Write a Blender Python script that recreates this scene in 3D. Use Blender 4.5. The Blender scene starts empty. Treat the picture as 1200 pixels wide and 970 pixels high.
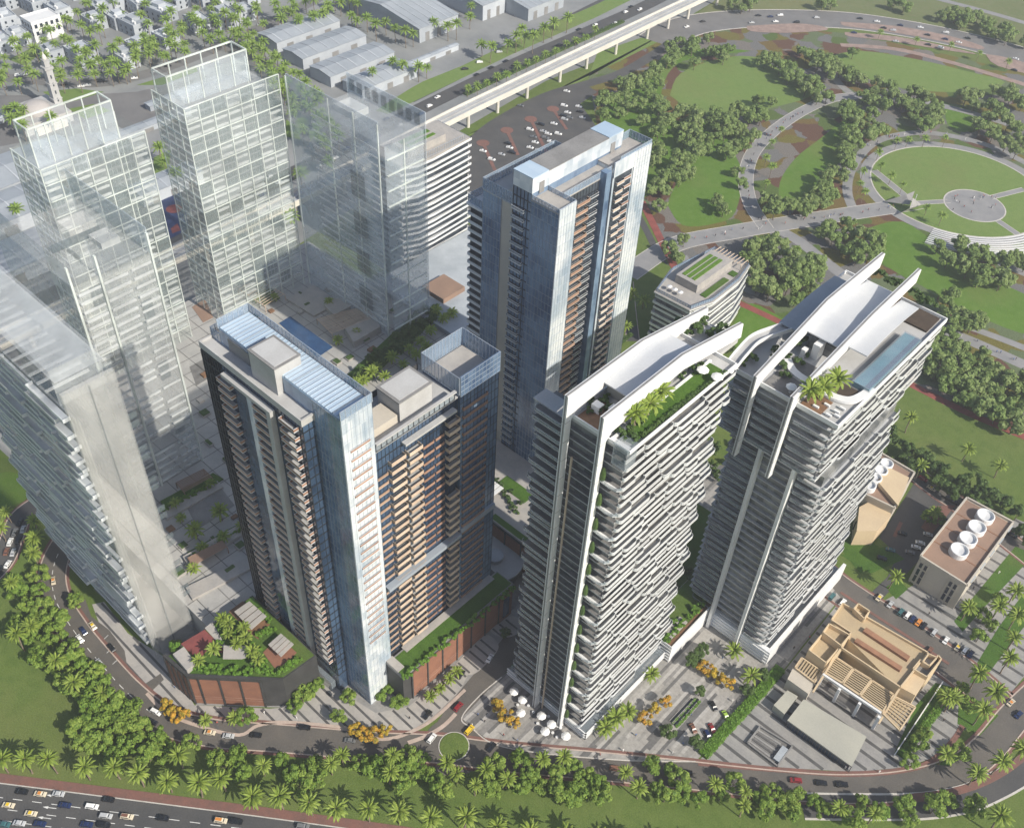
import bpy, math, random
import numpy as np
from mathutils import Matrix, Vector

scene = bpy.context.scene
col = scene.collection
R = math.radians

# ------------------------------------------------------------------ camera
FPX, PITCH, ROLL, YAW, CAMH = 1180.27, R(43.7456), R(3.2182), R(-40.6877), 320.0
_fw = np.array([math.cos(PITCH)*math.sin(YAW), math.cos(PITCH)*math.cos(YAW), -math.sin(PITCH)])
_r0 = np.array([math.cos(YAW), -math.sin(YAW), 0.0]); _u0 = np.cross(_r0, _fw)
_r = math.cos(ROLL)*_r0 + math.sin(ROLL)*_u0
_u = -math.sin(ROLL)*_r0 + math.cos(ROLL)*_u0
cam_data = bpy.data.cameras.new("camera")
cam_data.sensor_fit = 'HORIZONTAL'; cam_data.sensor_width = 36.0
cam_data.lens = 36.0*FPX/1200.0; cam_data.clip_start = 1.0; cam_data.clip_end = 6000.0
cam = bpy.data.objects.new("camera", cam_data); col.objects.link(cam)
cam.matrix_world = Matrix(((_r[0], _u[0], -_fw[0], 0), (_r[1], _u[1], -_fw[1], 0), (_r[2], _u[2], -_fw[2], CAMH), (0, 0, 0, 1)))
scene.camera = cam

# ------------------------------------------------------------------ sky, sun, exposure
SUN_EL, SUN_AZ = R(37.0), R(87.0)          # azimuth from +Y towards +X
world = bpy.data.worlds.new("World"); scene.world = world; world.use_nodes = True
wn = world.node_tree.nodes; wl = world.node_tree.links
sky = wn.new("ShaderNodeTexSky"); sky.sky_type = 'NISHITA'; sky.sun_disc = False
sky.sun_elevation = SUN_EL; sky.sun_rotation = SUN_AZ
sky.air_density = 1.0; sky.dust_density = 1.6; sky.ozone_density = 1.0
wl.new(sky.outputs[0], wn["Background"].inputs[0]); wn["Background"].inputs[1].default_value = 0.115
sun_d = bpy.data.lights.new("sun", 'SUN'); sun_d.energy = 5.0; sun_d.angle = R(0.6); sun_d.color = (1.0, 0.935, 0.82)
sun = bpy.data.objects.new("sun", sun_d); col.objects.link(sun)
_sd = Vector((math.cos(SUN_EL)*math.sin(SUN_AZ), math.cos(SUN_EL)*math.cos(SUN_AZ), math.sin(SUN_EL)))
sun.rotation_euler = _sd.to_track_quat('Z', 'Y').to_euler(); sun.location = (100, 0, 500)
vs = scene.view_settings
vs.view_transform = 'Standard'; vs.look = 'None'; vs.exposure = 0.27; vs.gamma = 1.0; vs.use_curve_mapping = False
cy = scene.cycles
cy.max_bounces = 8; cy.diffuse_bounces = 3; cy.glossy_bounces = 3; cy.transmission_bounces = 4; cy.transparent_max_bounces = 40
cy.volume_bounces = 0; cy.use_denoising = True; cy.caustics_reflective = False; cy.caustics_refractive = False
cy.sample_clamp_indirect = 6.0

# ------------------------------------------------------------------ helpers
_C = np.array([0, 0, CAMH])
def G(px, py, z=0.0):
    """The place in the world, at height z, that the photograph shows at (px, py): a ground survey."""
    d = _fw*FPX + _r*(px-600) - _u*(py-485)
    p = _C + d*((z-CAMH)/d[2])
    return (float(p[0]), float(p[1]), z)
def G2(pts, z=0.0): return [G(x, y, z)[:2] for x, y in pts]
def SX(p):
    q = np.asarray(p, float)-_C; zz = q@_fw
    return (600+FPX*(q@_r)/zz, 485-FPX*(q@_u)/zz)

ORG = {}
def link(o, parent=None):
    col.objects.link(o)
    if parent is not None: o.parent = parent
    return o
def tag(o, label=None, cat=None, group=None, kind=None):
    if label: o['label'] = label
    if cat: o['category'] = cat
    if group: o['group'] = group
    if kind: o['kind'] = kind
    return o
def thing(name, label, cat, loc=(0, 0, 0), rz=0.0, group=None):
    o = bpy.data.objects.new(name, None); o.empty_display_size = 1.0
    o.location = loc; o.rotation_euler = (0, 0, rz); ORG[o.name] = Vector(loc)
    link(o); return tag(o, label, cat, group)
def org(parent):
    v = Vector((0, 0, 0))
    while parent is not None:
        v += ORG.get(parent.name, Vector((0, 0, 0))); parent = parent.parent
    return v
def put(name, mesh, parent=None, at=None, rz=0.0, scale=None):
    """Link a mesh as an object; `at` is a world place (the parent's own place is taken off)."""
    o = bpy.data.objects.new(name, mesh)
    if at is not None: o.location = Vector(at)-org(parent)
    if rz: o.rotation_euler = (0, 0, rz)
    if scale: o.scale = scale
    return link(o, parent)

class MB:
    def __init__(s): s.v = []; s.f = []; s.m = []
    def poly(s, pts, mi=0):
        b = len(s.v); s.v += [tuple(p) for p in pts]; s.f.append(tuple(range(b, b+len(pts)))); s.m.append(mi)
    def box(s, x0, y0, z0, x1, y1, z1, mi=0, top=None):
        b = len(s.v)
        s.v += [(x0, y0, z0), (x1, y0, z0), (x1, y1, z0), (x0, y1, z0), (x0, y0, z1), (x1, y0, z1), (x1, y1, z1), (x0, y1, z1)]
        for k, f in enumerate(((0, 3, 2, 1), (4, 5, 6, 7), (0, 1, 5, 4), (1, 2, 6, 5), (2, 3, 7, 6), (3, 0, 4, 7))):
            s.f.append(tuple(b+i for i in f)); s.m.append(top if (k == 1 and top is not None) else mi)
    def prism(s, pts, z0, z1, mi=0, top=None, cap=True):
        a = sum(pts[i][0]*pts[(i+1) % len(pts)][1]-pts[(i+1) % len(pts)][0]*pts[i][1] for i in range(len(pts)))
        if a < 0: pts = pts[::-1]
        n = len(pts); b = len(s.v)
        s.v += [(p[0], p[1], z0) for p in pts]+[(p[0], p[1], z1) for p in pts]
        for i in range(n):
            j = (i+1) % n; s.f.append((b+i, b+j, b+n+j, b+n+i)); s.m.append(mi)
        if cap:
            s.f.append(tuple(range(b+n, b+2*n))); s.m.append(mi if top is None else top)
            s.f.append(tuple(range(b+n-1, b-1, -1))); s.m.append(mi)
    def bar(s, a, b, w, h, mi=0):
        a = Vector(a); b = Vector(b); d = (b-a).normalized()
        side = d.cross(Vector((0, 0, 1)))
        if side.length < 1e-4: side = Vector((1, 0, 0))
        side.normalize(); up = side.cross(d).normalized()
        k = len(s.v)
        for p in (a, b):
            for q in ((-1, -1), (1, -1), (1, 1), (-1, 1)):
                s.v.append(tuple(p+side*(q[0]*w/2)+up*(q[1]*h/2)))
        for f in ((0, 3, 2, 1), (4, 5, 6, 7), (0, 1, 5, 4), (1, 2, 6, 5), (2, 3, 7, 6), (3, 0, 4, 7)):
            s.f.append(tuple(k+i for i in f)); s.m.append(mi)
    def tube(s, pts, rad, n=6, mi=0, cap=True):
        rings = []
        for i, p in enumerate(pts):
            p = Vector(p); d = (Vector(pts[min(i+1, len(pts)-1)])-Vector(pts[max(i-1, 0)])).normalized()
            x = d.cross(Vector((0.0, 1, 0.02))); x = x.normalized() if x.length > .01 else Vector((1, 0, 0)); y = d.cross(x)
            b = len(s.v); r = rad[i] if hasattr(rad, '__len__') else rad
            s.v += [tuple(p+x*(r*math.cos(2*math.pi*k/n))+y*(r*math.sin(2*math.pi*k/n))) for k in range(n)]; rings.append(b)
        for a, b in zip(rings, rings[1:]):
            for k in range(n):
                s.f.append((a+k, a+(k+1) % n, b+(k+1) % n, b+k)); s.m.append(mi)
        if cap:
            s.f.append(tuple(rings[-1]+k for k in range(n))); s.m.append(mi)
            s.f.append(tuple(rings[0]+k for k in range(n-1, -1, -1))); s.m.append(mi)
    def lathe(s, prof, n=16, c=(0, 0, 0), mi=0):
        rings = []
        for r, z in prof:
            b = len(s.v); s.v += [(c[0]+r*math.cos(2*math.pi*k/n), c[1]+r*math.sin(2*math.pi*k/n), c[2]+z) for k in range(n)]; rings.append(b)
        for a, b in zip(rings, rings[1:]):
            for k in range(n):
                s.f.append((a+k, a+(k+1) % n, b+(k+1) % n, b+k)); s.m.append(mi)
        s.f.append(tuple(rings[-1]+k for k in range(n))); s.m.append(mi)
    def mesh(s, name, mats, off=None):
        me = bpy.data.meshes.new(name)
        v = s.v if off is None else [(p[0]-off[0], p[1]-off[1], p[2]-off[2]) for p in s.v]
        me.from_pydata(v, [], s.f)
        for m in (mats if isinstance(mats, (list, tuple)) else [mats]): me.materials.append(m)
        if len(me.materials) > 1: me.polygons.foreach_set('material_index', s.m)
        me.update(); return me
    def build(s, name, mats, parent=None, world=True):
        o = bpy.data.objects.new(name, s.mesh(name, mats, org(parent) if (world and parent is not None) else None))
        return link(o, parent)

def smooth_line(pts, n=6):
    """Catmull-Rom through 2-D points."""
    out = []; P = [pts[0]]+list(pts)+[pts[-1]]
    for i in range(1, len(P)-2):
        p0, p1, p2, p3 = (np.array(P[k], float) for k in (i-1, i, i+1, i+2))
        for k in range(n):
            t = k/n
            out.append(tuple(0.5*((2*p1)+(-p0+p2)*t+(2*p0-5*p1+4*p2-p3)*t*t+(-p0+3*p1-3*p2+p3)*t**3)))
    out.append(tuple(pts[-1])); return out
def offset_line(pts, d):
    out = []
    for i, p in enumerate(pts):
        a = np.array(pts[max(i-1, 0)]); b = np.array(pts[min(i+1, len(pts)-1)]); t = (b-a)/max(1e-6, np.linalg.norm(b-a))
        out.append((p[0]-t[1]*d, p[1]+t[0]*d))
    return out
def ribbon(mb, pts, w0, w1, z, mi=0, h=None):
    """A strip along a line between the offsets w0 and w1 (left positive); h gives it a thickness below."""
    a = offset_line(pts, w0); b = offset_line(pts, w1)
    for i in range(len(pts)-1):
        q = [b[i], b[i+1], a[i+1], a[i]]
        ar = sum(q[k][0]*q[(k+1) % 4][1]-q[(k+1) % 4][0]*q[k][1] for k in range(4))
        if ar < 0: q = q[::-1]
        if h: mb.prism(q, z-h, z, mi)
        else: mb.poly([(x, y, z) for x, y in q], mi)
def sheet(name, pts, z, m, parent=None, **kw):
    mb = MB(); a = sum(pts[i][0]*pts[(i+1) % len(pts)][1]-pts[(i+1) % len(pts)][0]*pts[i][1] for i in range(len(pts)))
    if a < 0: pts = pts[::-1]
    mb.poly([(x, y, z) for x, y in pts]); o = mb.build(name, m, parent)
    return tag(o, **kw) if kw else o
def inside(p, poly):
    x, y = p; c = False; j = len(poly)-1
    for i in range(len(poly)):
        if (poly[i][1] > y) != (poly[j][1] > y) and x < (poly[j][0]-poly[i][0])*(y-poly[i][1])/(poly[j][1]-poly[i][1])+poly[i][0]: c = not c
        j = i
    return c
_U = "zeroth first second third fourth fifth sixth seventh eighth ninth tenth eleventh twelfth thirteenth fourteenth fifteenth sixteenth seventeenth eighteenth nineteenth".split()
_T = {20: "twent", 30: "thirt", 40: "fort", 50: "fift", 60: "sixt", 70: "sevent", 80: "eight", 90: "ninet"}
def nth(k):
    if k < 20: return _U[k]
    if k >= 100: return "hundred-and-"+nth(k-100) if k > 100 else "hundredth"
    t, u = k//10*10, k % 10
    return _T[t]+"ieth" if u == 0 else _T[t]+"y-"+_U[u]

# ------------------------------------------------------------------ materials
def _nt(name):
    m = bpy.data.materials.new(name); m.use_nodes = True
    return m, m.node_tree.nodes, m.node_tree.links, m.node_tree.nodes["Principled BSDF"]
def mixc(n, l, fac, a, b, mode='MIX'):
    x = n.new("ShaderNodeMix"); x.data_type = 'RGBA'; x.blend_type = mode
    for s, v in ((x.inputs[0], fac), (x.inputs[6], a), (x.inputs[7], b)):
        if isinstance(v, bpy.types.NodeSocket): l.new(v, s)
        elif isinstance(v, tuple): s.default_value = (*v, 1)[:4]
        else: s.default_value = v
    return x.outputs[2]
def wnoise(n, l, scale, detail=4.0, rough=.6, vec=None):
    g = n.new("ShaderNodeNewGeometry") if vec is None else None
    t = n.new("ShaderNodeTexNoise"); t.inputs['Scale'].default_value = scale; t.inputs['Detail'].default_value = detail; t.inputs['Roughness'].default_value = rough
    l.new(vec if vec is not None else g.outputs['Position'], t.inputs['Vector']); return t.outputs[0]
def ramp(n, l, fac, a, b):
    x = n.new("ShaderNodeMapRange"); x.inputs[1].default_value = a; x.inputs[2].default_value = b; l.new(fac, x.inputs[0]); return x.outputs[0]
def mat(name, c, rough=.7, var=.25, scale=.15, c2=None, fine=2.0, bump=0.0, metallic=0.0, rand=0.0, spec=.5):
    """A worn surface: colour c drifting to c2 in patches of ~1/scale metres with finer grain over it."""
    m, n, l, p = _nt(name)
    c2 = c2 or tuple(max(0, x*(1-var)) for x in c)
    base = mixc(n, l, ramp(n, l, wnoise(n, l, scale), .35, .65), c, c2)
    gr = wnoise(n, l, fine, 3.0)
    base = mixc(n, l, .35*min(1, var*2), base, ramp(n, l, gr, .2, .8), 'SOFT_LIGHT')
    if rand:
        oi = n.new("ShaderNodeObjectInfo"); base = mixc(n, l, rand, base, mixc(n, l, oi.outputs['Random'], (.15, .15, .15), (.9, .9, .9)), 'SOFT_LIGHT')
    l.new(base, p.inputs['Base Color']); p.inputs['Roughness'].default_value = rough; p.inputs['Metallic'].default_value = metallic
    p.inputs['Specular IOR Level'].default_value = spec
    if bump:
        b = n.new("ShaderNodeBump"); b.inputs['Strength'].default_value = bump; b.inputs['Distance'].default_value = .3
        l.new(gr, b.inputs['Height']); l.new(b.outputs[0], p.inputs['Normal'])
    return m
def panemat(name, c, c2, cell=(1.5, 1.5, 3.5), rough=.12, metallic=0.0, spec=.6, line=None, off=(0, 0, 0)):
    """Curtain-wall glass: every pane (a world cell) has its own tint and a slightly different tilt."""
    m, n, l, p = _nt(name)
    g = n.new("ShaderNodeNewGeometry")
    d = n.new("ShaderNodeVectorMath"); d.operation = 'DIVIDE'; d.inputs[1].default_value = cell; l.new(g.outputs['Position'], d.inputs[0])
    f = n.new("ShaderNodeVectorMath"); f.operation = 'FLOOR'; l.new(d.outputs[0], f.inputs[0])
    w = n.new("ShaderNodeTexWhiteNoise"); w.noise_dimensions = '3D'; l.new(f.outputs[0], w.inputs['Vector'])
    big = wnoise(n, l, .045, 3.0)
    k = n.new("ShaderNodeMath"); k.operation = 'MULTIPLY_ADD'; l.new(w.outputs['Value'], k.inputs[0]); k.inputs[1].default_value = .45
    l.new(ramp(n, l, big, .4, .68), k.inputs[2]); k.use_clamp = True
    base = mixc(n, l, k.outputs[0], c, c2)
    l.new(base, p.inputs['Base Color']); p.inputs['Roughness'].default_value = rough; p.inputs['Metallic'].default_value = metallic
    p.inputs['Specular IOR Level'].default_value = spec
    b = n.new("ShaderNodeBump"); b.inputs['Strength'].default_value = .12; b.inputs['Distance'].default_value = .4
    l.new(w.outputs['Value'], b.inputs['Height']); l.new(b.outputs[0], p.inputs['Normal'])
    return m
def ghost(name, c, opacity, rough=.35, scale=.08, var=.3):
    """Clear sheet with a milky body: lets what is behind it show."""
    m, n, l, p = _nt(name)
    out = n["Material Output"]; t = n.new("ShaderNodeBsdfTransparent"); x = n.new("ShaderNodeMixShader")
    p.inputs['Roughness'].default_value = rough
    l.new(mixc(n, l, ramp(n, l, wnoise(n, l, scale), .35, .65), c, tuple(v*(1-var) for v in c)), p.inputs['Base Color'])
    k = n.new("ShaderNodeMapRange"); k.inputs[3].default_value = opacity*.7; k.inputs[4].default_value = min(1, opacity*1.3)
    l.new(wnoise(n, l, scale*2.3), k.inputs[0]); l.new(k.outputs[0], x.inputs[0])
    l.new(t.outputs[0], x.inputs[1]); l.new(p.outputs[0], x.inputs[2]); l.new(x.outputs[0], out.inputs[0]); return m
def leafmat(name, c, c2, c3=None, transl=.25):
    m, n, l, p = _nt(name)
    oi = n.new("ShaderNodeObjectInfo")
    base = mixc(n, l, oi.outputs['Random'], c, c2)
    base = mixc(n, l, ramp(n, l, wnoise(n, l, .9, 2.0), .35, .7), base, c3 or tuple(v*.55 for v in c))
    l.new(base, p.inputs['Base Color']); p.inputs['Roughness'].default_value = .6; p.inputs['Specular IOR Level'].default_value = .3
    t = n.new("ShaderNodeBsdfTranslucent"); l.new(base, t.inputs[0]); x = n.new("ShaderNodeMixShader"); x.inputs[0].default_value = transl
    l.new(p.outputs[0], x.inputs[1]); l.new(t.outputs[0], x.inputs[2]); l.new(x.outputs[0], n["Material Output"].inputs[0]); return m
def flat(name, c, rough=.6, metallic=0.0, spec=.5):
    m, n, l, p = _nt(name); p.inputs['Base Color'].default_value = (*c, 1); p.inputs['Roughness'].default_value = rough
    p.inputs['Metallic'].default_value = metallic; p.inputs['Specular IOR Level'].default_value = spec; return m
def grassmat(name, c, c2, c3):
    m, n, l, p = _nt(name)
    base = mixc(n, l, ramp(n, l, wnoise(n, l, .03, 5.0), .35, .65), c, c2)
    base = mixc(n, l, ramp(n, l, wnoise(n, l, .22, 5.0, .7), .45, .75), base, c3)
    base = mixc(n, l, ramp(n, l, wnoise(n, l, .011, 6.0, .65), .52, .72), base, tuple(.55*a+.45*b for a, b in zip(c, (.19, .17, .075))))
    g = wnoise(n, l, 2.2, 2.0); base = mixc(n, l, .3, base, ramp(n, l, g, .25, .75), 'SOFT_LIGHT')
    l.new(base, p.inputs['Base Color']); p.inputs['Roughness'].default_value = .9; p.inputs['Specular IOR Level'].default_value = .15
    b = n.new("ShaderNodeBump"); b.inputs['Strength'].default_value = .5; b.inputs['Distance'].default_value = .25; l.new(g, b.inputs['Height']); l.new(b.outputs[0], p.inputs['Normal'])
    return m
def bedmat(name):
    """Park planting beds: drifts of rust, olive, grey-green and mauve ground cover."""
    m, n, l, p = _nt(name)
    g = n.new("ShaderNodeNewGeometry"); v = n.new("ShaderNodeTexVoronoi"); v.inputs['Scale'].default_value = .075; v.inputs['Randomness'].default_value = 1.0
    add = n.new("ShaderNodeMix"); add.data_type = 'VECTOR'; add.inputs[0].default_value = .12
    nz = n.new("ShaderNodeTexNoise"); nz.inputs['Scale'].default_value = .12; l.new(g.outputs['Position'], nz.inputs['Vector'])
    sc = n.new("ShaderNodeVectorMath"); sc.operation = 'MULTIPLY_ADD'; l.new(nz.outputs[1], sc.inputs[0]); sc.inputs[1].default_value = (9, 9, 0); l.new(g.outputs['Position'], sc.inputs[2])
    l.new(sc.outputs[0], v.inputs['Vector'])
    cr = n.new("ShaderNodeValToRGB"); cr.color_ramp.interpolation = 'CONSTANT'
    pal = [(0, (.115, .065, .045)), (.13, (.14, .125, .035)), (.30, (.15, .148, .145)), (.48, (.115, .145, .075)), (.66, (.17, .155, .14)), (.80, (.145, .105, .04)), (.88, (.085, .125, .035))]
    e = cr.color_ramp.elements; e[0].position = 0; e[0].color = (*pal[0][1], 1); e[1].position = pal[1][0]; e[1].color = (*pal[1][1], 1)
    for q, c in pal[2:]: x = e.new(q); x.color = (*c, 1)
    s = n.new("ShaderNodeSeparateColor"); l.new(v.outputs['Color'], s.inputs[0]); l.new(s.outputs[0], cr.inputs[0])
    base = mixc(n, l, .55, cr.outputs[0], ramp(n, l, wnoise(n, l, 1.3), .2, .8), 'SOFT_LIGHT')
    l.new(base, p.inputs['Base Color']); p.inputs['Roughness'].default_value = .9; p.inputs['Specular IOR Level'].default_value = .1
    return m
M = {}
M['grass'] = grassmat('lawn_grass', (.105, .155, .034), (.125, .165, .045), (.078, .125, .026))
M['park_grass'] = grassmat('park_grass', (.100, .185, .026), (.085, .165, .022), (.125, .205, .042))
M['dry_grass'] = grassmat('dry_grass', (.150, .175, .075), (.125, .155, .060), (.17, .17, .09))
M['pale_grass'] = grassmat('pale_park_grass', (.145, .215, .055), (.16, .225, .065), (.12, .195, .045))
M['beds'] = bedmat('planting_beds')
M['asphalt'] = mat('asphalt', (.082, .080, .078), .85, .3, .08, c2=(.062, .062, .064), bump=.2)
M['asphalt_warm'] = mat('worn_asphalt', (.125, .112, .098), .85, .3, .1, c2=(.095, .088, .08), bump=.2)
M['asphalt_pale'] = mat('pale_asphalt', (.185, .18, .178), .85, .3, .06, c2=(.145, .142, .142), bump=.2)  # lighter grey asphalt for the far roads
M['city'] = mat('city_ground', (.27, .275, .275), .9, .3, .03, c2=(.19, .20, .205))
M['pave'] = mat('grey_paving', (.30, .29, .275), .75, .25, .25, c2=(.24, .235, .23), fine=1.2)
M['pave_light'] = mat('pale_paving', (.40, .375, .345), .7, .22, .2, c2=(.33, .315, .30), fine=1.2)
M['pave_dark'] = mat('dark_paving_band', (.10, .098, .098), .8, .3, .3)
M['pave_mid'] = mat('stone_paving_band', (.19, .185, .18), .8, .3, .3)
M['path'] = mat('park_path_paving', (.27, .265, .265), .8, .2, .12, c2=(.22, .22, .225))
M['brick'] = mat('brick_paving', (.20, .095, .075), .85, .3, .3, c2=(.155, .085, .07))
M['brick_pale'] = mat('pale_brick_paving', (.34, .245, .21), .85, .3, .2)
M['red'] = mat('red_running_track', (.27, .075, .06), .8, .3, .2)
M['kerb'] = mat('kerb_stone', (.50, .40, .34), .8, .2, .4)
M['kerb_pale'] = mat('pale_kerb', (.55, .52, .48), .8, .2, .4)
M['marking'] = mat('road_paint', (.72, .72, .70), .7, .2, .8)
M['white'] = mat('white_render', (.74, .74, .73), .55, .12, .12, c2=(.66, .665, .67))
M['white_panel'] = mat('white_balcony_panel', (.70, .71, .72), .4, .15, .2, c2=(.56, .58, .60), rand=.35)
M['concrete'] = mat('pale_concrete', (.46, .46, .455), .75, .2, .12, c2=(.385, .38, .37))
M['concrete_dark'] = mat('grey_concrete', (.25, .245, .24), .8, .25, .15)
M['charcoal'] = mat('charcoal_cladding', (.055, .055, .055), .6, .3, .2)
M['terracotta'] = mat('terracotta_cladding', (.27, .125, .078), .7, .3, .2, c2=(.215, .10, .065), fine=3)
M['brown'] = mat('bronze_balcony', (.36, .215, .155), .6, .3, .2, c2=(.28, .165, .12), rand=.3)
M['cream'] = mat('cream_balcony', (.57, .45, .345), .6, .2, .2, c2=(.48, .37, .28), rand=.3)
M['beige'] = mat('beige_render', (.60, .47, .30), .75, .18, .1, c2=(.54, .42, .275), fine=1.5)
M['beige_grey'] = mat('pale_stone_wall', (.52, .47, .39), .75, .18, .1, c2=(.46, .42, .36))
M['roof_brown'] = mat('brown_roof', (.30, .195, .14), .85, .25, .1, c2=(.24, .16, .12))
M['roof_tan'] = mat('tan_roof', (.46, .36, .22), .85, .25, .1, c2=(.40, .31, .20))
M['roof_red'] = mat('terracotta_roof_strip', (.33, .17, .10), .85, .25, .3)
M['steel'] = mat('blue_grey_metal_roof', (.36, .39, .42), .5, .25, .06, c2=(.29, .32, .35))
M['house'] = mat('pale_house_wall', (.44, .47, .50), .8, .2, .08, c2=(.36, .39, .43), rand=.45)
M['house_roof'] = mat('pale_house_roof', (.42, .455, .49), .85, .25, .08, c2=(.32, .355, .39), rand=.5)
M['dark_glass'] = panemat('dark_glass', (.022, .026, .034), (.07, .085, .105), (1.6, 1.6, 3.4), .15)
M['interior_glass'] = panemat('apartment_glass', (.055, .062, .068), (.30, .30, .285), (2.4, 2.4, 3.4), .12)
M['navy_glass'] = panemat('navy_curtain_glass', (.020, .035, .065), (.06, .10, .165), (1.5, 1.5, 3.6), .1)
M['blue_glass'] = panemat('blue_curtain_glass', (.07, .115, .205), (.24, .335, .46), (1.5, 1.5, 3.6), .12, .15)
M['sky_glass'] = panemat('pale_curtain_glass', (.34, .42, .50), (.74, .77, .79), (1.5, 1.5, 3.6), .1, .15)  # pale base colour stands in for bright sky reflected on the end walls
M['roof_glass'] = panemat('light_blue_roof_glass', (.40, .52, .64), (.50, .61, .71), (40, 3, 40), .2, .1)
M['window'] = flat('window_glass', (.025, .035, .05), .1)
M['mullion'] = flat('dark_mullion', (.03, .035, .045), .4, .3)
M['mullion_pale'] = flat('pale_mullion', (.42, .47, .53), .4, .3)
M['rail_grey'] = ghost('grey_balustrade_glass', (.74, .765, .785), .85, .15)
M['rail_glass'] = ghost('balustrade_glass', (.45, .52, .57), .36, .12)
M['screen_glass'] = ghost('roof_screen_glass', (.35, .46, .60), .45, .12)
M['ghost_pane'] = ghost('clear_white_sheet', (.70, .83, .76), .12)
M['ghost_cool'] = ghost('clear_blue_sheet', (.68, .77, .84), .32)
M['ghost_frame'] = ghost('milky_frame', (.86, .92, .87), .58, .5)
M['ghost_slab'] = ghost('milky_floor', (.72, .76, .78), .27, .6)
M['ghost_wall'] = ghost('milky_wall', (.80, .80, .77), .22, .4, .05)
M['ghost_balcony'] = ghost('milky_balcony', (.78, .81, .81), .36, .6)
M['ghost_dark'] = ghost('smoky_window', (.16, .20, .22), .32, .3)
M['pool'] = mat('pool_water', (.05, .20, .30), .08, .2, .3, c2=(.08, .27, .36), spec=.8)
M['pool_deep'] = mat('deep_pool_water', (.02, .055, .14), .08, .2, .3, c2=(.03, .08, .18), spec=.8)
M['timber'] = mat('timber_deck', (.22, .12, .065), .7, .3, .5)
M['court'] = mat('red_court', (.22, .06, .055), .8, .25, .3)
M['court_blue'] = mat('blue_court', (.03, .05, .13), .8, .25, .3)
M['lawn_deep'] = grassmat('podium_lawn', (.055, .12, .018), (.07, .135, .022), (.045, .095, .015))
M['soil'] = mat('planter_soil', (.07, .05, .035), .95, .3, .6)
M['bark'] = mat('bark', (.16, .125, .095), .9, .35, .8, fine=5)
M['palm_bark'] = mat('palm_bark', (.23, .18, .13), .9, .35, .8, fine=5)
M['leaf_park'] = leafmat('park_tree_leaves', (0.255, 0.355, 0.1), (0.36, 0.43, 0.17), (0.15, 0.24, 0.065), 0.38)
M['leaf_front'] = leafmat('street_tree_leaves', (0.225, 0.345, 0.05), (0.335, 0.43, 0.085), (0.11, 0.205, 0.032), 0.36)
M['leaf_dark'] = leafmat('dark_tree_leaves', (0.105, 0.175, 0.045), (0.14, 0.215, 0.058), (0.07, 0.12, 0.03), 0.35)
M['leaf_yellow'] = leafmat('yellow_flowers', (0.62, 0.42, 0.04), (0.66, 0.33, 0.04), (0.28, 0.27, 0.04), 0.3)
M['palm_leaf'] = leafmat('palm_fronds', (0.27, 0.35, 0.055), (0.33, 0.41, 0.08), (0.15, 0.23, 0.036), 0.3)
M['palm_far'] = leafmat('young_palm_fronds', (0.27, 0.4, 0.07), (0.33, 0.44, 0.095), (0.16, 0.265, 0.05), 0.35)
M['hedge'] = leafmat('hedge_leaves', (0.15, 0.29, 0.03), (0.18, 0.33, 0.042), (0.095, 0.2, 0.022), 0.3)
M['hedge_dark'] = leafmat('roof_shrub_leaves', (0.085, 0.145, 0.04), (0.11, 0.18, 0.05), (0.055, 0.1, 0.028), 0.3)
M['canvas'] = flat('white_canvas', (.78, .78, .76), .8)
M['tyre'] = flat('tyre_rubber', (.02, .02, .02), .9)
M['car_glass'] = flat('car_window_glass', (.015, .02, .028), .06, 0, .8)
M['lamp'] = flat('headlamp_lens', (.75, .75, .72), .2)
for k, c in dict(white=(.78, .78, .77), black=(.012, .013, .016), grey=(.16, .165, .17), silver=(.46, .47, .48), blue=(.014, .026, .085), red=(.24, .02, .025), cream=(.62, .55, .42), yellow=(.72, .50, .03), orange=(.62, .24, .05), green=(.32, .48, .08), teal=(.05, .13, .14), brown=(.19, .09, .06)).items():
    M['car_'+k] = flat('car_paint_'+k, c, .25, .0, .7)
# ================================================================== the setting: ground, roads, paths
rng = random.Random(7)
def S(name, px, z, m, kind='structure', sm=0, parent=None, closed=True):
    pts = list(px)
    if sm: pts = smooth_line(pts+[pts[0]], sm)[:-1]
    S.k = getattr(S, 'k', 0)+1
    return sheet(name, G2(pts), z+S.k*.0004, m, parent, **({} if parent else dict(kind=kind)))
mb = MB(); mb.poly([(-3200, -900, 0), (1200, -900, 0), (1200, 3600, 0), (-3200, 3600, 0)]); ground = mb.build('ground', M['grass']); tag(ground, kind='structure')
S('city_ground', [(-260, -160), (640, -160), (905, -60), (835, 3), (760, 48), (640, 95), (545, 150), (500, 175), (420, 240), (330, 300), (200, 430), (95, 520), (20, 545), (-60, 470), (-200, 440)], .03, M['city'])
S('far_field', [(640, -160), (1500, -160), (1500, 90), (1200, 62), (1080, 30), (950, 18), (860, 17), (800, 28), (770, 50), (835, 3), (905, -60)], .03, M['dry_grass'])
S('viaduct_verge', [(460, 215), (540, 165), (640, 112), (720, 75), (790, 40), (800, 28), (700, 62), (690, 90), (620, 128), (545, 160)], .05, M['pale_grass'])

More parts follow.
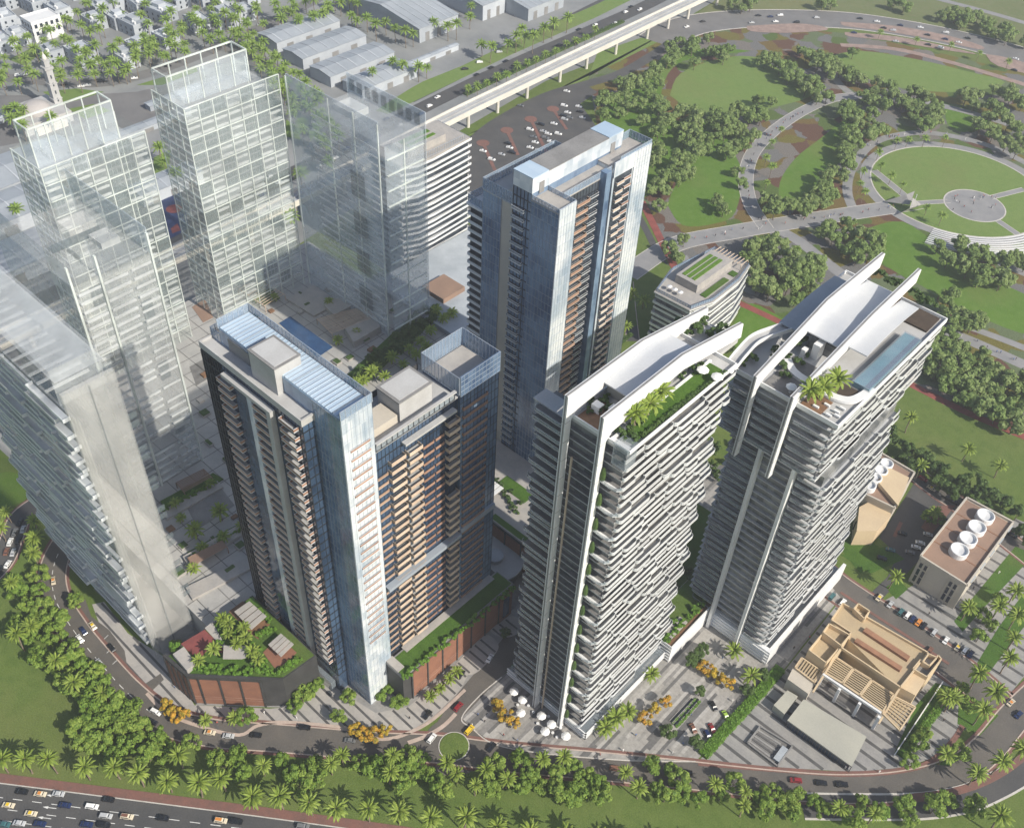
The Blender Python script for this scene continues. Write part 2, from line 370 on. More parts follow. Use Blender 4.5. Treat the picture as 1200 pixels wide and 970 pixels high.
def band_parts(parent, poly, axis, pitch, width, z, m, phase=0.0, name='paving_band', jit=0.0):
    """Bands of darker stone set in a paved area, each clipped to the area."""
    k = 0 if axis == 'X' else 1; o = 1-k
    lo = min(p[o] for p in poly); hi = max(p[o] for p in poly); c = lo+phase; r = random.Random(int(abs(lo)*10))
    while c < hi:
        xs = []
        for i in range(len(poly)):
            a, b = poly[i], poly[(i+1) % len(poly)]
            if (a[o] > c) != (b[o] > c): xs.append(a[k]+(b[k]-a[k])*(c-a[o])/(b[o]-a[o]))
        xs.sort()
        for a, b in zip(xs[::2], xs[1::2]):
            if b-a > 3:
                a += .3; b -= .3; h = width/2; mb = MB()
                q = [(a, c-h), (b, c-h), (b, c+h), (a, c+h)] if k == 0 else [(c-h, a), (c+h, a), (c+h, b), (c-h, b)]
                mb.poly([(x, y, z) for x, y in q]); mb.build(name, m, parent)
        c += pitch*(1+jit*r.uniform(-.5, .5))

def stripemat(name, cols, axis, width):
    """Long stone planks in shuffled greys, laid along one direction."""
    m, n, l, p = _nt(name); g = n.new("ShaderNodeNewGeometry"); s = n.new("ShaderNodeSeparateXYZ"); l.new(g.outputs['Position'], s.inputs[0])
    d = n.new("ShaderNodeMath"); d.operation = 'DIVIDE'; d.inputs[1].default_value = width; l.new(s.outputs[axis], d.inputs[0])
    f = n.new("ShaderNodeMath"); f.operation = 'FLOOR'; l.new(d.outputs[0], f.inputs[0])
    e = n.new("ShaderNodeMath"); e.operation = 'DIVIDE'; e.inputs[1].default_value = width*22; l.new(s.outputs[1-axis], e.inputs[0])
    w1 = n.new("ShaderNodeTexWhiteNoise"); w1.noise_dimensions = '1D'; l.new(f.outputs[0], w1.inputs['W'])
    a = n.new("ShaderNodeMath"); a.operation = 'ADD'; l.new(e.outputs[0], a.inputs[0]); l.new(w1.outputs[0], a.inputs[1])
    f2 = n.new("ShaderNodeMath"); f2.operation = 'FLOOR'; l.new(a.outputs[0], f2.inputs[0])
    cb = n.new("ShaderNodeCombineXYZ"); l.new(f.outputs[0], cb.inputs[0]); l.new(f2.outputs[0], cb.inputs[1])
    w2 = n.new("ShaderNodeTexWhiteNoise"); w2.noise_dimensions = '3D'; l.new(cb.outputs[0], w2.inputs['Vector'])
    cr = n.new("ShaderNodeValToRGB"); cr.color_ramp.interpolation = 'CONSTANT'; E_ = cr.color_ramp.elements
    for i, (q, c) in enumerate(cols):
        x = E_[i] if i < 2 else E_.new(q); x.position = q; x.color = (*c, 1)
    l.new(w2.outputs['Value'], cr.inputs[0])
    base = mixc(n, l, .4, cr.outputs[0], ramp(n, l, wnoise(n, l, .8), .2, .8), 'SOFT_LIGHT')
    l.new(base, p.inputs['Base Color']); p.inputs['Roughness'].default_value = .75; return m
M['planks'] = stripemat('plank_paving', [(0, (.32, .305, .285)), (.36, (.27, .26, .245)), (.62, (.22, .212, .205)), (.8, (.13, .127, .125)), (.92, (.38, .365, .345))], 0, 1.15)
M['planks_dim'] = stripemat('grey_plank_paving', [(0, (.30, .29, .28)), (.4, (.25, .245, .24)), (.7, (.20, .2, .2)), (.9, (.33, .32, .31))], 0, 1.3)

# --- highway at the bottom corner
HW = G2([(-90, 906), (0, 918), (180, 941), (300, 956.5), (420, 973), (560, 993), (700, 1013)])
hw = MB(); ribbon(hw, HW, 0, -32, .06); highway = hw.build('highway', M['asphalt']); tag(highway, kind='structure')
bk = MB(); ribbon(bk, HW, 3.4, .35, .12, 0, .12); tag(bk.build('brick_pavement', M['brick']), kind='structure')
ke = MB(); ribbon(ke, HW, .35, 0, .16, 0, .16); ke.build('kerb', M['kerb_pale'], highway)
HWf = []
for a, b in zip(HW, HW[1:]):
    n_ = int(math.dist(a, b)//3.2); HWf += [(a[0]+(b[0]-a[0])*i/n_, a[1]+(b[1]-a[1])*i/n_) for i in range(n_)]
for lane in range(1, 7):
    ln = offset_line(HWf, -3.55*lane-.8)
    for i in range(0, len(ln)-1, 2):
        if -40 < SX((*ln[i], 0))[0] < 470 and SX((*ln[i], 0))[1] < 985:
            d = MB(); ribbon(d, ln[i:i+2], .11, -.11, .075); d.build('lane_dash', M['marking'], highway)
def arrow(p, d, parent, z, L=4.5):
    a = Vector((p[0], p[1], z)); d = Vector((d[0], d[1], 0)).normalized(); s = Vector((-d.y, d.x, 0))
    mb = MB(); mb.poly([a-s*.12, a+d*L*.6-s*.12, a+d*L*.6+s*.12, a+s*.12]); mb.poly([a+d*L*.6-s*.45, a+d*L, a+d*L*.6+s*.45]); mb.build('lane_arrow', M['marking'], parent)
for px in ((66, 947), (60, 959), (70, 933)):
    a = G(*px); b = G(px[0]-20, px[1]-2.6); arrow(a, (b[0]-a[0], b[1]-a[1]), highway, .077)

# --- the street that sweeps round the front of the towers
def road(name, px, w, m, z=.06, kerb=True, kerbm='kerb', dash=None, sm=6, edge=None, kw=.45):
    ln = smooth_line(G2(px), sm); mb = MB(); ribbon(mb, ln, w/2, -w/2, z); o = mb.build(name, m); tag(o, kind='structure')
    if kerb:
        for sgn in (1, -1):
            k = MB(); ribbon(k, ln, sgn*(w/2+(kw if sgn > 0 else 0)), sgn*(w/2+(0 if sgn > 0 else kw)), .16, 0, .16); k.build('kerb', M[kerbm], o)
    if edge:
        for sgn in (1, -1):
            k = MB(); ribbon(k, ln, sgn*(w/2+kw+edge), sgn*(w/2+kw), .13, 0, .13); k.build('brick_edging', M['brick'], o)
    if dash:
        fine = []
        for a, b in zip(ln, ln[1:]):
            n_ = max(1, int(round(math.dist(a, b)/2.6))); fine += [(a[0]+(b[0]-a[0])*i/n_, a[1]+(b[1]-a[1])*i/n_) for i in range(n_)]
        for off in dash:
            f2 = offset_line(fine, off)
            for i in range(0, len(f2)-1, 2):
                d = MB(); ribbon(d, f2[i:i+2], .1, -.1, z+.015); d.build('lane_dash', M['marking'], o)
    return o, ln
street, street_ln = road('street', [(190, 520), (120, 580), (78, 632), (62, 668), (65, 702), (86, 738), (116, 775), (150, 812), (190, 842), (245, 858), (330, 865), (440, 874), (510, 877), (600, 888), (700, 897), (800, 907), (900, 918), (985, 924), (1060, 920), (1120, 904), (1158, 876), (1190, 838), (1230, 800)], 9.6, M['asphalt_warm'], dash=None, edge=1.0, sm=7)
i0 = max(range(len(street_ln)), key=lambda i: -abs(SX((*street_ln[i], 0))[0]-185)-(9999 if SX((*street_ln[i], 0))[1] < 700 else 0))
fine = []
for a, b in zip(street_ln[:i0], street_ln[1:i0+1]):
    n_ = max(1, int(round(math.dist(a, b)/2.4))); fine += [(a[0]+(b[0]-a[0])*i/n_, a[1]+(b[1]-a[1])*i/n_) for i in range(n_)]
for i in range(0, len(fine)-1, 2):
    if SX((*fine[i], 0))[1] > 640:
        d = MB(); ribbon(d, fine[i:i+2], .12, -.12, .078); d.build('lane_dash', M['marking'], street)
# parking bay beside the leaning white tower, lay-by in front of the podium
S('parking_bay', [(88, 712), (100, 702), (107, 722), (128, 738), (146, 762), (150, 786), (158, 796), (170, 801), (188, 789), (192, 796), (172, 815), (150, 806), (120, 770)], .066, M['asphalt_warm'])
bay = S('lay_by', [(272, 864), (296, 849), (336, 847), (372, 850), (400, 858), (430, 866), (400, 876), (300, 872)], .068, M['asphalt_warm'])
for a, b in (((118, 752), (127, 744)), ((125, 765), (134, 757)), ((132, 778), (141, 770))):
    d = MB(); ribbon(d, G2([a, b]), .1, -.1, .08); d.build('bay_line', M['marking'], street)
# cross street running up past the podium
cross, _ = road('cross_street', [(512, 878), (524, 855), (546, 823), (574, 789), (597, 760), (614, 738), (628, 722)], 9.0, M['asphalt_warm'], z=.07, kerb=False)
# roundabout
rc = G(532, 874); ri = MB(); ri.prism([(rc[0]+5.3*math.cos(a), rc[1]+5.3*math.sin(a)) for a in np.linspace(0, 2*math.pi, 33)[:-1]], 0, .2, 0)
rb = MB(); rb.poly([(rc[0]+10.8*math.cos(a), rc[1]+10.8*math.sin(a), .074) for a in np.linspace(0, 2*math.pi, 41)[:-1]]); roundabout = rb.build('roundabout_road', M['asphalt_warm']); tag(roundabout, kind='structure')
ri.build('kerb', M['kerb_pale'], roundabout)
rg = MB(); rg.lathe([(5.0, .18), (4.7, .3), (3.0, .42), (1.2, .47)], 32, (rc[0], rc[1], .03)); rg.build('island_lawn', M['grass'], roundabout)
tm = MB(); tl = smooth_line(G2([(478, 870), (500, 862), (520, 850), (534, 836)]), 5); ribbon(tm, tl, .7, -.7, .17, 0, .17); tm.build('median', M['kerb'], roundabout)

# --- plazas
S('block_paving', [(110, 690), (200, 775), (230, 826), (340, 829), (440, 838), (505, 842), (560, 800), (620, 740), (640, 700), (700, 560), (600, 520), (450, 470), (200, 560)], .03, M['pave'])
plaza_px = [(541, 841), (556, 855), (580, 872), (640, 883), (740, 891), (815, 892), (918, 785), (985, 700), (935, 640), (850, 545), (790, 545), (690, 650), (640, 705), (632, 748), (606, 778), (585, 795)]
plaza = S('plaza', plaza_px, .085, M['planks'])
k_ = MB(); ribbon(k_, smooth_line(G2([(588, 793), (562, 815), (541, 841), (553, 853), (580, 872), (640, 883), (740, 891), (815, 892)]), 5), .2, -.2, .18, 0, .18); k_.build('kerb', M['kerb_pale'], plaza)
pr_px = [(818, 892), (920, 785), (985, 703), (1040, 740), (1095, 777), (1130, 803), (1150, 826), (1118, 862), (1092, 888), (1060, 899), (1000, 904), (930, 900)]
plaza_r = S('stone_square', pr_px, .052, M['pave'])
band_parts(plaza_r, G2(pr_px), 'X', 5.2, 1.25, .062, M['pave_dark'], 2.0, jit=.25)
tk = MB(); ribbon(tk, smooth_line(G2([(818, 894), (930, 903), (1000, 907), (1060, 902), (1092, 891), (1118, 866), (1128, 850)]), 5), .9, -.9, .15, 0, .15); tk.build('brick_edging', M['brick'], plaza_r)
pl_px = [(122, 705), (150, 742), (196, 772), (228, 826), (316, 830), (340, 828), (376, 795), (440, 835), (478, 828), (520, 795), (552, 782), (540, 808), (505, 842), (478, 858), (458, 864), (440, 864), (420, 857), (400, 851), (335, 845), (302, 849), (280, 860), (235, 850), (195, 833), (170, 806), (150, 785), (140, 755), (118, 735), (108, 708)]
pave_l = S('podium_pavement', pl_px, .056, M['pave_light'])
band_parts(pave_l, G2(pl_px), 'X', 3.9, .85, .066, M['pave_dark'], 1.0, jit=.15)
tk = MB(); ribbon(tk, smooth_line(G2([(545, 808), (508, 842), (480, 858), (458, 865), (440, 865), (420, 858), (400, 852), (335, 846), (302, 850), (280, 861), (235, 851), (195, 835), (172, 812)]), 5), .6, -.6, .16, 0, .16); tk.build('brick_edging', M['kerb'], pave_l)
# forecourt tongues at the foot of the long podium
for q in ([(534, 778), (566, 745), (582, 752), (582, 764), (560, 787), (546, 790)], [(574, 738), (597, 722), (612, 728), (610, 740), (594, 747), (580, 744)]):
    o = S('forecourt', q, .15, M['pave_light'], sm=4); band_parts(o, G2(q), 'X', 3.2, .8, .156, M['pave_dark'], 1.4)
S('court_paving', [(560, 700), (600, 690), (615, 600), (700, 560), (700, 650), (640, 705), (622, 735)], .048, M['planks_dim'])
# paved strip and lawns by the domed blocks
rp_px = [(1062, 690), (1128, 655), (1200, 600), (1260, 640), (1260, 720), (1165, 835), (1120, 800), (1090, 770), (1040, 735), (1020, 712)]
pave_r = S('side_pavement', rp_px, .044, M['pave']); band_parts(pave_r, G2(rp_px), 'X', 5.4, 1.2, .054, M['pave_dark'], 1.0, jit=.2)
for q in ([(1118, 728), (1130, 712), (1190, 640), (1212, 650), (1150, 715), (1128, 740)], [(1146, 775), (1170, 735), (1240, 640), (1262, 655), (1180, 760), (1150, 800), (1136, 800)], [(1072, 828), (1096, 800), (1122, 806), (1098, 838), (1060, 890), (1048, 882)], [(1124, 812), (1150, 822), (1170, 838), (1148, 862), (1122, 848)], [(1094, 895), (1130, 872), (1140, 880), (1112, 897)], [(1040, 640), (1060, 655), (1020, 672), (985, 650)], [(1038, 688), (1052, 678), (1064, 690), (1050, 702)]):
    S('grass_strip', q, .07, M['lawn_deep'])
S('clinic_lawn', [(980, 636), (990, 618), (1030, 640), (1020, 662), (1008, 672)], .075, M['lawn_deep'])
# streets between the low blocks
side, side_ln = road('side_street', [(940, 650), (972, 681), (1010, 708), (1055, 737), (1100, 768), (1140, 798), (1172, 826)], 13.5, M['asphalt_warm'], z=.07, edge=1.0)
tm = MB(); ribbon(tm, G2([(985, 694), (1030, 724), (1075, 753), (1112, 778)]), .6, -.6, .18, 0, .18); tm.build('brick_median', M['brick'], side)
S('car_court', [(1015, 700), (1040, 676), (1052, 650), (1030, 630), (1055, 592), (1075, 560), (1100, 575), (1120, 598), (1092, 640), (1072, 662), (1040, 695), (1028, 708)], .066, M['asphalt'])
back, _ = road('back_street', [(1055, 540), (1090, 568), (1130, 596), (1180, 632), (1240, 680)], 9.0, M['asphalt_warm'], z=.064, edge=.8)
for q in ([(1046, 628), (1054, 611), (1058, 613), (1050, 630)], [(1079, 618), (1096, 593), (1120, 592), (1090, 628)]):
    S('traffic_island', q, .16, M['brick'])
low, _ = road('slip_road', [(940, 944), (1010, 945), (1080, 944), (1130, 936), (1165, 922), (1200, 902), (1260, 862)], 8.0, M['asphalt'], z=.068, kerbm='kerb_pale', kw=.7)
wl_ = MB(); wl_ln = smooth_line(G2([(1060, 935), (1110, 929), (1145, 919), (1175, 904), (1200, 886), (1240, 858)]), 6); ribbon(wl_, wl_ln, 1.3, -1.3, .22, 0, .22); tag(wl_.build('brick_verge', M['brick']), kind='structure')
# --- small lane at the left edge with queueing cars, round lawn
lane, _ = road('feeder_lane', [(-40, 700), (0, 662), (14, 630), (26, 604), (60, 580), (110, 545)], 8.4, M['asphalt'], z=.062, edge=.7)
S('round_lawn', [(-10, 558), (10, 553), (32, 560), (38, 575), (25, 588), (0, 594), (-15, 580)], .07, M['park_grass'], sm=4)
# --- park
park = S('park_beds', [(690, 90), (790, 38), (880, 30), (1000, 40), (1100, 62), (1300, 110), (1300, 560), (1200, 512), (1130, 480), (1060, 442), (960, 402), (870, 352), (790, 300), (760, 250), (700, 150)], .04, M['beds'])
for nm, q, m in (('park_lawn', [(785, 112), (798, 86), (848, 68), (890, 68), (925, 84), (952, 110), (915, 124), (865, 134), (820, 134)], 'pale_grass'),
                 ('park_lawn', [(972, 66), (1010, 60), (1075, 70), (1130, 83), (1178, 97), (1130, 108), (1060, 104), (1005, 88)], 'pale_grass'),
                 ('park_lawn', [(992, 138), (962, 162), (932, 186), (914, 214), (917, 244), (948, 236), (972, 205), (1000, 165)], 'park_grass'),
                 ('park_lawn', [(782, 240), (795, 212), (835, 165), (868, 195), (862, 248), (838, 262), (800, 264)], 'park_grass'),
                 ('park_lawn', [(700, 130), (760, 85), (790, 60), (880, 60), (800, 72), (776, 105), (782, 140), (850, 140), (880, 160), (850, 190), (790, 210), (740, 230)], 'park_grass'),
                 ('park_lawn', [(1015, 268), (1058, 260), (1100, 288), (1150, 322), (1210, 352), (1210, 392), (1140, 368), (1080, 335), (1030, 305)], 'park_grass'),
                 ('park_lawn', [(1108, 122), (1140, 130), (1160, 146), (1130, 155), (1110, 145)], 'park_grass'),
                 ('track_lawn', [(1046, 452), (1064, 446), (1130, 484), (1210, 522), (1250, 560), (1250, 625), (1150, 590), (1060, 548), (1030, 505)], 'grass'),
                 ('track_lawn', [(868, 362), (890, 358), (960, 405), (950, 430), (880, 430), (855, 400)], 'park_grass'),
                 ('track_lawn', [(735, 250), (770, 300), (800, 330), (770, 370), (735, 380), (725, 330)], 'grass')):
    S(nm, q, .06, M[m], sm=4)
def path(px, w, m='path', z=.08, name='park_path', edge=None):
    ln = smooth_line(G2(px), 6); mb = MB(); ribbon(mb, ln, w/2, -w/2, z); o = mb.build(name, M[m]); tag(o, kind='structure')
    if edge:
        for sg in (1, -1): k = MB(); ribbon(k, ln, sg*w/2+.2, sg*w/2-.2, z+.05, 0, .12); k.build('path_kerb', M[edge], o)
    return o
path([(735, 322), (790, 287), (860, 272), (920, 262), (985, 252), (1045, 243), (1075, 238)], 13, edge='kerb_pale')
path([(898, 268), (880, 240), (874, 210), (882, 180), (905, 155), (938, 132), (975, 116), (1010, 112)], 9, z=.084, edge='kerb_pale')
path([(905, 265), (935, 282), (965, 305), (1000, 330), (1050, 352), (1105, 385), (1150, 405), (1210, 432)], 8, z=.086)
path([(1100, 372), (1140, 385), (1210, 412), (1260, 440)], 5, z=.088)
path([(1002, 250), (993, 225), (998, 198), (1018, 172), (1045, 160), (1090, 156), (1150, 168), (1200, 190), (1260, 225)], 6, z=.09)
path([(905, 72), (935, 92), (965, 114), (1000, 112), (1060, 116), (1120, 128), (1180, 145), (1240, 160)], 7, z=.092)
path([(945, 62), (968, 80), (985, 100), (1000, 112)], 6, z=.094)
path([(1065, 246), (1090, 262), (1130, 285), (1180, 312), (1240, 335)], 6, z=.096)
path([(800, 300), (812, 312), (850, 330), (890, 345)], 5, z=.082)
rt, _ = road('running_track', [(752, 236), (768, 268), (784, 300), (800, 322), (860, 352), (915, 378), (960, 402), (1010, 425), (1060, 447), (1130, 482), (1210, 516), (1260, 540)], 4.4, M['red'], z=.1, kerb=False)
road('service_lane', [(744, 245), (760, 275), (775, 305), (795, 330)], 4.0, M['asphalt'], z=.07, kerb=False)
road('tower_lane', [(735, 330), (738, 365), (742, 400)], 6.0, M['asphalt'], z=.066)
# great lawn: a circle with a ring walk, a stage disc and spokes
gc = np.array(G(1122, 222)[:2])
lx = np.array(G(1023, 196)[:2]); GR = float(np.linalg.norm(lx-gc))
def disc(name, c, r0, r1, z, m, a0=0, a1=2*math.pi, n=64, parent=None, h=None):
    mb = MB(); A = np.linspace(a0, a1, n)
    for a, b in zip(A, A[1:]):
        q = [(c[0]+r1*math.cos(a), c[1]+r1*math.sin(a)), (c[0]+r1*math.cos(b), c[1]+r1*math.sin(b)), (c[0]+r0*math.cos(b), c[1]+r0*math.sin(b)), (c[0]+r0*math.cos(a), c[1]+r0*math.sin(a))]
        if r0 <= 0: q = q[:3]
        if h: mb.prism(q, z-h, z)
        else: mb.poly([(x, y, z) for x, y in q])
    o = mb.build(name, M[m], parent)
    return o if parent else tag(o, kind='structure')
great = disc('great_lawn', gc, 0, GR, .11, 'pale_grass')
disc('lawn_kerb', gc, GR, GR+.9, .2, 'kerb_pale', parent=great, h=.2)
disc('ring_walk', gc, GR+.9, GR+7, .10, 'path')
sc_ = np.array(G(1142, 241)[:2]); sr = float(np.linalg.norm(np.array(G(1109, 229)[:2])-sc_))
disc('stage_circle', sc_, 0, sr, .13, 'path'); disc('stage_kerb', sc_, sr, sr+.8, .2, 'kerb_pale', parent=great, h=.1)
for a, b, w in (((1075, 238), (1112, 236), 4), ((1160, 232), (1200, 222), 4), ((1168, 258), (1215, 290), 4), ((1024, 200), (1068, 236), 5)):
    path([a, ((a[0]+b[0])/2, (a[1]+b[1])/2), b], w, z=.125, edge='kerb_pale')
# amphitheatre steps along the lawn's near edge
amp = thing('amphitheatre', 'white curved amphitheatre steps at the near edge of the great round lawn', 'amphitheatre', (gc[0], gc[1], 0))
_aa = [math.atan2(G(*p)[1]-gc[1], G(*p)[0]-gc[0]) for p in ((1100, 258), (1230, 290))]
for k in range(9):
    disc('step', gc, GR+1.0+k*2.3, GR+1.0+k*2.3+.75, .3+.12*k, 'white', min(_aa), max(_aa), 40, parent=None, h=.28+.1*k)
    o = bpy.data.objects[[x for x in bpy.data.objects.keys() if x.startswith('step')][-1]]
    del o['kind']; o.data.transform(Matrix.Translation(-Vector((gc[0], gc[1], 0)))); o.parent = amp
# shade sails at the lawn's entrance
can = thing('shade_canopy', 'grey pointed shade sail over the entrance of the great round lawn', 'canopy', G(1068, 240))
for q in ([(1036, 236, 1), (1062, 228, 7), (1072, 224, 8), (1066, 240, 4)], [(1050, 252, 1), (1066, 244, 5), (1070, 232, 8), (1080, 240, 3)]):
    mb = MB(); P_ = [Vector(G(x, y, z)) for x, y, z in q]; mb.poly(P_); mb.poly([p-Vector((0, 0, .15)) for p in P_[::-1]]); mb.build('sail', M['pave'], can)
for p in ((1071, 238), (1058, 240)):
    g = G(*p); mb = MB(); mb.tube([g, (g[0], g[1], 6)], .25, 6); mb.build('mast', M['white'], can)
# --- park-side avenue at the top right
av_px = [(770, 50), (792, 36), (825, 27), (880, 22), (950, 22), (1010, 26), (1080, 37), (1140, 50), (1200, 66), (1280, 92)]
avenue, av_ln = road('avenue', av_px, 32, M['asphalt_pale'], z=.07, kerbm='kerb_pale', kw=1.0)
for q in ([(875, 31), (930, 28), (962, 31), (968, 36), (920, 39), (880, 37)], [(985, 26), (1050, 31), (1110, 42), (1150, 54), (1146, 58), (1090, 46), (1030, 36), (990, 31)], [(990, 38), (1050, 43), (1110, 55), (1145, 64), (1100, 58), (1040, 48), (995, 43)], [(1155, 64), (1180, 68), (1240, 86), (1230, 92), (1170, 78)]):
    S('brick_island', q, .16, M['brick_pale'], sm=3)
path([(985, 53), (1050, 58), (1120, 75), (1190, 96), (1260, 118)], 6, 'brick_pale', .1, 'promenade')
path([(1060, -10), (1110, 2), (1170, 18), (1260, 45)], 7, 'path', .09, 'far_lane')
# --- car park behind the glass tower
lot_px = [(540, 250), (545, 180), (575, 155), (610, 132), (650, 112), (690, 102), (700, 108), (680, 122), (700, 150), (730, 190), (660, 250)]
lot = S('car_park', lot_px, .07, M['asphalt'])
road('lot_drive', [(540, 180), (580, 145), (640, 113), (690, 98), (730, 85), (765, 65), (790, 48)], 9, M['asphalt'], z=.075, kerb=False)
for a, b in (((566, 168), (580, 200)), ((594, 153), (607, 182)), ((622, 140), (640, 178)), ((648, 128), (664, 152))):
    i = MB(); A_ = G(*a); B_ = G(*b); ribbon(i, [A_[:2], B_[:2]], 1.1, -1.1, .2, 0, .13); i.lathe([(4.2, 0), (4.2, .225)], 18, (A_[0], A_[1], 0)); i.build('brick_island', M['brick'], lot)
    d = np.array(B_[:2])-np.array(A_[:2]); L = np.linalg.norm(d); d /= L; s = np.array([-d[1], d[0]])
    for k in range(int(L//3.2)):
        for sg in (1, -1):
            p = np.array(A_[:2])+d*(4+k*3.2); q = p+s*sg*1.2; r_ = p+s*sg*6.2
            mk = MB(); ribbon(mk, [tuple(q), tuple(r_)], .1, -.1, .085); mk.build('bay_line', M['marking'], lot)
# --- boulevard behind the towers, beside the viaduct
blvd, blvd_ln = road('boulevard', [(-60, 400), (120, 318), (300, 225), (420, 165), (500, 124), (600, 76), (700, 32), (770, 0), (850, -45)], 13, M['asphalt'], z=.065, kerb=False)
road('service_road', [(480, 118), (540, 88), (600, 55), (660, 25), (740, -15)], 8, M['asphalt'], z=.063, kerb=False)
S('boulevard_verge', [(440, 130), (490, 98), (540, 78), (620, 40), (700, 5), (770, -30), (800, -30), (700, 20), (600, 64), (500, 112), (455, 134)], .05, M['pale_grass'])
road('city_street', [(-60, 108), (0, 92), (60, 96), (110, 98), (160, 90), (220, 70), (290, 40), (360, 5), (420, -25)], 12, M['asphalt_pale'], z=.06, kerb=False)
road('cross_avenue', [(270, 52), (310, 78), (345, 110), (370, 150), (385, 190)], 18, M['asphalt_pale'], z=.061, kerb=False)
S('station_forecourt', [(-40, 120), (0, 112), (90, 112), (160, 108), (230, 92), (200, 130), (150, 150), (60, 160), (-40, 180)], .055, M['asphalt_pale'])
for q in ([(50, 108), (90, 104), (122, 108), (90, 118), (70, 122)], [(80, 128), (110, 122), (130, 130), (100, 140)], [(160, 100), (200, 88), (230, 78), (232, 84), (190, 100)], [(180, 185), (200, 175), (198, 200), (180, 205)], [(335, 140), (350, 150), (352, 165), (335, 160)], [(10, 70), (40, 55), (48, 62), (30, 78)]):
    S('grass_island', q, .08, M['pale_grass'])
S('works_yard', [(330, 30), (430, -30), (620, -40), (640, 10), (560, 60), (470, 110), (400, 80)], .05, M['city'])
# ================================================================== towers
def prof_x(mb, prof, x0, x1, mi=0):
    """Extrude a (y, z) outline along x."""
    a = sum(prof[i][0]*prof[(i+1) % len(prof)][1]-prof[(i+1) % len(prof)][0]*prof[i][1] for i in range(len(prof)))
    if a < 0: prof = prof[::-1]
    n = len(prof); b = len(mb.v)
    mb.v += [(x0, y, z) for y, z in prof]+[(x1, y, z) for y, z in prof]
    for i in range(n):
        j = (i+1) % n; mb.f.append((b+j, b+i, b+n+i, b+n+j)[::-1]); mb.m.append(mi)
    mb.f.append(tuple(range(b+n, b+2*n))); mb.m.append(mi); mb.f.append(tuple(range(b+n-1, b-1, -1))); mb.m.append(mi)
_bal = {}
def balc(L, P, mats, rail=1.05, rnd=True, t=.26, key=''):
    """A balcony: slab with a rounded outer edge and a balustrade, running along +y and standing out along +x."""
    k = (round(L, 1), round(P, 1), rnd, key, rail)
    if k in _bal: return _bal[k]
    r = min(P*.75, 1.2) if rnd else 0.0
    pl = [(0, 0)]
    if r:
        pl += [(P-r+r*math.sin(a), r-r*math.cos(a)) for a in np.linspace(0, math.pi/2, 4)]
        pl += [(P-r+r*math.cos(a), L-r+r*math.sin(a)) for a in np.linspace(0, math.pi/2, 4)]
    else: pl += [(P, 0), (P, L)]
    pl += [(0, L)]
    mb = MB(); mb.prism(pl, -t, 0, 0, 2)
    inn = offset_line(pl, -.0); th = .1
    inner = [(min(max(x-th*1.0, 0), P-th) if 0 < i < len(pl)-1 else x, min(max(y, th), L-th)) for i, (x, y) in enumerate(pl)]
    for a, b, c, d in zip(pl, pl[1:], inner[1:], inner):
        mb.prism([a, b, c, d], 0.0, rail-.09, 1); mb.prism([a, b, c, d], rail-.09, rail, 0)
    _bal[k] = mb.mesh('balcony', list(mats)+([M['balcony_floor']] if len(mats) < 3 else [])); return _bal[k]
M['slab_grey'] = mat('grey_slab_edge', (.50, .51, .52), .6, .2, .2)
M['balcony_floor'] = mat('balcony_floor', (.46, .455, .445), .8, .25, .3)
WB = [M['white'], M['rail_grey']]; WS = [M['slab_grey'], M['rail_glass'], M['pave_mid']]  # WS: darker set for the narrow ends, their shade put into the colour
def grid_bars(mb, axis, c, a0, a1, z0, z1, da, dz, w=.12, d=.12, wz=None):
    """Mullions on a face: axis 'X' means the plane x=c, running along y."""
    n = max(1, round((a1-a0)/da)); k = max(1, round((z1-z0)/dz)) if dz else 0
    for i in range(n+1):
        a = a0+(a1-a0)*i/n
        if axis == 'X': mb.box(c-d, a-w/2, z0, c+d, a+w/2, z1)
        else: mb.box(a-w/2, c-d, z0, a+w/2, c+d, z1)
    wz = wz or w
    for i in range(k+1):
        z = z0+(z1-z0)*i/k
        if axis == 'X': mb.box(c-d*.8, a0, z-wz/2, c+d*.8, a1, z+wz/2)
        else: mb.box(a0, c-d*.8, z-wz/2, a1, c+d*.8, z+wz/2)
def parapet(mb, x0, y0, x1, y1, z0, z1, t=.4, mi=0):
    mb.box(x0, y0, z0, x1, y0+t, z1, mi); mb.box(x0, y1-t, z0, x1, y1, z1, mi)
    mb.box(x0, y0+t, z0, x0+t, y1-t, z1, mi); mb.box(x1-t, y0+t, z0, x1, y1-t, z1, mi)
def glass_screen(name, parent, x0, y0, x1, y1, z0, z1, step=1.6, sides='SNEW'):
    """A roof-top screen of clear panes between thin posts."""
    g = MB(); f = MB()
    if 'S' in sides: g.box(x0, y0, z0, x1, y0+.05, z1); grid_bars(f, 'Y', y0+.02, x0, x1, z0, z1, step, z1-z0, .14, .1)
    if 'N' in sides: g.box(x0, y1-.05, z0, x1, y1, z1); grid_bars(f, 'Y', y1-.02, x0, x1, z0, z1, step, z1-z0, .14, .1)
    if 'W' in sides: g.box(x0, y0+.06, z0, x0+.05, y1-.06, z1); grid_bars(f, 'X', x0+.02, y0+.1, y1-.1, z0, z1, step, z1-z0, .14, .1)
    if 'E' in sides: g.box(x1-.05, y0+.06, z0, x1, y1-.06, z1); grid_bars(f, 'X', x1-.02, y0+.1, y1-.1, z0, z1, step, z1-z0, .14, .1)
    o = g.build(name, M['screen_glass'], parent); f.build('screen_frame', M['mullion_pale'], o); return o

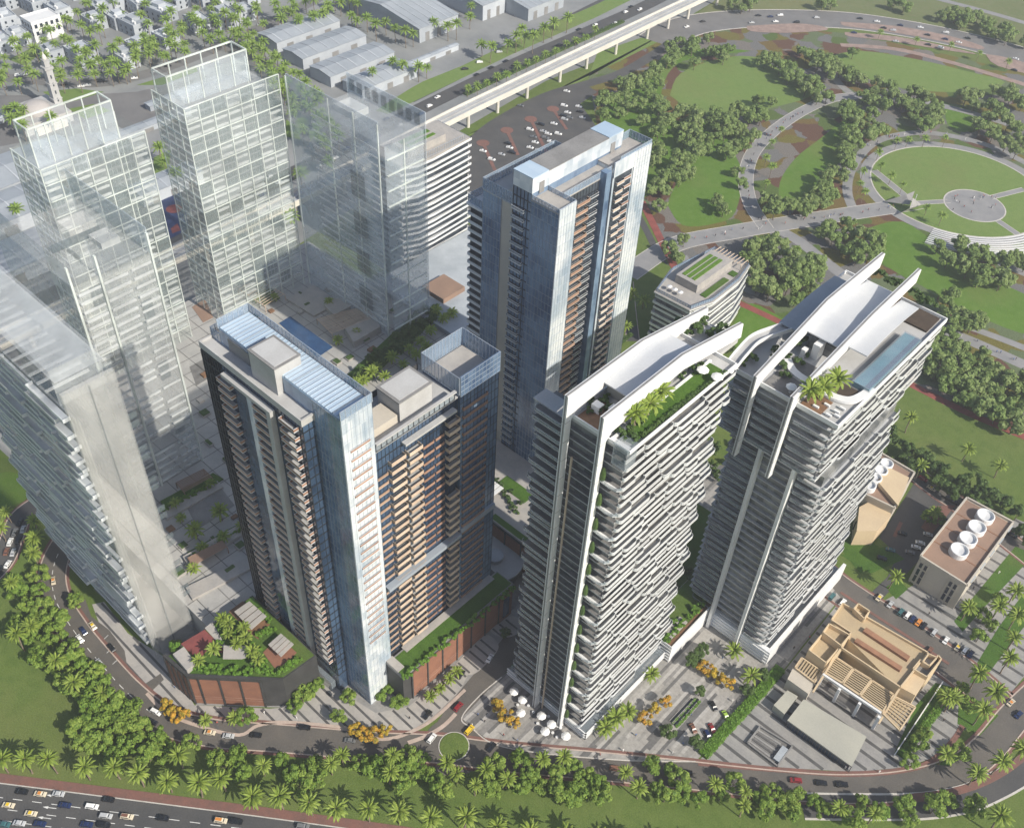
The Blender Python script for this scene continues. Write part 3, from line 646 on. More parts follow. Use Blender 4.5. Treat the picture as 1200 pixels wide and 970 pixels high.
# ------------------------------------------------------------------ white tower A (front) and B (behind, with the overhanging head)
FH = 3.35
def strips(t, xf, y0, y1f, zs, seed, pmin=.35, pmax=1.7):
    """Staggered balconies along the sunny long side, their lengths and depths changing from floor to floor."""
    r = random.Random(seed); n = 0
    for k, z in enumerate(zs):
        g = k//3; y1 = y1f(k); y = y0+[0, .9, 1.8][k % 3]*.4
        while y < y1-3:
            L = [6.0, 8.0, 10.0, 12.0, 14.0][r.randrange(5)]
            if y+L > y1-2.5: L = y1-y
            L = round(L*2)/2
            w = .5+.5*math.sin(.22*y+.9*g+seed)
            P = round(pmin+(pmax-pmin)*min(1, max(0, .55*w+.45*r.random())), 1)
            put('balcony', balc(L, P, WB), t, (xf, y, z)); y += L+.05; n += 1
    return n
def endwave(base, amp): return lambda k: base+amp*(1-((k % 3)/2.0))+.8*math.sin(k*.55)

A = thing('white_apartment_tower', 'tall white balconied apartment tower with two vertical fins rising from the umbrella plaza', 'tower', (-108, 152, 0))
AX0, AX1, AY0, AY1 = -123.0, -93.0, 152.6, 199.0
mb = MB(); mb.box(-111.6, AY0+1.2, 0, AX1-.6, AY1-1.5, 139.2); mb.box(AX0+1.2, AY0+1.2, 0, -111.6, 160.5, 133); mb.build('body', M['interior_glass'], A)
zsA = [5.5+FH*k for k in range(40)]
ywA = endwave(198.6, 3.2)
sl = {}
for k, z in enumerate(zsA):
    mb = MB(); mb.prism([(AX0, AY0), (AX1+.05, AY0), (AX1+.05, ywA(k)-1.0), (-111.8, ywA(k)-1.0), (-111.8, 161), (AX0, 161)], z-.35, z-.02, 0, 1); mb.build('floor_slab', [M['slab_grey'], M['pave_mid']], A)
strips(A, AX1, AY0, ywA, zsA, 3)
r = random.Random(5)
for k, z in enumerate(zsA):                                   # narrow end, left of the fins
    L = [9.5, 10.5, 11.5][(k+k//3) % 3]; P = round(.6+1.0*r.random(), 1)
    put('balcony', balc(L, P, WS, key='s'), A, (-112.2-L, AY0, z), -math.pi/2)
for k in range(13):                                           # three-storey terraces right of the fins
    z = zsA[0]+3*FH*k
    mb = MB(); P_ = [(-98.6, AY0), (-98.6, AY0-1.1), (-95.5, AY0-1.4), (-93.2, AY0-1.0), (-92.4, AY0)]
    mb.prism(P_, z-.28, z, 0)
    for a, b in zip(P_[1:], P_[2:]): mb.bar((a[0], a[1], z+.5), (b[0], b[1], z+.5), .1, 1.0, 1)
    o = mb.build('terrace', [M['white'], M['rail_glass']], A)
    mb = MB(); mb.lathe([(.4, 0), (.7, .5), (.8, 1.6), (.7, 3.2), (.4, 4.6), (.1, 5.0)], 9, (-98.3, AY0-.6, z)); mb.build('planter_shrub', M['hedge_dark'], o)
def fin(t, x, prof, w=1.25):
    mb = MB(); prof_x(mb, prof, x-w/2, x+w/2); o = mb.build('fin', M['white'], t)
    cap = MB(); top = prof[-4:]
    for a, b in zip(top, top[1:]): cap.bar((x, a[0], a[1]+.06), (x, b[0], b[1]+.06), .5, .1)
    cap.build('coping_groove', M['concrete_dark'], o)
    pj = MB(); yf = min(q[0] for q in prof); z = min(q[1] for q in prof)+7
    while z < max(q[1] for q in prof)-8:
        pj.box(x-w/2-.02, yf-.02, z, x+w/2+.02, yf+1.9, z+.12); z += 7
    tag(pj.build('panel_joint', M['concrete_dark'], o), kind='stuff'); return o
fin(A, -111.0, [(151.9, 0), (151.9, 140.2), (153.9, 142.3), (184, 144.2), (213.2, 138.6), (212.6, 143.4), (181, 149.4), (149.6, 149.4), (149.6, 0)])
fin(A, -99.5, [(151.9, 0), (151.9, 140.2), (153.9, 142.3), (184, 144.6), (213.8, 138.6), (213.2, 143.9), (183, 150.2), (149.6, 149.8), (149.6, 0)])
mb = MB(); mb.box(-108.6, 151.0, 0, -108.2, 151.5, 128); mb.build('drain_rail', M['cream'], A)
# roof of A
mb = MB(); mb.box(-111.8, AY0, 139.2, AX1+.6, 200.5, 140.0); mb.box(-112, 200.5, 138.2, -98.5, 211.5, 139.6); mb.build('roof_deck', M['concrete'], A)
mb = MB(); parapet(mb, -111.4, AY0, AX1+1.2, 200.5, 140.0, 141.2, .35); mb.build('roof_parapet', M['white'], A)
mb = MB()
ys = np.linspace(164.5, 193, 14); zt = [144.2+2.4*math.sin((y-160)/38*math.pi) for y in ys]
for i in range(13):
    for (xa, xb, dz) in ((-110.3, -105.2, 0), (-105.2, -100.2, 0)):
        mb.poly([(xa, ys[i], zt[i]), (xb, ys[i], zt[i]), (xb, ys[i+1], zt[i+1]), (xa, ys[i+1], zt[i+1])])
        mb.poly([(xa, ys[i+1], zt[i+1]-.4), (xb, ys[i+1], zt[i+1]-.4), (xb, ys[i], zt[i]-.4), (xa, ys[i], zt[i]-.4)])
mb.poly([(-110.3, ys[0], zt[0]-.4), (-100.2, ys[0], zt[0]-.4), (-100.2, ys[0], zt[0]), (-110.3, ys[0], zt[0])])
mb.build('roof_canopy', mat('pale_metal_canopy', (.55, .56, .57), .35, .15, .05, c2=(.45, .47, .50)), A)
mb = MB(); mb.box(-110.2, 166, 140.02, -100.3, 190, 143.2); mb.build('penthouse', M['interior_glass'], A)
mb = MB(); mb.box(-97.8, 156, 140.0, -93.6, 196, 140.5); mb.build('roof_lawn', M['lawn_deep'], A)
mb = MB(); mb.box(-98.6, 154.2, 140.0, -97.8, 197, 140.8); mb.box(-98.6, 153.2, 140, -92.6, 154.2, 140.9); mb.build('planter_kerb', M['white'], A)
mb = MB(); mb.box(-96.5, 152.0, 134, -92.2, 156.5, 141.4); mb.build('corner_bay', M['rail_glass'], A)
mb = MB(); mb.box(-110, 153.6, 140.02, -100.4, 163.8, 140.3); mb.build('terrace_deck', M['timber'], A)
mb = MB()
for q in ((-109, 158), (-105, 160)): mb.box(q[0], q[1], 140.3, q[0]+2.6, q[1]+.2, 142.4); mb.box(q[0], q[1], 142.4, q[0]+2.6, q[1]+2.2, 142.6)
mb.build('garden_pavilion', M['white'], A)
mb = MB(); mb.box(-124.4, 153.5, 133, -112.2, 158, 137.2, 0); mb.box(-124.6, 153.2, 137.2, -112, 158.4, 137.6, 1); mb.build('corner_penthouse', [M['rail_glass'], M['concrete']], A)
mb = MB(); mb.box(-126, 152.4, 0, -89.8, 201, 4.6, 0); mb.build('base', M['rail_glass'], A)
mb = MB()
for z in (1.4, 2.8, 4.4): mb.box(-126.3, 152.0, z, -89.4, 152.4, z+.5); mb.box(-89.8, 152.0, z, -89.4, 201, z+.5)
mb.build('base_louvre', M['white'], A)

B = thing('stepped_white_tower', 'white balconied tower with an overhanging head and roof pool, beside the beige flat-roofed building', 'tower', (-80, 222, 0))
mb = MB(); mb.box(-97.6, 224, 0, -65.4, 271, 97); mb.build('body', M['interior_glass'], B)
mb = MB(); mb.box(-101.8, 222.6, 97, -68, 290, 119.2); mb.build('upper_body', M['interior_glass'], B)
zsB = [9.0+FH*k for k in range(26)]; ywB = endwave(271, 3.0)
for k, z in enumerate(zsB):
    mb = MB(); mb.box(-98.6, 223, z-.35, -64.6, ywB(k)-1, z-.02); mb.build('floor_slab', M['slab_grey'], B)
strips(B, -64.6, 223, ywB, zsB, 8)
zsU = [97.0+FH*k for k in range(7)]; ywU = endwave(288, 3.0)
for k, z in enumerate(zsU):
    mb = MB(); mb.box(-102.8, 221.4, z-.4, -67.4, ywU(k)-1, z-.02); mb.build('floor_slab', M['slab_grey'], B)
strips(B, -67.4, 221.4, ywU, zsU, 12)
r = random.Random(6)
for k, z in enumerate(zsB):
    L = [9.0, 10.0, 11.0][(k+k//3) % 3]; put('balcony', balc(L, round(.7+1.1*r.random(), 1),WS, key='s'), B, (-87.0-L, 223, z), -math.pi/2)
    put('balcony', balc(8.0, round(.7+1.0*r.random(), 1),WS, key='s'), B, (-73.2, 223, z), -math.pi/2)
for k, z in enumerate(zsU[:6]):
    put('balcony', balc(9.0, 1.4,WS, key='s'), B, (-102.8, 221.4, z), -math.pi/2); put('balcony', balc(11.5, round(1+r.random(), 1),WS, key='s'), B, (-79.4, 221.4, z), -math.pi/2)
    put('balcony', balc(11.0, .8,WS, key='s'), B, (-92.2, 221.4, z), -math.pi/2)
for x in (-86.2, -74.0):
    mb = MB(); mb.box(x-.6, 220.4, 0, x+.6, 222.8, 97.0); mb.build('fin', M['white'], B)
fin(B, -93.0, [(219.6, 91.6), (219.6, 118.5), (222.4, 121.4), (252, 127.4), (291, 128), (291.5, 133.4), (255, 133.6), (217.2, 125.2), (217.0, 91.6)])
fin(B, -80.4, [(219.6, 91.0), (219.6, 118.5), (222.4, 121.4), (252, 125.4), (292, 128), (292.5, 133.0), (262, 131.4), (217.2, 125.2), (217.0, 91.0)])
mb = MB(); mb.box(-103, 221.2, 95.8, -67, 290, 96.6); mb.build('soffit', M['white'], B)
mb = MB(); mb.box(-103, 221.2, 119.2, -66.8, 291.5, 120.0); mb.build('roof_deck', M['concrete'], B)
mb = MB(); parapet(mb, -103.4, 220.9, -66.0, 292, 119.4, 121.0, .4); mb.build('roof_parapet', M['white'], B)
mb = MB(); mb.box(-72.6, 240, 120.0, -66.6, 274, 122.2, 0); mb.build('pool_wall', M['rail_glass'], B)
mb = MB(); mb.box(-72.2, 240.5, 120, -67.0, 273.5, 122.0); mb.build('pool_water', M['pool'], B)
mb = MB(); mb.box(-68.6, 240.6, 122.05, -67.1, 273.4, 122.1); mb.build('pool_deep_edge', M['pool_deep'], B)
mb = MB()
ys = np.linspace(245, 283, 12); zt = [125.6+3.0*math.sin((y-236)/56*math.pi) for y in ys]
def slope_roof(name, x0, x1, ys, zt, m, t, th=.4):
    mb = MB()
    for i in range(len(ys)-1):
        mb.poly([(x0, ys[i], zt[i]), (x1, ys[i], zt[i]), (x1, ys[i+1], zt[i+1]), (x0, ys[i+1], zt[i+1])])
        mb.poly([(x0, ys[i+1], zt[i+1]-th), (x1, ys[i+1], zt[i+1]-th), (x1, ys[i], zt[i]-th), (x0, ys[i], zt[i]-th)])
        mb.poly([(x1, ys[i], zt[i]-th), (x1, ys[i+1], zt[i+1]-th), (x1, ys[i+1], zt[i+1]), (x1, ys[i], zt[i])])
    mb.poly([(x0, ys[0], zt[0]-th), (x1, ys[0], zt[0]-th), (x1, ys[0], zt[0]), (x0, ys[0], zt[0])]); return mb.build(name, m, t)
canopy_m = bpy.data.materials['pale_metal_canopy']
slope_roof('roof_canopy', -92.3, -81.1, ys, zt, canopy_m, B)
slope_roof('roof_canopy', -79.7, -73.5, ys[1:], [z-1.2 for z in zt[1:]], canopy_m, B)
slope_roof('roof_canopy', -102, -93.8, ys[:11], [z-2.0 for z in zt[:11]], M['steel'], B)
mb = MB(); mb.box(-92, 247, 120, -81.4, 280, 124.6); mb.build('penthouse', M['interior_glass'], B)
mb = MB(); mb.box(-88.5, 243, 120, -86.2, 246.8, 125.4); mb.box(-91, 241, 120, -89.5, 243, 123); mb.build('stair_wall', M['white'], B)
mb = MB(); mb.box(-79.2, 222, 120.0, -72.5, 229.5, 120.3); mb.build('terrace_deck', M['timber'], B)
mb = MB()
for i, (x, y) in enumerate(((-71.5, 223), (-70.5, 226), (-74, 226.5), (-70, 228.5), (-76, 223.5), (-69.5, 224.5))): mb.box(x, y, 120.3, x+1.8, y+.8, 120.9)
mb.build('lounge_furniture', M['white'], B)
mb = MB(); mb.box(-92, 222, 120.0, -81, 240, 120.25); mb.build('garden_bed', M['pave_mid'], B)
cvp = smooth_line([(-92.5, 236), (-88, 232.5), (-82, 231.5), (-75, 231), (-69.5, 233), (-67.5, 238), (-67.2, 243)], 6)
mb = MB(); ribbon(mb, cvp, 1.3, -1.3, 121.2, 0, .9); mb.build('curved_walk', M['white'], B)
mb = MB(); mb.box(-76, 234, 120.02, -69.5, 239.4, 120.4); mb.build('sunken_seating', M['soil'], B)
mb = MB(); mb.box(-80, 281, 120, -68, 290.5, 120.7); mb.box(-92, 283, 120, -81.5, 290.5, 120.8); mb.build('planter_bed', M['soil'], B)
mb = MB(); mb.box(-99.4, 222.2, 0, -62.2, 224, 7.6, 0); mb.build('base_front', M['white_panel'], B)
mb = MB(); prof_x(mb, [(222.2, 0), (277, 0), (277, 9.4), (260, 9.0), (222.2, 7.6)], -62.2, -61.0); mb.build('base_wall', M['white'], B)
mb = MB(); mb.box(-99.4, 224, 5.8, -62.2, 276, 6.3); mb.build('base_deck', M['concrete'], B)
mb = MB()
for k in range(4): mb.box(-99.6, 221.8, 1+k*1.7, -61.4, 222.2, 1.6+k*1.7)
mb.build('base_louvre', M['white'], B)

# curved sky walk between the two white towers
sw = thing('sky_walk', 'curved white sky walk linking the roof gardens of the two white towers', 'walkway', G(850, 430, 124))
ln = smooth_line(G2([(812, 432), (832, 439), (852, 433), (868, 415), (885, 398), (910, 388), (935, 380)], 124), 7)
mb = MB(); ribbon(mb, ln, 1.7, -1.7, 124, 0, .7); mb.build('deck', M['concrete'], sw)
for s_ in (1, -1):
    mb = MB(); ribbon(mb, ln, s_*1.7+.15, s_*1.7-.15, 125.1, 0, 1.6); mb.build('parapet', M['white'], sw)
for q in (ln[4], ln[len(ln)//2], ln[-6]):
    mb = MB(); mb.tube([(q[0], q[1], 118), (q[0], q[1], 123.4)], .5, 8); mb.build('post', M['white'], sw)
# planted podium between the two
g0 = G(787, 758, 10); g1 = G(837, 708, 10)
gp = thing('garden_podium', 'low white podium with a planted roof between the two white towers', 'podium', (g0[0]-8, g0[1], 0))
X1 = (g0[0]+g1[0])/2; Yg0, Yg1 = g0[1], g1[1]+3
mb = MB(); mb.box(X1-14, Yg0+.3, 0, X1-.4, Yg1, 9.0); mb.build('body', M['concrete'], gp)
mb = MB(); prof_x(mb, [(Yg0, 0), (Yg1, 0), (Yg1, 10.4), (Yg0, 9.8)], X1-.4, X1); mb.build('front_wall', M['white'], gp)
mb = MB(); mb.box(X1-14, Yg0, 8.9, X1-.4, Yg0+.3, 9.8); mb.build('side_wall', M['white'], gp)
for k in range(5):
    mb = MB(); mb.box(X1-14, Yg0-.25, 1+1.7*k, X1-.4, Yg0, 1.7+1.7*k); mb.build('louvre', M['white'], gp)
mb = MB(); mb.box(X1-2.2, Yg0+.4, 9.0, X1-.5, Yg1, 9.3); mb.build('deck_strip', M['timber'], gp)
mb = MB(); mb.box(X1-13.8, Yg0+.4, 9.0, X1-2.3, Yg1, 9.25); mb.build('roof_lawn', M['lawn_deep'], gp)
mb = MB(); mb.box(X1-6, Yg0+3, 9.25, X1-2.4, Yg0+13, 10.0); mb.build('roof_slab', M['pave_light'], gp)
mb = MB(); mb.box(X1-40, Yg1, 0, X1-14, Yg1+40, 3.0); mb.build('court_deck', M['lawn_deep'], gp)

# ------------------------------------------------------------------ bronze-balconied tower (front left) on its podium
PZ = 17.0
T6 = thing('bronze_balcony_tower', 'dark glass tower with bronze balconies and light blue glass roof by the red court', 'tower', (-180, 110, 0))
FT = 3.6; zs6 = [14+FT*k for k in range(33)]
mb = MB(); mb.box(-209.4, 106.4, 0, -164.2, 110.4, 132.4); mb.build('body', M['navy_glass'], T6)
mb = MB(); mb.box(-205, 110.4, 0, -152.8, 120.8, 138.6); mb.build('glass_slab', M['blue_glass'], T6)
mb = MB(); mb.box(-152.8, 110.4, 0, -152.5, 112.5, 141.2); mb.box(-152.8, 112.5, 0, -152.5, 119.3, 34); mb.box(-152.8, 112.5, 126.5, -152.5, 119.3, 141.2); mb.box(-152.8, 119.3, 0, -152.5, 120.8, 141.2); mb.build('end_wall', M['sky_glass'], T6)
mb = MB(); grid_bars(mb, 'Y', 106.36, -209.4, -164.2, 10, 132.4, 1.5, FT, .1, .08, .3); mb.build('mullion_grid', M['mullion'], T6)
mb = MB(); grid_bars(mb, 'X', -164.16, 106.4, 110.4, 10, 132.4, 1.9, FT, .14, .1, .4); mb.build('mullion_grid', M['mullion'], T6)
mb = MB(); grid_bars(mb, 'Y', 110.36, -164.1, -152.8, 0, 138.6, 1.6, FT, .06, .05, .08); mb.build('mullion_grid', M['mullion_pale'], T6)
mb = MB(); grid_bars(mb, 'X', -152.46, 110.4, 120.8, 0, 141.2, 1.5, FT, .06, .04, .08); mb.build('mullion_grid', M['mullion_pale'], T6)
mb = MB(); mb.box(-209.6, 106.2, 132.4, -164, 110.6, 133.0); mb.build('roof_slab', M['concrete'], T6)
mb = MB(); mb.box(-209.8, 106.0, 131.6, -163.8, 106.5, 133.9); mb.box(-209.8, 106.5, 131.6, -209.3, 110.4, 133.9); mb.box(-164.4, 106.5, 131.6, -163.8, 110.4, 133.9); mb.build('roof_parapet', M['concrete'], T6)
mb = MB()
for k in range(16): mb.box(-204.8+k*3.25, 110.6, 138.6, -204.8+k*3.25+2.95, 120.6, 139.1)
mb.build('blue_roof', M['roof_glass'], T6)
rb_ = MB()
for k in range(34): rb_.box(-204.6+k*1.52, 110.7, 139.1, -204.6+k*1.52+.16, 120.5, 139.35)
rb_.build('roof_rib', M['mullion_pale'], T6)
glass_screen('roof_screen', T6, -205.2, 110.2, -152.4, 121.0, 138.7, 141.8, 1.7, 'NWE')
glass_screen('roof_screen', T6, -209.8, 110.4, -205.2, 121.0, 133, 136.6, 1.5, 'NWS')
mb = MB(); mb.box(-188, 108.4, 133, -176.6, 117, 142.2); mb.build('lift_housing', M['concrete'], T6)
mb = MB(); mb.box(-188.2, 108.2, 142.2, -176.4, 117.2, 142.5); mb.build('lift_roof', M['concrete_dark'], T6)
mb = MB(); mb.box(-187.4, 109, 142.5, -177.2, 116.4, 142.62); mb.build('lift_roof_panel', M['concrete'], T6)
mb = MB(); mb.box(-201, 110.25, 133, -191.5, 110.4, 137.5); mb.build('plant_louvre', M['concrete_dark'], T6)
mb = MB(); mb.box(-198.6, 104.6, 128.2, -176.2, 106.3, 129.4); mb.build('slab_cap', M['concrete'], T6)
mb = MB(); mb.box(-178.2, 104.6, 9, -176.2, 106.3, 128.2); mb.build('concrete_fin', M['concrete'], T6)
mb = MB(); mb.box(-187.4, 104.9, 11, -185.2, 106.3, 128.2); mb.build('pale_glass_fin', M['sky_glass'], T6)
mb = MB(); mb.box(-194.2, 105.6, 11, -187.4, 106.2, 128.2); mb.build('bay_glass', M['navy_glass'], T6)
BB = [M['brown'], M['brown']]; WBB = [M['white'], M['brown']]
def mk_bal(L, P, edge, panel, key, rail=1.1):
    return balc(L, P, [M[edge], M[panel]], rail, False, .32, key)
r = random.Random(11)
for k, z in enumerate(zs6):
    if z < 128: put('balcony', mk_bal(6.4, 1.9, 'white_panel', 'brown', 't6a'), T6, (-201.2, 106.3, z), -math.pi/2)
    if z < 126: put('balcony', mk_bal(6.4, 1.5, 'white_panel', 'brown', 't6b'), T6, (-184.9, 106.2, z), -math.pi/2)
    if 14 < z < 131: put('balcony', mk_bal(6.6, 1.7, 'white_panel', 'brown', 't6c'), T6, (-172.4, 106.3, z), -math.pi/2)
    if 34 < z < 127: put('balcony', mk_bal(6.8, .6, 'white_panel', 'brown', 't6d', .8), T6, (-152.8, 112.5, z))
mb = MB(); mb.box(-152.9, 112.5, 34, -152.6, 119.3, 126.5); mb.build('recess_wall', M['sky_glass'], T6)
mb = MB(); mb.box(-209.6, 106.1, 0, -206.5, 106.4, 132); grid_bars(mb, 'Y', 106.2, -209.4, -201.4, 8, 131, 1.3, FT, .25, .35, .5); mb.build('corner_grid', M['mullion'], T6)
mb = MB(); mb.box(-206, 104.2, 0, -166, 106, 5.5); mb.build('lobby_glass', M['rail_glass'], T6)

T6b = thing('cream_balcony_tower', 'tower wing with cream balconies and a grey lift housing, above the terracotta podium', 'tower', (-160, 140, 0))
zsb = [PZ+3.0+FT*k for k in range(28)]
mb = MB(); mb.box(-171, 121.2, 0, -154.0, 154, 117.4); mb.build('body', M['navy_glass'], T6b)
mb = MB(); grid_bars(mb, 'X', -153.96, 121.2, 154, PZ, 117.4, 1.45, FT, .12, .09, .4); mb.build('mullion_grid', M['mullion'], T6b)
mb = MB(); mb.box(-171, 121.2, 117.4, -153.8, 154, 118); mb.build('roof_slab', M['concrete'], T6b)
mb = MB(); mb.box(-154.0, 122, 118, -153.7, 152.5, 120.6); mb.build('roof_windows', M['rail_glass'], T6b)
mb = MB(); grid_bars(mb, 'X', -153.68, 122, 152.5, 118, 120.6, 2.1, 2.6, .2, .1); mb.build('roof_frame', M['mullion'], T6b)
mb = MB(); mb.box(-154.2, 122, 120.6, -153.2, 153, 121.1); mb.build('roof_edge', M['concrete'], T6b)
mb = MB(); mb.box(-153.8, 131.5, 114.4, -152.0, 152, 115.2); mb.build('eaves_slab', M['concrete'], T6b)
mb = MB(); mb.box(-167, 134.6, 118, -157.6, 147.2, 125.4); mb.build('lift_housing', M['concrete'], T6b)
mb = MB(); mb.box(-167.3, 134.3, 125.4, -157.3, 147.5, 125.8); mb.build('lift_roof', M['concrete_dark'], T6b)
mb = MB(); mb.box(-166.4, 135.2, 125.8, -158.2, 146.6, 125.92); mb.build('lift_roof_panel', M['concrete'], T6b)
mb = MB(); mb.box(-165, 123.5, 118, -158, 134, 121.2); mb.build('plant_room', M['beige_grey'], T6b)
mb = MB(); mb.box(-171.2, 121, 118, -170.8, 154, 120.2); mb.build('roof_parapet', M['charcoal'], T6b)
for k, z in enumerate(zsb):
    if z < 113:
        put('balcony', mk_bal(5.6, 1.7, 'cream', 'cream', 'b1'), T6b, (-154, 126.2, z))
        put('balcony', mk_bal(5.2, 2.3, 'cream', 'cream', 'b2'), T6b, (-154, 132.6, z))
        if abs(k-17) > 0: put('balcony', mk_bal(4.6, 2.0, 'cream', 'cream', 'b3'), T6b, (-154, 148.8, z))
mb = MB(); mb.box(-153.7, 121.5, zsb[10]-.4, -151.4, 153.8, zsb[10]+1.0); mb.build('belt_course', M['mullion_pale'], T6b)
T6c = thing('glass_crown_tower', 'glass tower wing with a walled pale roof behind the cream balcony wing', 'tower', (-161, 163, 0))
mb = MB(); mb.box(-169, 154.2, 0, -153.2, 171, 118.6); mb.build('body', M['blue_glass'], T6c)
mb = MB(); grid_bars(mb, 'X', -153.16, 154.2, 171, PZ, 118.6, 1.5, FT, .08, .06, .14); mb.build('mullion_grid', M['mullion'], T6c)
mb = MB(); mb.box(-168.6, 154.6, 118.6, -153.6, 170.6, 119.2); mb.build('roof_slab', M['pave_light'], T6c)
mb = MB(); mb.box(-153.2, 154.2, 118.4, -152.8, 171, 126); mb.build('crown_glass', M['blue_glass'], T6c)
mb = MB(); grid_bars(mb, 'X', -152.76, 154.2, 171, 118.4, 126, 1.5, 1.9, .08, .05, .1); mb.build('crown_frame', M['mullion_pale'], T6c)
glass_screen('roof_screen', T6c, -169.2, 154, -153.2, 171.2, 119, 125.6, 1.4, 'NWS')
for k in range(29):
    z = PZ+2+FT*k
    if z < 115: put('balcony', mk_bal(10.5, .8, 'brown', 'brown', 'c1', .8), T6c, (-153.2, 155.2, z))
mb = MB(); mb.box(-153.2, 154.3, 56, -152.2, 170.8, 58.2); mb.build('belt_course', M['mullion_pale'], T6c)

# podiums
def clad_wall(parent, p, q, z0, z1, n, panel='terracotta', frame='charcoal', gap=.7, out=.35):
    """A wall of tall panels between dark piers from p to q (seen from the right-hand side of p->q)."""
    p = Vector((*p, 0)); q = Vector((*q, 0)); d = (q-p); L = d.length; d.normalize(); s = Vector((d.y, -d.x, 0)); w = L/n
    for i in range(n):
        a = p+d*(i*w+gap*.5); b = p+d*((i+1)*w-gap*.5)
        mb = MB(); mb.prism([(a+s*out)[:2], (b+s*out)[:2], (b-s*.05)[:2], (a-s*.05)[:2]], z0+.4, z1-1.3); mb.build('cladding_panel', M[panel], parent)
        for f in (.22, .3):
            zz = z0+(z1-z0)*f; mb = MB(); mb.bar((a+s*(out+.03)).to_tuple()[:2]+(zz,), (b+s*(out+.03)).to_tuple()[:2]+(zz,), .08, .16); mb.build('panel_joint', M['brown'], parent)
    for i in range(n+1):
        a = p+d*(i*w); mb = MB(); mb.prism([(a-d*gap*.4+s*(out+.25))[:2], (a+d*gap*.4+s*(out+.25))[:2], (a+d*gap*.4-s*.05)[:2], (a-d*gap*.4-s*.05)[:2]], z0, z1+.1); mb.build('pier', M[frame], parent)
pod = [(-208.5, 67.5), (-196.5, 68.6), (-177.6, 85.2), (-172.8, 90.2), (-172.0, 103.8), (-208, 103.8)]
P1 = thing('court_podium', 'podium with a red sports court and roof garden at the foot of the bronze tower', 'podium', (-190, 88, 0))
mb = MB(); mb.prism(pod, 0, PZ, 0); mb.build('body', M['charcoal'], P1)
mb = MB(); mb.prism([(-208.9, 67.1), (-196.2, 68.2), (-177.2, 84.9), (-172.4, 90), (-172.3, 90.6), (-177.8, 85.8), (-196.6, 69.2), (-208.9, 68.1)], PZ-1.0, PZ+.8); mb.build('parapet', M['charcoal'], P1)
clad_wall(P1, (-194, 70.8), (-178.2, 84.7), 0, PZ-.5, 3)
clad_wall(P1, (-208.3, 67.5), (-196.6, 68.6), 0, PZ-.5, 4)
clad_wall(P1, (-196.5, 68.6), (-194, 70.8), 0, PZ-.5, 1)
mb = MB(); mb.prism([(-207.6, 68.6), (-196.8, 69.6), (-178, 86), (-173.4, 90.6), (-172.6, 103.4), (-207.6, 103.4)], PZ, PZ+.12); mb.build('roof_lawn', M['lawn_deep'], P1)
def pod_q(px, z=PZ): return [G(x, y, z)[:2] for x, y in px]
def zq(o, s, pts): return [(o[0]+x/s, o[1]+y/s) for x, y in pts]
ZO, ZS = (190, 700), 5.705
def podsheet(name, pts, z0, z1, m, parent=P1):
    mb = MB(); mb.prism(pod_q(zq(ZO, ZS, pts), PZ), z0, z1); return mb.build(name, M[m], parent)
podsheet('red_court', [(125, 310), (285, 215), (420, 345), (400, 375), (330, 320), (270, 390), (200, 385)], PZ+.12, PZ+.2, 'court')
podsheet('white_slab', [(80, 405), (155, 355), (230, 460), (175, 515)], PZ+.12, PZ+2.6, 'pave_light')
podsheet('white_canopy', [(420, 350), (575, 352), (570, 430), (540, 440), (415, 440)], PZ+2.6, PZ+2.9, 'pave_light')
podsheet('stone_walk', [(285, 205), (335, 165), (440, 350), (420, 355)], PZ+.12, PZ+.24, 'pave_light')
podsheet('timber_deck', [(445, 95), (540, 25), (720, 180), (640, 280), (600, 250)], PZ+.12, PZ+.26, 'timber')
podsheet('timber_deck', [(675, 370), (780, 260), (900, 370), (800, 465), (750, 470)], PZ+.12, PZ+.28, 'terracotta')
def slab_rows(pts, n, name='sun_shade', parent=P1, z=PZ+2.6, m='pave_light', gap=.82):
    a, b, c, d = [Vector((*p, 0)) for p in pod_q(zq(ZO, ZS, pts), PZ)]
    for i in range(n):
        t0, t1 = i/n, (i+gap)/n; mb = MB()
        mb.prism([a.lerp(d, t0)[:2], b.lerp(c, t0)[:2], b.lerp(c, t1)[:2], a.lerp(d, t1)[:2]], z, z+.3); mb.build(name, M[m], parent)
slab_rows([(490, 125), (590, 55), (710, 160), (610, 250)], 4)
slab_rows([(715, 345), (800, 270), (890, 345), (805, 430)], 4)
# long podium under the cream tower
P2 = thing('terracotta_podium', 'long terracotta and charcoal podium with a planted roof edge along the cross street', 'podium', (-150, 145, 0))
mb = MB(); mb.box(-172, 118.6, 0, -144.2, 173, PZ); mb.build('body', M['charcoal'], P2)
mb = MB(); mb.box(-152.2, 118.3, PZ, -143.8, 173.4, PZ+1.0); mb.build('parapet', M['concrete_dark'], P2)
mb = MB(); mb.box(-151.6, 118.9, PZ+.6, -144.4, 173, PZ+1.06); mb.build('roof_planting', M['lawn_deep'], P2)
mb = MB(); mb.box(-153, 126, PZ+1.0, -150.2, 170, PZ+1.25); mb.build('roof_paving', M['pave_light'], P2)
mb = MB(); mb.box(-152.6, 118.5, PZ+1.0, -146.5, 121.5, PZ+1.5); mb.build('roof_slab', M['pave_light'], P2)
clad_wall(P2, (-144.2, 122.5), (-144.2, 166), 0, PZ-.6, 6)
mb = MB(); mb.box(-144.2, 166, 0, -143.6, 173, PZ-1); mb.build('end_cladding', M['terracotta'], P2)
mb = MB(); mb.box(-143.7, 168.2, 2, -143.3, 171.2, 13); mb.build('doorway', M['navy_glass'], P2)
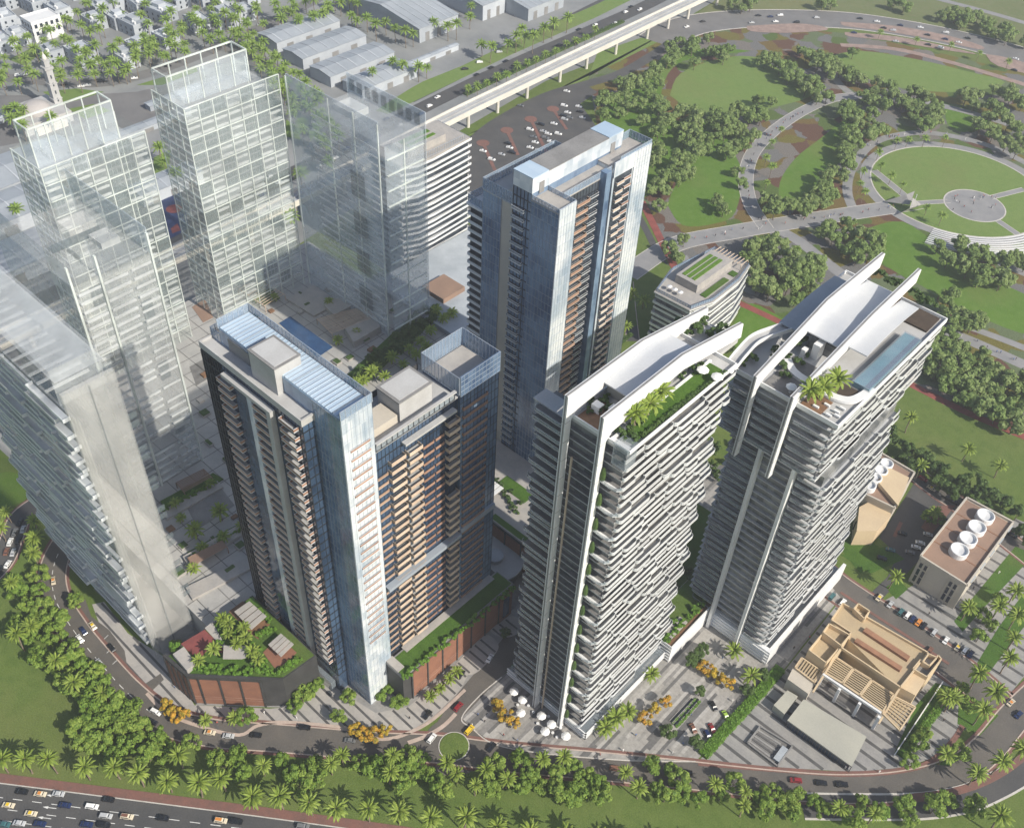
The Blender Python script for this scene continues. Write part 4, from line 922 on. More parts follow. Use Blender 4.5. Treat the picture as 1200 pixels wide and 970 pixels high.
# podium ahead of the glass tower, with white shades
P3 = thing('lawn_podium', 'terracotta podium with a lawn and white sun shades below the tall glass tower', 'podium', (-170, 200, 0))
mb = MB(); mb.box(-226, 190.5, 0, -128, 226, PZ-.5); mb.build('body', M['charcoal'], P3)
mb = MB(); mb.box(-226, 190.4, PZ-.5, -128, 226, PZ-.1); mb.build('roof_paving', M['pave_light'], P3)
clad_wall(P3, (-172, 190.5), (-130, 190.5), 0, PZ-.8, 5)
mb = MB(); mb.box(-172, 190.6, PZ-.1, -130, 193.4, PZ+.7); mb.build('edge_planter', M['lawn_deep'], P3)
mb = MB(); mb.box(-172, 190.2, PZ-.1, -130, 190.6, PZ+.8); mb.build('edge_coping', M['pave_light'], P3)
mb = MB(); mb.box(-183, 206, PZ-.1, -168, 212, PZ+.1); mb.build('roof_lawn', M['lawn_deep'], P3)
for k in range(4):
    mb = MB(); mb.box(-186+k*2.1, 198.5, PZ+2, -186+k*2.1+1.7, 204.5, PZ+2.3); mb.build('sun_shade', M['white'], P3)
P4 = thing('round_pavilion', 'grey round pavilion roof in the shaded court behind the glass crown tower', 'pavilion', G(582, 655, 8))
c4 = G(580, 655, 8); mb = MB(); mb.lathe([(9.5, 0), (9.5, 8)], 28, (c4[0], c4[1], 0)); mb.build('wall', M['rail_glass'], P4)
mb = MB(); mb.lathe([(11.5, 8), (11.5, 8.8), (3, 9.0)], 32, (c4[0], c4[1], 0)); mb.build('roof', M['concrete'], P4)
mb = MB(); mb.lathe([(3.4, 9), (3.4, 10.6), (.2, 10.8)], 20, (c4[0], c4[1], 0)); mb.build('skylight', M['steel'], P4)

# ------------------------------------------------------------------ tall blue glass tower in the middle
T7 = thing('blue_glass_tower', 'tall blue glass tower with a pale blue roof cap in the middle of the group', 'tower', (-190, 245, 0))
zs7 = [PZ+4+FT*k for k in range(34)]
mb = MB(); mb.box(-197.6, 224.2, 0, -189.4, 272, 141); mb.build('core', M['blue_glass'], T7)
mb = MB(); mb.box(-197.8, 224, 141, -189.2, 272.2, 146.6); mb.build('crown', M['sky_glass'], T7)
mb = MB(); mb.box(-197.9, 223.9, 146.6, -189.1, 232, 147.0); mb.box(-197.9, 264, 146.6, -189.1, 272.3, 147.0); mb.build('crown_roof', M['roof_glass'], T7)
mb = MB(); mb.box(-197.9, 232.1, 146.5, -189.1, 263.9, 146.8); mb.build('plant_roof', M['concrete_dark'], T7)
for y in (227.5, 265.5): mb = MB(); mb.box(-189.2, y, 139.8, -189.0, y+2.4, 144); mb.build('roof_door', M['concrete_dark'], T7)
mb = MB(); mb.box(-189.4, 224, 0, -177, 232.6, 138.4); mb.build('front_block', M['blue_glass'], T7)
mb = MB(); grid_bars(mb, 'Y', 223.96, -189.4, -177, PZ, 140.5, 1.5, FT, .07, .05, .12); mb.build('mullion_grid', M['mullion_pale'], T7)
mb = MB(); mb.box(-177.2, 224, 0, -176.8, 232.6, 140.5); mb.build('end_wall', M['sky_glass'], T7)
mb = MB(); grid_bars(mb, 'X', -176.76, 224, 232.6, PZ, 140.5, 1.5, FT, .06, .05, .1); mb.build('mullion_grid', M['mullion_pale'], T7)
mb = MB(); mb.box(-189.4, 224, 138.4, -177, 232.6, 139); mb.build('roof_slab', M['pave_light'], T7)
mb = MB(); mb.box(-189.4, 232.6, 0, -183, 259, 137.6); mb.build('mid_block', M['dark_glass'], T7)
mb = MB(); mb.box(-189.4, 232.6, 137.6, -182.8, 259, 138.2); mb.build('roof_slab', M['pave_light'], T7)
glass_screen('roof_screen', T7, -189.4, 232.8, -182.8, 258.8, 138.2, 140.6, 1.7, 'E')
glass_screen('roof_screen', T7, -189.2, 224.1, -177.1, 232.5, 139, 140.7, 1.6, 'SN')
mb = MB(); grid_bars(mb, 'X', -182.96, 232.6, 252, PZ, 137.6, 1.6, FT, .1, .08, .35); mb.build('mullion_grid', M['mullion'], T7)
mb = MB(); mb.box(-183, 252.6, 0, -180.2, 255.4, 141); mb.build('glass_fin', M['blue_glass'], T7)
mb = MB(); mb.box(-192, 259, 0, -182, 280, 139.6); mb.build('rear_block', M['sky_glass'], T7)
mb = MB(); mb.box(-192, 259, 139.6, -182.2, 280, 140.1); mb.build('roof_slab', M['pave_light'], T7)
glass_screen('roof_screen', T7, -192, 262, -181.9, 280.1, 140, 143.2, 1.5, 'NEW')
mb = MB(); mb.box(-182, 259, 136, -181.6, 280, 142); mb.box(-182, 270.5, PZ, -181.6, 280, 136); mb.build('rear_screen_wall', M['sky_glass'], T7)
mb = MB(); grid_bars(mb, 'X', -181.56, 270.5, 280, PZ, 142, 1.5, FT, .06, .05, .1); mb.build('mullion_grid', M['mullion_pale'], T7)
mb = MB(); mb.box(-182.3, 260, 20, -181.9, 270, 136); mb.build('recess_wall', M['dark_glass'], T7)
for k, z in enumerate(zs7):
    if z < 136:
        put('balcony', mk_bal(7.0, 1.6, 'cream', 'brown', 'm1', 1.0), T7, (-183, 238.5+(.8 if k % 2 else 0), z))
        put('balcony', mk_bal(5.2, 1.1, 'white_panel', 'dark_glass', 'm2', .9), T7, (-183, 246.5, z))
        put('balcony', mk_bal(4.2, 1.0, 'white_panel', 'cream', 'm3', 1.0), T7, (-182, 260.3+.5*(k % 2), z))
        put('balcony', mk_bal(4.0, .8, 'white_panel', 'brown', 'm5', 1.0), T7, (-182, 265.4-.5*(k % 2), z+.4))
        put('balcony', mk_bal(5.6, .9, 'white_panel', 'rail_glass', 'm4', 1.0), T7, (-197.6, 224.1, z), -math.pi/2)
mb = MB(); grid_bars(mb, 'Y', 224.1, -197.6, -189.4, PZ, 141, 1.6, FT, .16, .12, .3); mb.build('mullion_grid', M['mullion'], T7)
mb = MB(); mb.box(-203.2, 224.6, 0, -197.8, 262, 135); mb.build('stone_spine', M['beige_grey'], T7)
mb = MB(); mb.box(-212, 224.4, 0, -203.2, 262, 132.4); mb.build('wing', M['blue_glass'], T7)
mb = MB(); grid_bars(mb, 'Y', 224.36, -212, -203.2, PZ, 137, 1.5, FT, .06, .05, .1); mb.build('mullion_grid', M['mullion_pale'], T7)
mb = MB(); mb.box(-212, 224.4, 132.4, -198, 262, 133); mb.build('roof_slab', M['concrete'], T7)
glass_screen('roof_screen', T7, -212.1, 224.3, -198, 262.2, 133, 137.4, 1.5, 'SNW')
T7b = thing('banded_wing', 'narrow wing with white balcony bands on the far side of the tall blue glass tower', 'tower', (-217, 238, 0))
mb = MB(); mb.box(-222, 228.5, 0, -212.2, 250, 121); mb.build('body', M['dark_glass'], T7b)
for k in range(29):
    z = PZ+3+FT*k
    put('balcony', mk_bal(9.6, 1.6, 'white', 'white_panel', 'w7', 1.0), T7b, (-222, 228.6, z), -math.pi/2)
mb = MB(); mb.box(-222.4, 226.6, 121, -212.2, 250, 121.9); mb.build('roof_slab', M['white'], T7b)
glass_screen('roof_screen', T7b, -222.2, 227.4, -212.3, 250, 121.9, 125, 1.5, 'SNW')

# ------------------------------------------------------------------ white banded midrise behind the clear tower, octagonal midrise
T3b = thing('banded_midrise', 'white midrise with stacked balcony bands between the viaduct and the blue glass tower', 'building', (-335, 310, 0))
pb = [(-350, 288), (-327.5, 288), (-324, 296), (-323.6, 306), (-325, 334), (-350, 334)]
def inset(poly, d):
    c = (sum(p[0] for p in poly)/len(poly), sum(p[1] for p in poly)/len(poly)); out = []
    for p in poly:
        v = np.array(p)-np.array(c); L = np.linalg.norm(v); out.append(tuple(np.array(c)+v*(L-d)/L))
    return out
mb = MB(); mb.prism(inset(pb, 1.6), 0, 66); mb.build('body', M['dark_glass'], T3b)
for k in range(18):
    z = 6+3.5*k; mb = MB(); q = inset(pb, -.5 if k % 3 else .3)
    mb.prism(q, z, z+.35, 0); mb.prism(q, z+.35, z+1.35, 1, cap=False); mb.build('balcony_band', [M['white'], M['white_panel']], T3b)
mb = MB(); mb.prism(inset(pb, .6), 66, 67.2); mb.build('roof', M['pave_light'], T3b)
mb = MB(); mb.box(-343, 296, 67.2, -331, 322, 71); mb.build('roof_house', M['pave_light'], T3b)
mb = MB(); mb.box(-341, 299, 71, -338, 318, 71.3); mb.box(-336, 299, 71, -334, 318, 71.3); mb.build('green_roof', M['hedge'], T3b)
mb = MB(); grid_bars(mb, 'X', -325.4, 300, 330, 67.2, 70, 1.6, 2.8, .15, .1); mb.build('roof_rail', M['mullion_pale'], T3b)
Lk = thing('link_block', 'low grey roofed block with brick bays between the banded midrise and its neighbour', 'building', (-280, 300, 0))
mb = MB(); mb.box(-322, 262, 0, -226, 330, 14, 0); mb.build('body', M['house'], Lk)
mb = MB(); mb.box(-322.4, 261.6, 14, -225.6, 330.4, 14.8); mb.build('roof', M['house_roof'], Lk)
mb = MB(); mb.box(-300, 275, 14.8, -285, 290, 17.5); mb.build('roof_plant', M['roof_brown'], Lk)
for k in range(9):
    mb = MB(); mb.box(-318+k*10, 261.2, 1, -318+k*10+5.5, 261.6, 11); mb.build('bay', M['terracotta' if k % 2 else 'window'], Lk)

Cb = thing('octagonal_midrise', 'white eight-sided midrise with roof gardens and a blue glass balustrade beside the park', 'building', (-193, 360, 0))
pc = [(-205.8, 338.2), (-211.5, 359), (-206.5, 390.5), (-185.2, 390.6), (-181.6, 376.6), (-181, 352.2), (-185.2, 338.8)]
HC = 32.0
mb = MB(); mb.prism(inset(pc, 2.0), 0, HC-.6); mb.build('body', M['interior_glass'], Cb)
for k in range(9):
    z = 2.5+3.3*k; mb = MB(); q = inset(pc, [.9, .2, -.5][(k+k//2) % 3]); mb.prism(q, z, z+.35, 0); mb.prism(q, z+.35, z+1.4, 1, cap=False); mb.build('balcony_band', [M['white'], M['white_panel']], Cb)
mb = MB(); mb.prism(inset(pc, 0), HC-.6, HC, 0, 1); mb.build('roof_deck', [M['white'], M['pave_light']], Cb)
q = inset(pc, 1.4)
mb = MB()
for a, b in zip(q, q[1:]+q[:1]): mb.bar((a[0], a[1], HC+.85), (b[0], b[1], HC+.85), .06, 1.7)
o = mb.build('balustrade', M['screen_glass'], Cb); mb = MB()
for a, b in zip(q, q[1:]+q[:1]):
    n_ = max(2, int(math.dist(a, b)//1.5))
    for i in range(n_):
        x, y = a[0]+(b[0]-a[0])*i/n_, a[1]+(b[1]-a[1])*i/n_; mb.box(x-.07, y-.07, HC, x+.07, y+.07, HC+1.75)
    mb.bar((a[0], a[1], HC+1.75), (b[0], b[1], HC+1.75), .12, .12)
mb.build('balustrade_frame', flat('blue_rail_metal', (.10, .17, .30), .4, .4), o)
mb = MB(); mb.box(-203.6, 352, HC, -191, 382, HC+4.4); mb.build('roof_house', M['pave_light'], Cb)
for x in (-201.8, -199.0, -196.2): mb = MB(); mb.box(x, 354.5, HC+4.4, x+1.9, 378, HC+4.7); mb.build('green_roof', M['hedge'], Cb)
mb = MB(); mb.box(-188.6, 352, HC, -185.6, 372, HC+.5); mb.box(-189, 376, HC, -185.6, 380, HC+.5); mb.build('roof_planter', M['lawn_deep'], Cb)
mb = MB()
for k in range(9): mb.box(-203+k*2.0, 383, HC+2.8, -203+k*2.0+.35, 389.5, HC+3.1)
for x in (-203, -186.6): mb.box(x, 383, HC, x+.3, 383.3, HC+2.8); mb.box(x, 389.2, HC, x+.3, 389.5, HC+2.8)
mb.build('pergola', M['cream'], Cb)
for k in range(3):
    mb = MB(); c = (-201.5+k*3.2, 344.5, HC); mb.tube([c, (c[0], c[1], HC+2.4)], .08, 5); mb.lathe([(1.4, 2.3), (.1, 2.9)], 8, c); mb.build('parasol', M['white'], Cb)
for k, z in enumerate(zsb):                                    # bronze window surrounds between the cream stacks
    if z < 110 and k % 1 == 0:
        put('window_surround', mk_bal(4.4, .45, 'brown', 'brown', 'ws', .7), T6b, (-154, 139.6, z)); put('window_surround', mk_bal(3.6, .45, 'brown', 'brown', 'wt', .7), T6b, (-154, 144.6, z))
        put('window_surround', mk_bal(4.0, .5, 'cream', 'brown', 'wu', .7), T6b, (-154, 121.8, z))
# ================================================================== clear, see-through towers on the left
def ghost_grid_tower(name, label, x0, x1, y0, y1, z0, z1, crown, seed, bx=6.4, bz=7.0):
    """A tower drawn in milky frames and clear sheets: columns, beams, floors and panes you can look through."""
    t = thing(name, label, 'tower', ((x0+x1)/2, (y0+y1)/2, z0)); r = random.Random(seed)
    ny = max(2, round((y1-y0)/bx)); nx = max(2, round((x1-x0)/bx)); nz = round((z1-z0)/bz)
    dz = (z1-z0)/nz; w = .38
    for i in range(ny+1):
        y = y0+(y1-y0)*i/ny
        for x in (x1,) if 0 < i < ny else (x0, x1):
            mb = MB(); mb.box(x-w/2, y-w/2, z0, x+w/2, y+w/2, z1); mb.build('column', M['ghost_frame'], t)
    for i in range(1, nx):
        x = x0+(x1-x0)*i/nx
        mb = MB(); mb.box(x-w/2, y0-w/2, z0, x+w/2, y0+w/2, z1); mb.build('column', M['ghost_frame'], t)
    for k in range(nz+1):
        z = z0+dz*k
        mb = MB(); mb.box(x1-w*.4, y0+.3, z-w/2, x1+w*.6, y1-.3, z+w/2); mb.build('beam', M['ghost_frame'], t)
        mb = MB(); mb.box(x0+.3, y0-w*.6, z-w/2, x1-.3, y0+w*.4, z+w/2); mb.build('beam', M['ghost_frame'], t)
    for face in ('E', 'S', 'N', 'W'):
        mb = MB()
        if face == 'E': mb.poly([(x1-.1, y0, z0), (x1-.1, y1, z0), (x1-.1, y1, z1), (x1-.1, y0, z1)])
        if face == 'W': mb.poly([(x0+.1, y1, z0), (x0+.1, y0, z0), (x0+.1, y0, z1), (x0+.1, y1, z1)])
        if face == 'S': mb.poly([(x0, y0+.1, z0), (x1, y0+.1, z0), (x1, y0+.1, z1), (x0, y0+.1, z1)])
        if face == 'N': mb.poly([(x1, y1-.1, z0), (x0, y1-.1, z0), (x0, y1-.1, z1), (x1, y1-.1, z1)])
        mb.build('glazing', M['ghost_pane'], t)
    for k in range(1, nz):
        for i in range(ny):
            ya = y0+(y1-y0)*i/ny+.5; yb = y0+(y1-y0)*(i+1)/ny-.5; z = z0+dz*k
            if z+dz > z1: continue
            if r.random() < .55:
                mb = MB(); zz = z+.4
                for h in (0, dz/2):
                    mb.box(x1-2.2, ya, zz+h, x1-.3, yb, zz+h+.25); mb.box(x1-.45, ya, zz+h+.25, x1-.3, yb, zz+h+1.1)
                mb.build('balcony', M['ghost_balcony'], t)
            else:
                mb = MB()
                for h in (.5, dz/2+.3):
                    for j in range(3):
                        a = ya+(yb-ya)*j/3; mb.box(x1-.5, a+.15, z+h+.3, x1-.35, a+(yb-ya)/3-.15, z+h+2.6)
                mb.build('window', M['ghost_dark'], t)
        for i in range(nx):
            xa = x0+(x1-x0)*i/nx+.4; xb = x0+(x1-x0)*(i+1)/nx-.4; z = z0+dz*k
            if z+dz > z1: continue
            mb = MB()
            for h in (.5, dz/2+.3): mb.box(xa, y0+.35, z+h+.3, xb, y0+.5, z+h+2.6)
            mb.build('window', M['ghost_dark'], t)
    for k in range(1, nz, 2):
        mb = MB(); z = z0+dz*k; mb.poly([(x0+.4, y0+.4, z), (x1-.6, y0+.4, z), (x1-.6, y1-.4, z), (x0+.4, y1-.4, z)]); mb.build('floor_slab', M['ghost_floor'], t)
    # crown frame standing on the roof
    cx0, cx1, cy0, cy1, cz = crown
    mb = MB(); mb.poly([(x0+.4, y0+.4, z1-6), (x1-.6, y0+.4, z1-6), (x1-.6, y1-.4, z1-6), (x0+.4, y1-.4, z1-6)]); mb.build('roof_slab', M['ghost_slab'], t)
    for i in range(6):
        y = cy0+(cy1-cy0)*i/5
        for x in (cx0, cx1): mb = MB(); mb.box(x-.25, y-.25, z1-6, x+.25, y+.25, cz); mb.build('crown_post', M['ghost_frame'], t)
    for x in (cx0, cx1): mb = MB(); mb.box(x-.3, cy0+.3, cz-.3, x+.3, cy1-.3, cz+.3); mb.build('crown_rail', M['ghost_frame'], t)
    for y in (cy0, cy1): mb = MB(); mb.box(cx0, y-.3, cz-.3, cx1, y+.3, cz+.3); mb.build('crown_rail', M['ghost_frame'], t)
    for q in ([(cx1, cy0, z1-6), (cx1, cy1, z1-6), (cx1, cy1, cz), (cx1, cy0, cz)], [(cx0, cy0, z1-6), (cx1, cy0, z1-6), (cx1, cy0, cz), (cx0, cy0, cz)]):
        mb = MB(); mb.poly(q); mb.build('crown_pane', M['ghost_cool'], t)
    mb = MB(); mb.box(cx0+2, cy0+6, z1-6, cx1-2, cy1-8, z1-3); mb.build('roof_house', M['ghost_slab'], t)
    return t
M['ghost_floor'] = ghost('milky_thin_floor', (.78, .78, .76), .08, .6)
T1 = ghost_grid_tower('clear_framed_tower', 'see-through white framed tower at the far left, nearest the minaret', -374, -351.5, 130.5, 175, 12, 118, (-374, -364, 135, 170, 128), 31)
T2 = ghost_grid_tower('clear_framed_tower', 'see-through white framed tower with a box crown, second of the clear towers from the left', -371, -347.5, 191.5, 238.5, 12, 123, (-371.5, -361, 194, 233, 131), 32)
# clear slab tower between two tall sheets, behind the pool podium
T3 = thing('clear_slab_tower', 'see-through slab tower held between two tall clear sheets, in front of the banded midrise', 'tower', (-315, 250, 12))
mb = MB(); mb.box(-346, 241.0, 12, -287, 241.5, 123); mb.build('screen_wall', M['ghost_cool'], T3)
mb = MB(); mb.box(-333, 263.5, 12, -283, 264.0, 121); mb.build('screen_wall', M['ghost_cool'], T3)
mb = MB(); mb.poly([(-284, 241.5, 12), (-284, 263.4, 12), (-284, 263.4, 113), (-284, 241.5, 113)]); mb.build('end_glazing', M['ghost_cool'], T3)
mb = MB(); mb.poly([(-330, 241.6, 113), (-284, 241.6, 113), (-284, 263.4, 113), (-330, 263.4, 113)]); mb.build('roof_slab', M['ghost_slab'], T3)
for k in range(26):
    z = 18+3.7*k
    mb = MB(); mb.box(-330, 240.2, z, -287.5, 240.9, z+.5); mb.build('balcony_band', M['ghost_balcony'], T3)
    if k % 2 == 0:
        mb = MB(); mb.box(-283.9, 242, z, -283.2, 263, z+.4); mb.build('end_band', M['ghost_frame'], T3)
    if k % 3 == 0:
        mb = MB(); mb.poly([(-330, 242, z), (-285, 242, z), (-285, 263, z), (-330, 263, z)]); mb.build('floor_slab', M['ghost_floor'], T3)
for x in (-346, -318, -302, -287): mb = MB(); mb.box(x-.3, 240.6, 12, x+.3, 241, 122); mb.build('column', M['ghost_frame'], T3)
for y in (252,): mb = MB(); mb.box(-284.2, y-.3, 12, -283.6, y+.3, 113); mb.build('column', M['ghost_frame'], T3)
for k in range(9):
    mb = MB(); mb.box(-331+k*5.2, 263.2, 114, -331+k*5.2+3.2, 263.5, 119); mb.build('screen_window', M['ghost_dark'], T3)
for k in range(4): mb = MB(); mb.box(-306+.2, 240.3, 22+k*20, -297, 240.6, 34+k*20); mb.build('window', M['ghost_dark'], T3)
mb = MB(); mb.box(-322, 247, 113, -310, 256, 116); mb.build('roof_house', M['ghost_balcony'], T3)
# clear wide tower with roof plant
T5 = thing('clear_wide_tower', 'see-through wide tower with a flat roof and white roof plant, behind the leaning white wall', 'tower', (-305, 118, 12))
M['ghost_tan'] = ghost('milky_tan_wall', (.62, .635, .62), .31, .6)
mb = MB(); mb.poly([(-281, 103, 12), (-281, 132, 12), (-281, 132, 116), (-281, 103, 116)]); mb.build('end_wall', M['ghost_tan'], T5)
mb = MB(); mb.poly([(-333, 102, 12), (-281, 102, 12), (-281, 102, 126), (-333, 102, 126)]); mb.build('screen_wall', M['ghost_cool'], T5)
mb = MB(); mb.box(-333, 132, 12, -281, 132.4, 126); mb.build('screen_wall', M['ghost_cool'], T5)
mb = MB(); mb.poly([(-328, 102.4, 116), (-281.2, 102.4, 116), (-281.2, 131.8, 116), (-328, 131.8, 116)]); mb.build('roof_slab', M['ghost_tan'], T5)
mb = MB(); mb.box(-312, 116, 116, -304, 126, 121); mb.build('roof_house', M['ghost_wall'], T5)
mb = MB(); mb.box(-301, 121, 116, -293, 128, 118.5); mb.build('roof_plant', M['ghost_balcony'], T5)
mb = MB(); mb.box(-303, 108, 116, -302.4, 126, 119); mb.box(-300, 112, 116, -292, 112.5, 118); mb.build('roof_duct', M['ghost_dark'], T5)
r = random.Random(77)
for k in range(28):
    z = 15+3.6*k
    for (ya, yb) in ((103.5, 111.5), (113, 122), (123.5, 131)):
        if r.random() < .9:
            mb = MB(); p = round(.6+1.2*r.random(), 1); mb.box(-281, ya, z, -281+p, yb, z+.3); mb.box(-281+p-.1, ya, z+.3, -281+p, yb, z+1.1); mb.build('balcony', M['ghost_balcony'], T5)
    if k % 4 == 1:
        mb = MB(); mb.box(-281.3, 108 if k % 8 == 1 else 124, z, -280.7, 113 if k % 8 == 1 else 128, z+8); mb.build('window', M['ghost_dark'], T5)
for y in (102.2, 112.2, 131.6): mb = MB(); mb.box(-281.2, y, 12, -280.2, y+.7, 124); mb.build('column', M['ghost_frame'], T5)
for k in range(3): mb = MB(); z = 40+26*k; mb.poly([(-328, 102.5, z), (-281.4, 102.5, z), (-281.4, 131.5, z), (-328, 131.5, z)]); mb.build('floor_slab', M['ghost_floor'], T5)
# the pale slab tower at the left edge with a big blank end wall
T4 = thing('pale_end_wall_tower', 'pale half-clear tower with a tall blank end wall and jagged balcony strips', 'tower', (-250, 76, 0))
mb = MB(); mb.box(-222.4, 69.0, 0, -221.0, 85, 129); mb.build('end_wall', M['ghost_wall'], T4)
mb = MB(); mb.box(-221.1, 76.6, 0, -220.8, 77.0, 128); mb.build('wall_joint', M['ghost_dark'], T4)
mb = MB(); mb.poly([(-222.4, 85, 0), (-300, 85, 0), (-300, 85, 129), (-222.4, 85, 129)]); mb.build('rear_glazing', M['ghost_cool'], T4)
mb = MB(); mb.box(-300, 70.6, 0, -222.5, 70.9, 118); mb.build('front_glazing', M['ghost_tan'], T4)
mb = MB(); mb.poly([(-300, 70, 130), (-226, 70, 130), (-226, 85, 130), (-300, 85, 130)]); mb.build('roof_sheet', M['ghost_balcony'], T4)
mb = MB(); mb.poly([(-300, 70, 133), (-228, 70, 133), (-228, 84.6, 133), (-300, 84.6, 133)]); mb.build('roof_canopy', M['ghost_slab'], T4)
mb = MB(); mb.poly([(-228, 70, 120), (-228, 84.6, 120), (-228, 84.6, 133), (-228, 70, 133)]); mb.build('canopy_end', M['ghost_slab'], T4)
for k in range(14): mb = MB(); mb.box(-300+k*4.8, 70.2, 119.0, -300+k*4.8+.8, 84, 119.6); mb.build('pergola_beam', M['ghost_balcony'], T4)
r = random.Random(41)
for k in range(33):
    z = 5+3.5*k; x = -298+2.5*(k % 3); xe = -223.5-(1.6*((k+1) % 3))
    while x < xe-5:
        L = r.choice((9.0, 13.0, 17.0, 21.0)); L = min(L, xe-x)
        P = round(.6+2.4*(.5+.5*math.sin(.13*x+.8*(k//3)))*.7+.7*r.random(), 1)
        put('balcony', balc(round(L*2)/2, P, [M['ghost_strip'] if 'ghost_strip' in M else M.setdefault('ghost_strip', ghost('pale_strip', (.82, .86, .89), .66, .4)), M['ghost_strip'], M['ghost_strip']], 1.1, False, .35, 'g4'), T4, (x, 70.4, z), -math.pi/2); x += L+.1
mb = MB(); mb.box(-300, 71.5, 0, -223, 72, 116); mb.build('core_glazing', M['ghost_tan'], T4)
for k in range(32):
    z = 6.5+3.5*k; mb = MB(); mb.box(-222.5+.02, 85.1, z, -222.1, 88.0, z+2.2)
    if k % 4 < 2: mb.build('side_window', M['ghost_dark'], T4)
# ------------------------------------------------------------------ pale podium deck that carries the clear towers
GP = thing('clear_podium', 'pale terraced podium with pergolas and a blue pool under the see-through towers', 'podium', (-290, 170, 0))
mb = MB(); mb.box(-376, 86, 0, -210, 190, 12); mb.box(-376, 190, 0, -300, 264, 12); mb.build('body', M['concrete'], GP)
mb = MB(); mb.box(-376, 86, 12, -210, 190, 12.3); mb.build('roof_paving', mat('terrace_paving', (.41, .40, .38), .8, .25, .1, c2=(.33, .325, .315)), GP)
mb = MB(); mb.box(-376, 190.1, 12, -226, 263, 12.3); mb.build('roof_paving', bpy.data.materials['terrace_paving'], GP)
mb = MB(); mb.box(-300, 190, 0, -226, 258, 12.0); mb.build('body', M['concrete'], GP)
def onpod(name, px, z0, z1, m, base=12.3):
    mb = MB(); mb.prism([G(x, y, base)[:2] for x, y in px], z0, z1); return mb.build(name, M[m], GP)
onpod('pool', [(327, 379), (340, 371), (390, 407), (372, 419)], 12.3, 12.5, 'pool_deep')
onpod('stepping_terrace', [(336, 352), (368, 336), (398, 356), (368, 372)], 12.3, 13.4, 'pave_light')
onpod('stepping_terrace', [(380, 362), (400, 352), (415, 362), (392, 374)], 12.3, 15.0, 'pave_light')
onpod('stepping_terrace', [(405, 392), (440, 374), (446, 390), (415, 408)], 12.3, 16.0, 'pave_light')
onpod('reflecting_pool', [(214, 585), (258, 570), (275, 592), (232, 620)], 12.3, 12.4, 'concrete_dark')
onpod('lower_terrace', [(190, 600), (255, 565), (262, 572), (196, 610)], 12.3, 13.2, 'pave_light')
onpod('lower_terrace', [(215, 655), (290, 612), (296, 622), (222, 666)], 12.3, 14, 'pave_light')
onpod('lower_terrace', [(218, 690), (300, 650), (306, 662), (226, 704)], 12.3, 13.5, 'pave_light')
onpod('planting_bed', [(188, 588), (250, 555), (262, 562), (196, 600)], 12.3, 12.9, 'lawn_deep')
onpod('planting_bed', [(220, 648), (285, 612), (291, 620), (226, 657)], 12.3, 13.0, 'lawn_deep')
onpod('planting_bed', [(408, 440), (495, 360), (512, 356), (514, 372), (425, 452)], 12.3, 13.2, 'lawn_deep')
onpod('planting_bed', [(300, 345), (318, 338), (328, 350), (310, 358)], 12.3, 13, 'lawn_deep')
onpod('sunken_court', [(222, 430), (240, 420), (250, 440), (230, 452)], 12.3, 12.38, 'pave_mid')
onpod('sunken_court', [(225, 360), (238, 378), (250, 372), (240, 350)], 12.3, 12.45, 'roof_brown')
def pergola(px, n, base=12.3, h=3.4, m='cream'):
    a, b, c, d = [Vector(G(x, y, base)) for x, y in px]
    pg = MB(); pg.bar((a.x, a.y, base+h), (d.x, d.y, base+h), .3, .3); pg.bar((b.x, b.y, base+h), (c.x, c.y, base+h), .3, .3)
    for p in (a, b, c, d): pg.box(p.x-.15, p.y-.15, base, p.x+.15, p.y+.15, base+h-.2)
    o = pg.build('pergola_frame', M[m], GP)
    for i in range(n):
        t = (i+.5)/n; p = a.lerp(d, t); q = b.lerp(c, t); k = MB(); k.bar((p.x, p.y, base+h+.25), (q.x, q.y, base+h+.25), .35, .2); k.build('pergola_slat', M[m], o)
pergola([(280, 345), (302, 332), (335, 352), (312, 366)], 12)
pergola([(372, 380), (425, 366), (442, 378), (390, 398)], 13)
pergola([(208, 572), (240, 556), (250, 566), (218, 584)], 9, m='roof_brown')
pergola([(222, 660), (262, 640), (268, 648), (228, 670)], 9, m='roof_brown')
for i, p in enumerate(((340, 395), (352, 366), (372, 352), (395, 372), (420, 384), (245, 405), (252, 455), (235, 470))):
    g = G(*p, 12.3); mb = MB(); mb.box(g[0]-1.4, g[1]-1.2, 12.3, g[0]+1.4, g[1]+1.2, 13.2); mb.build('planter_box', M['pave_light'], GP)
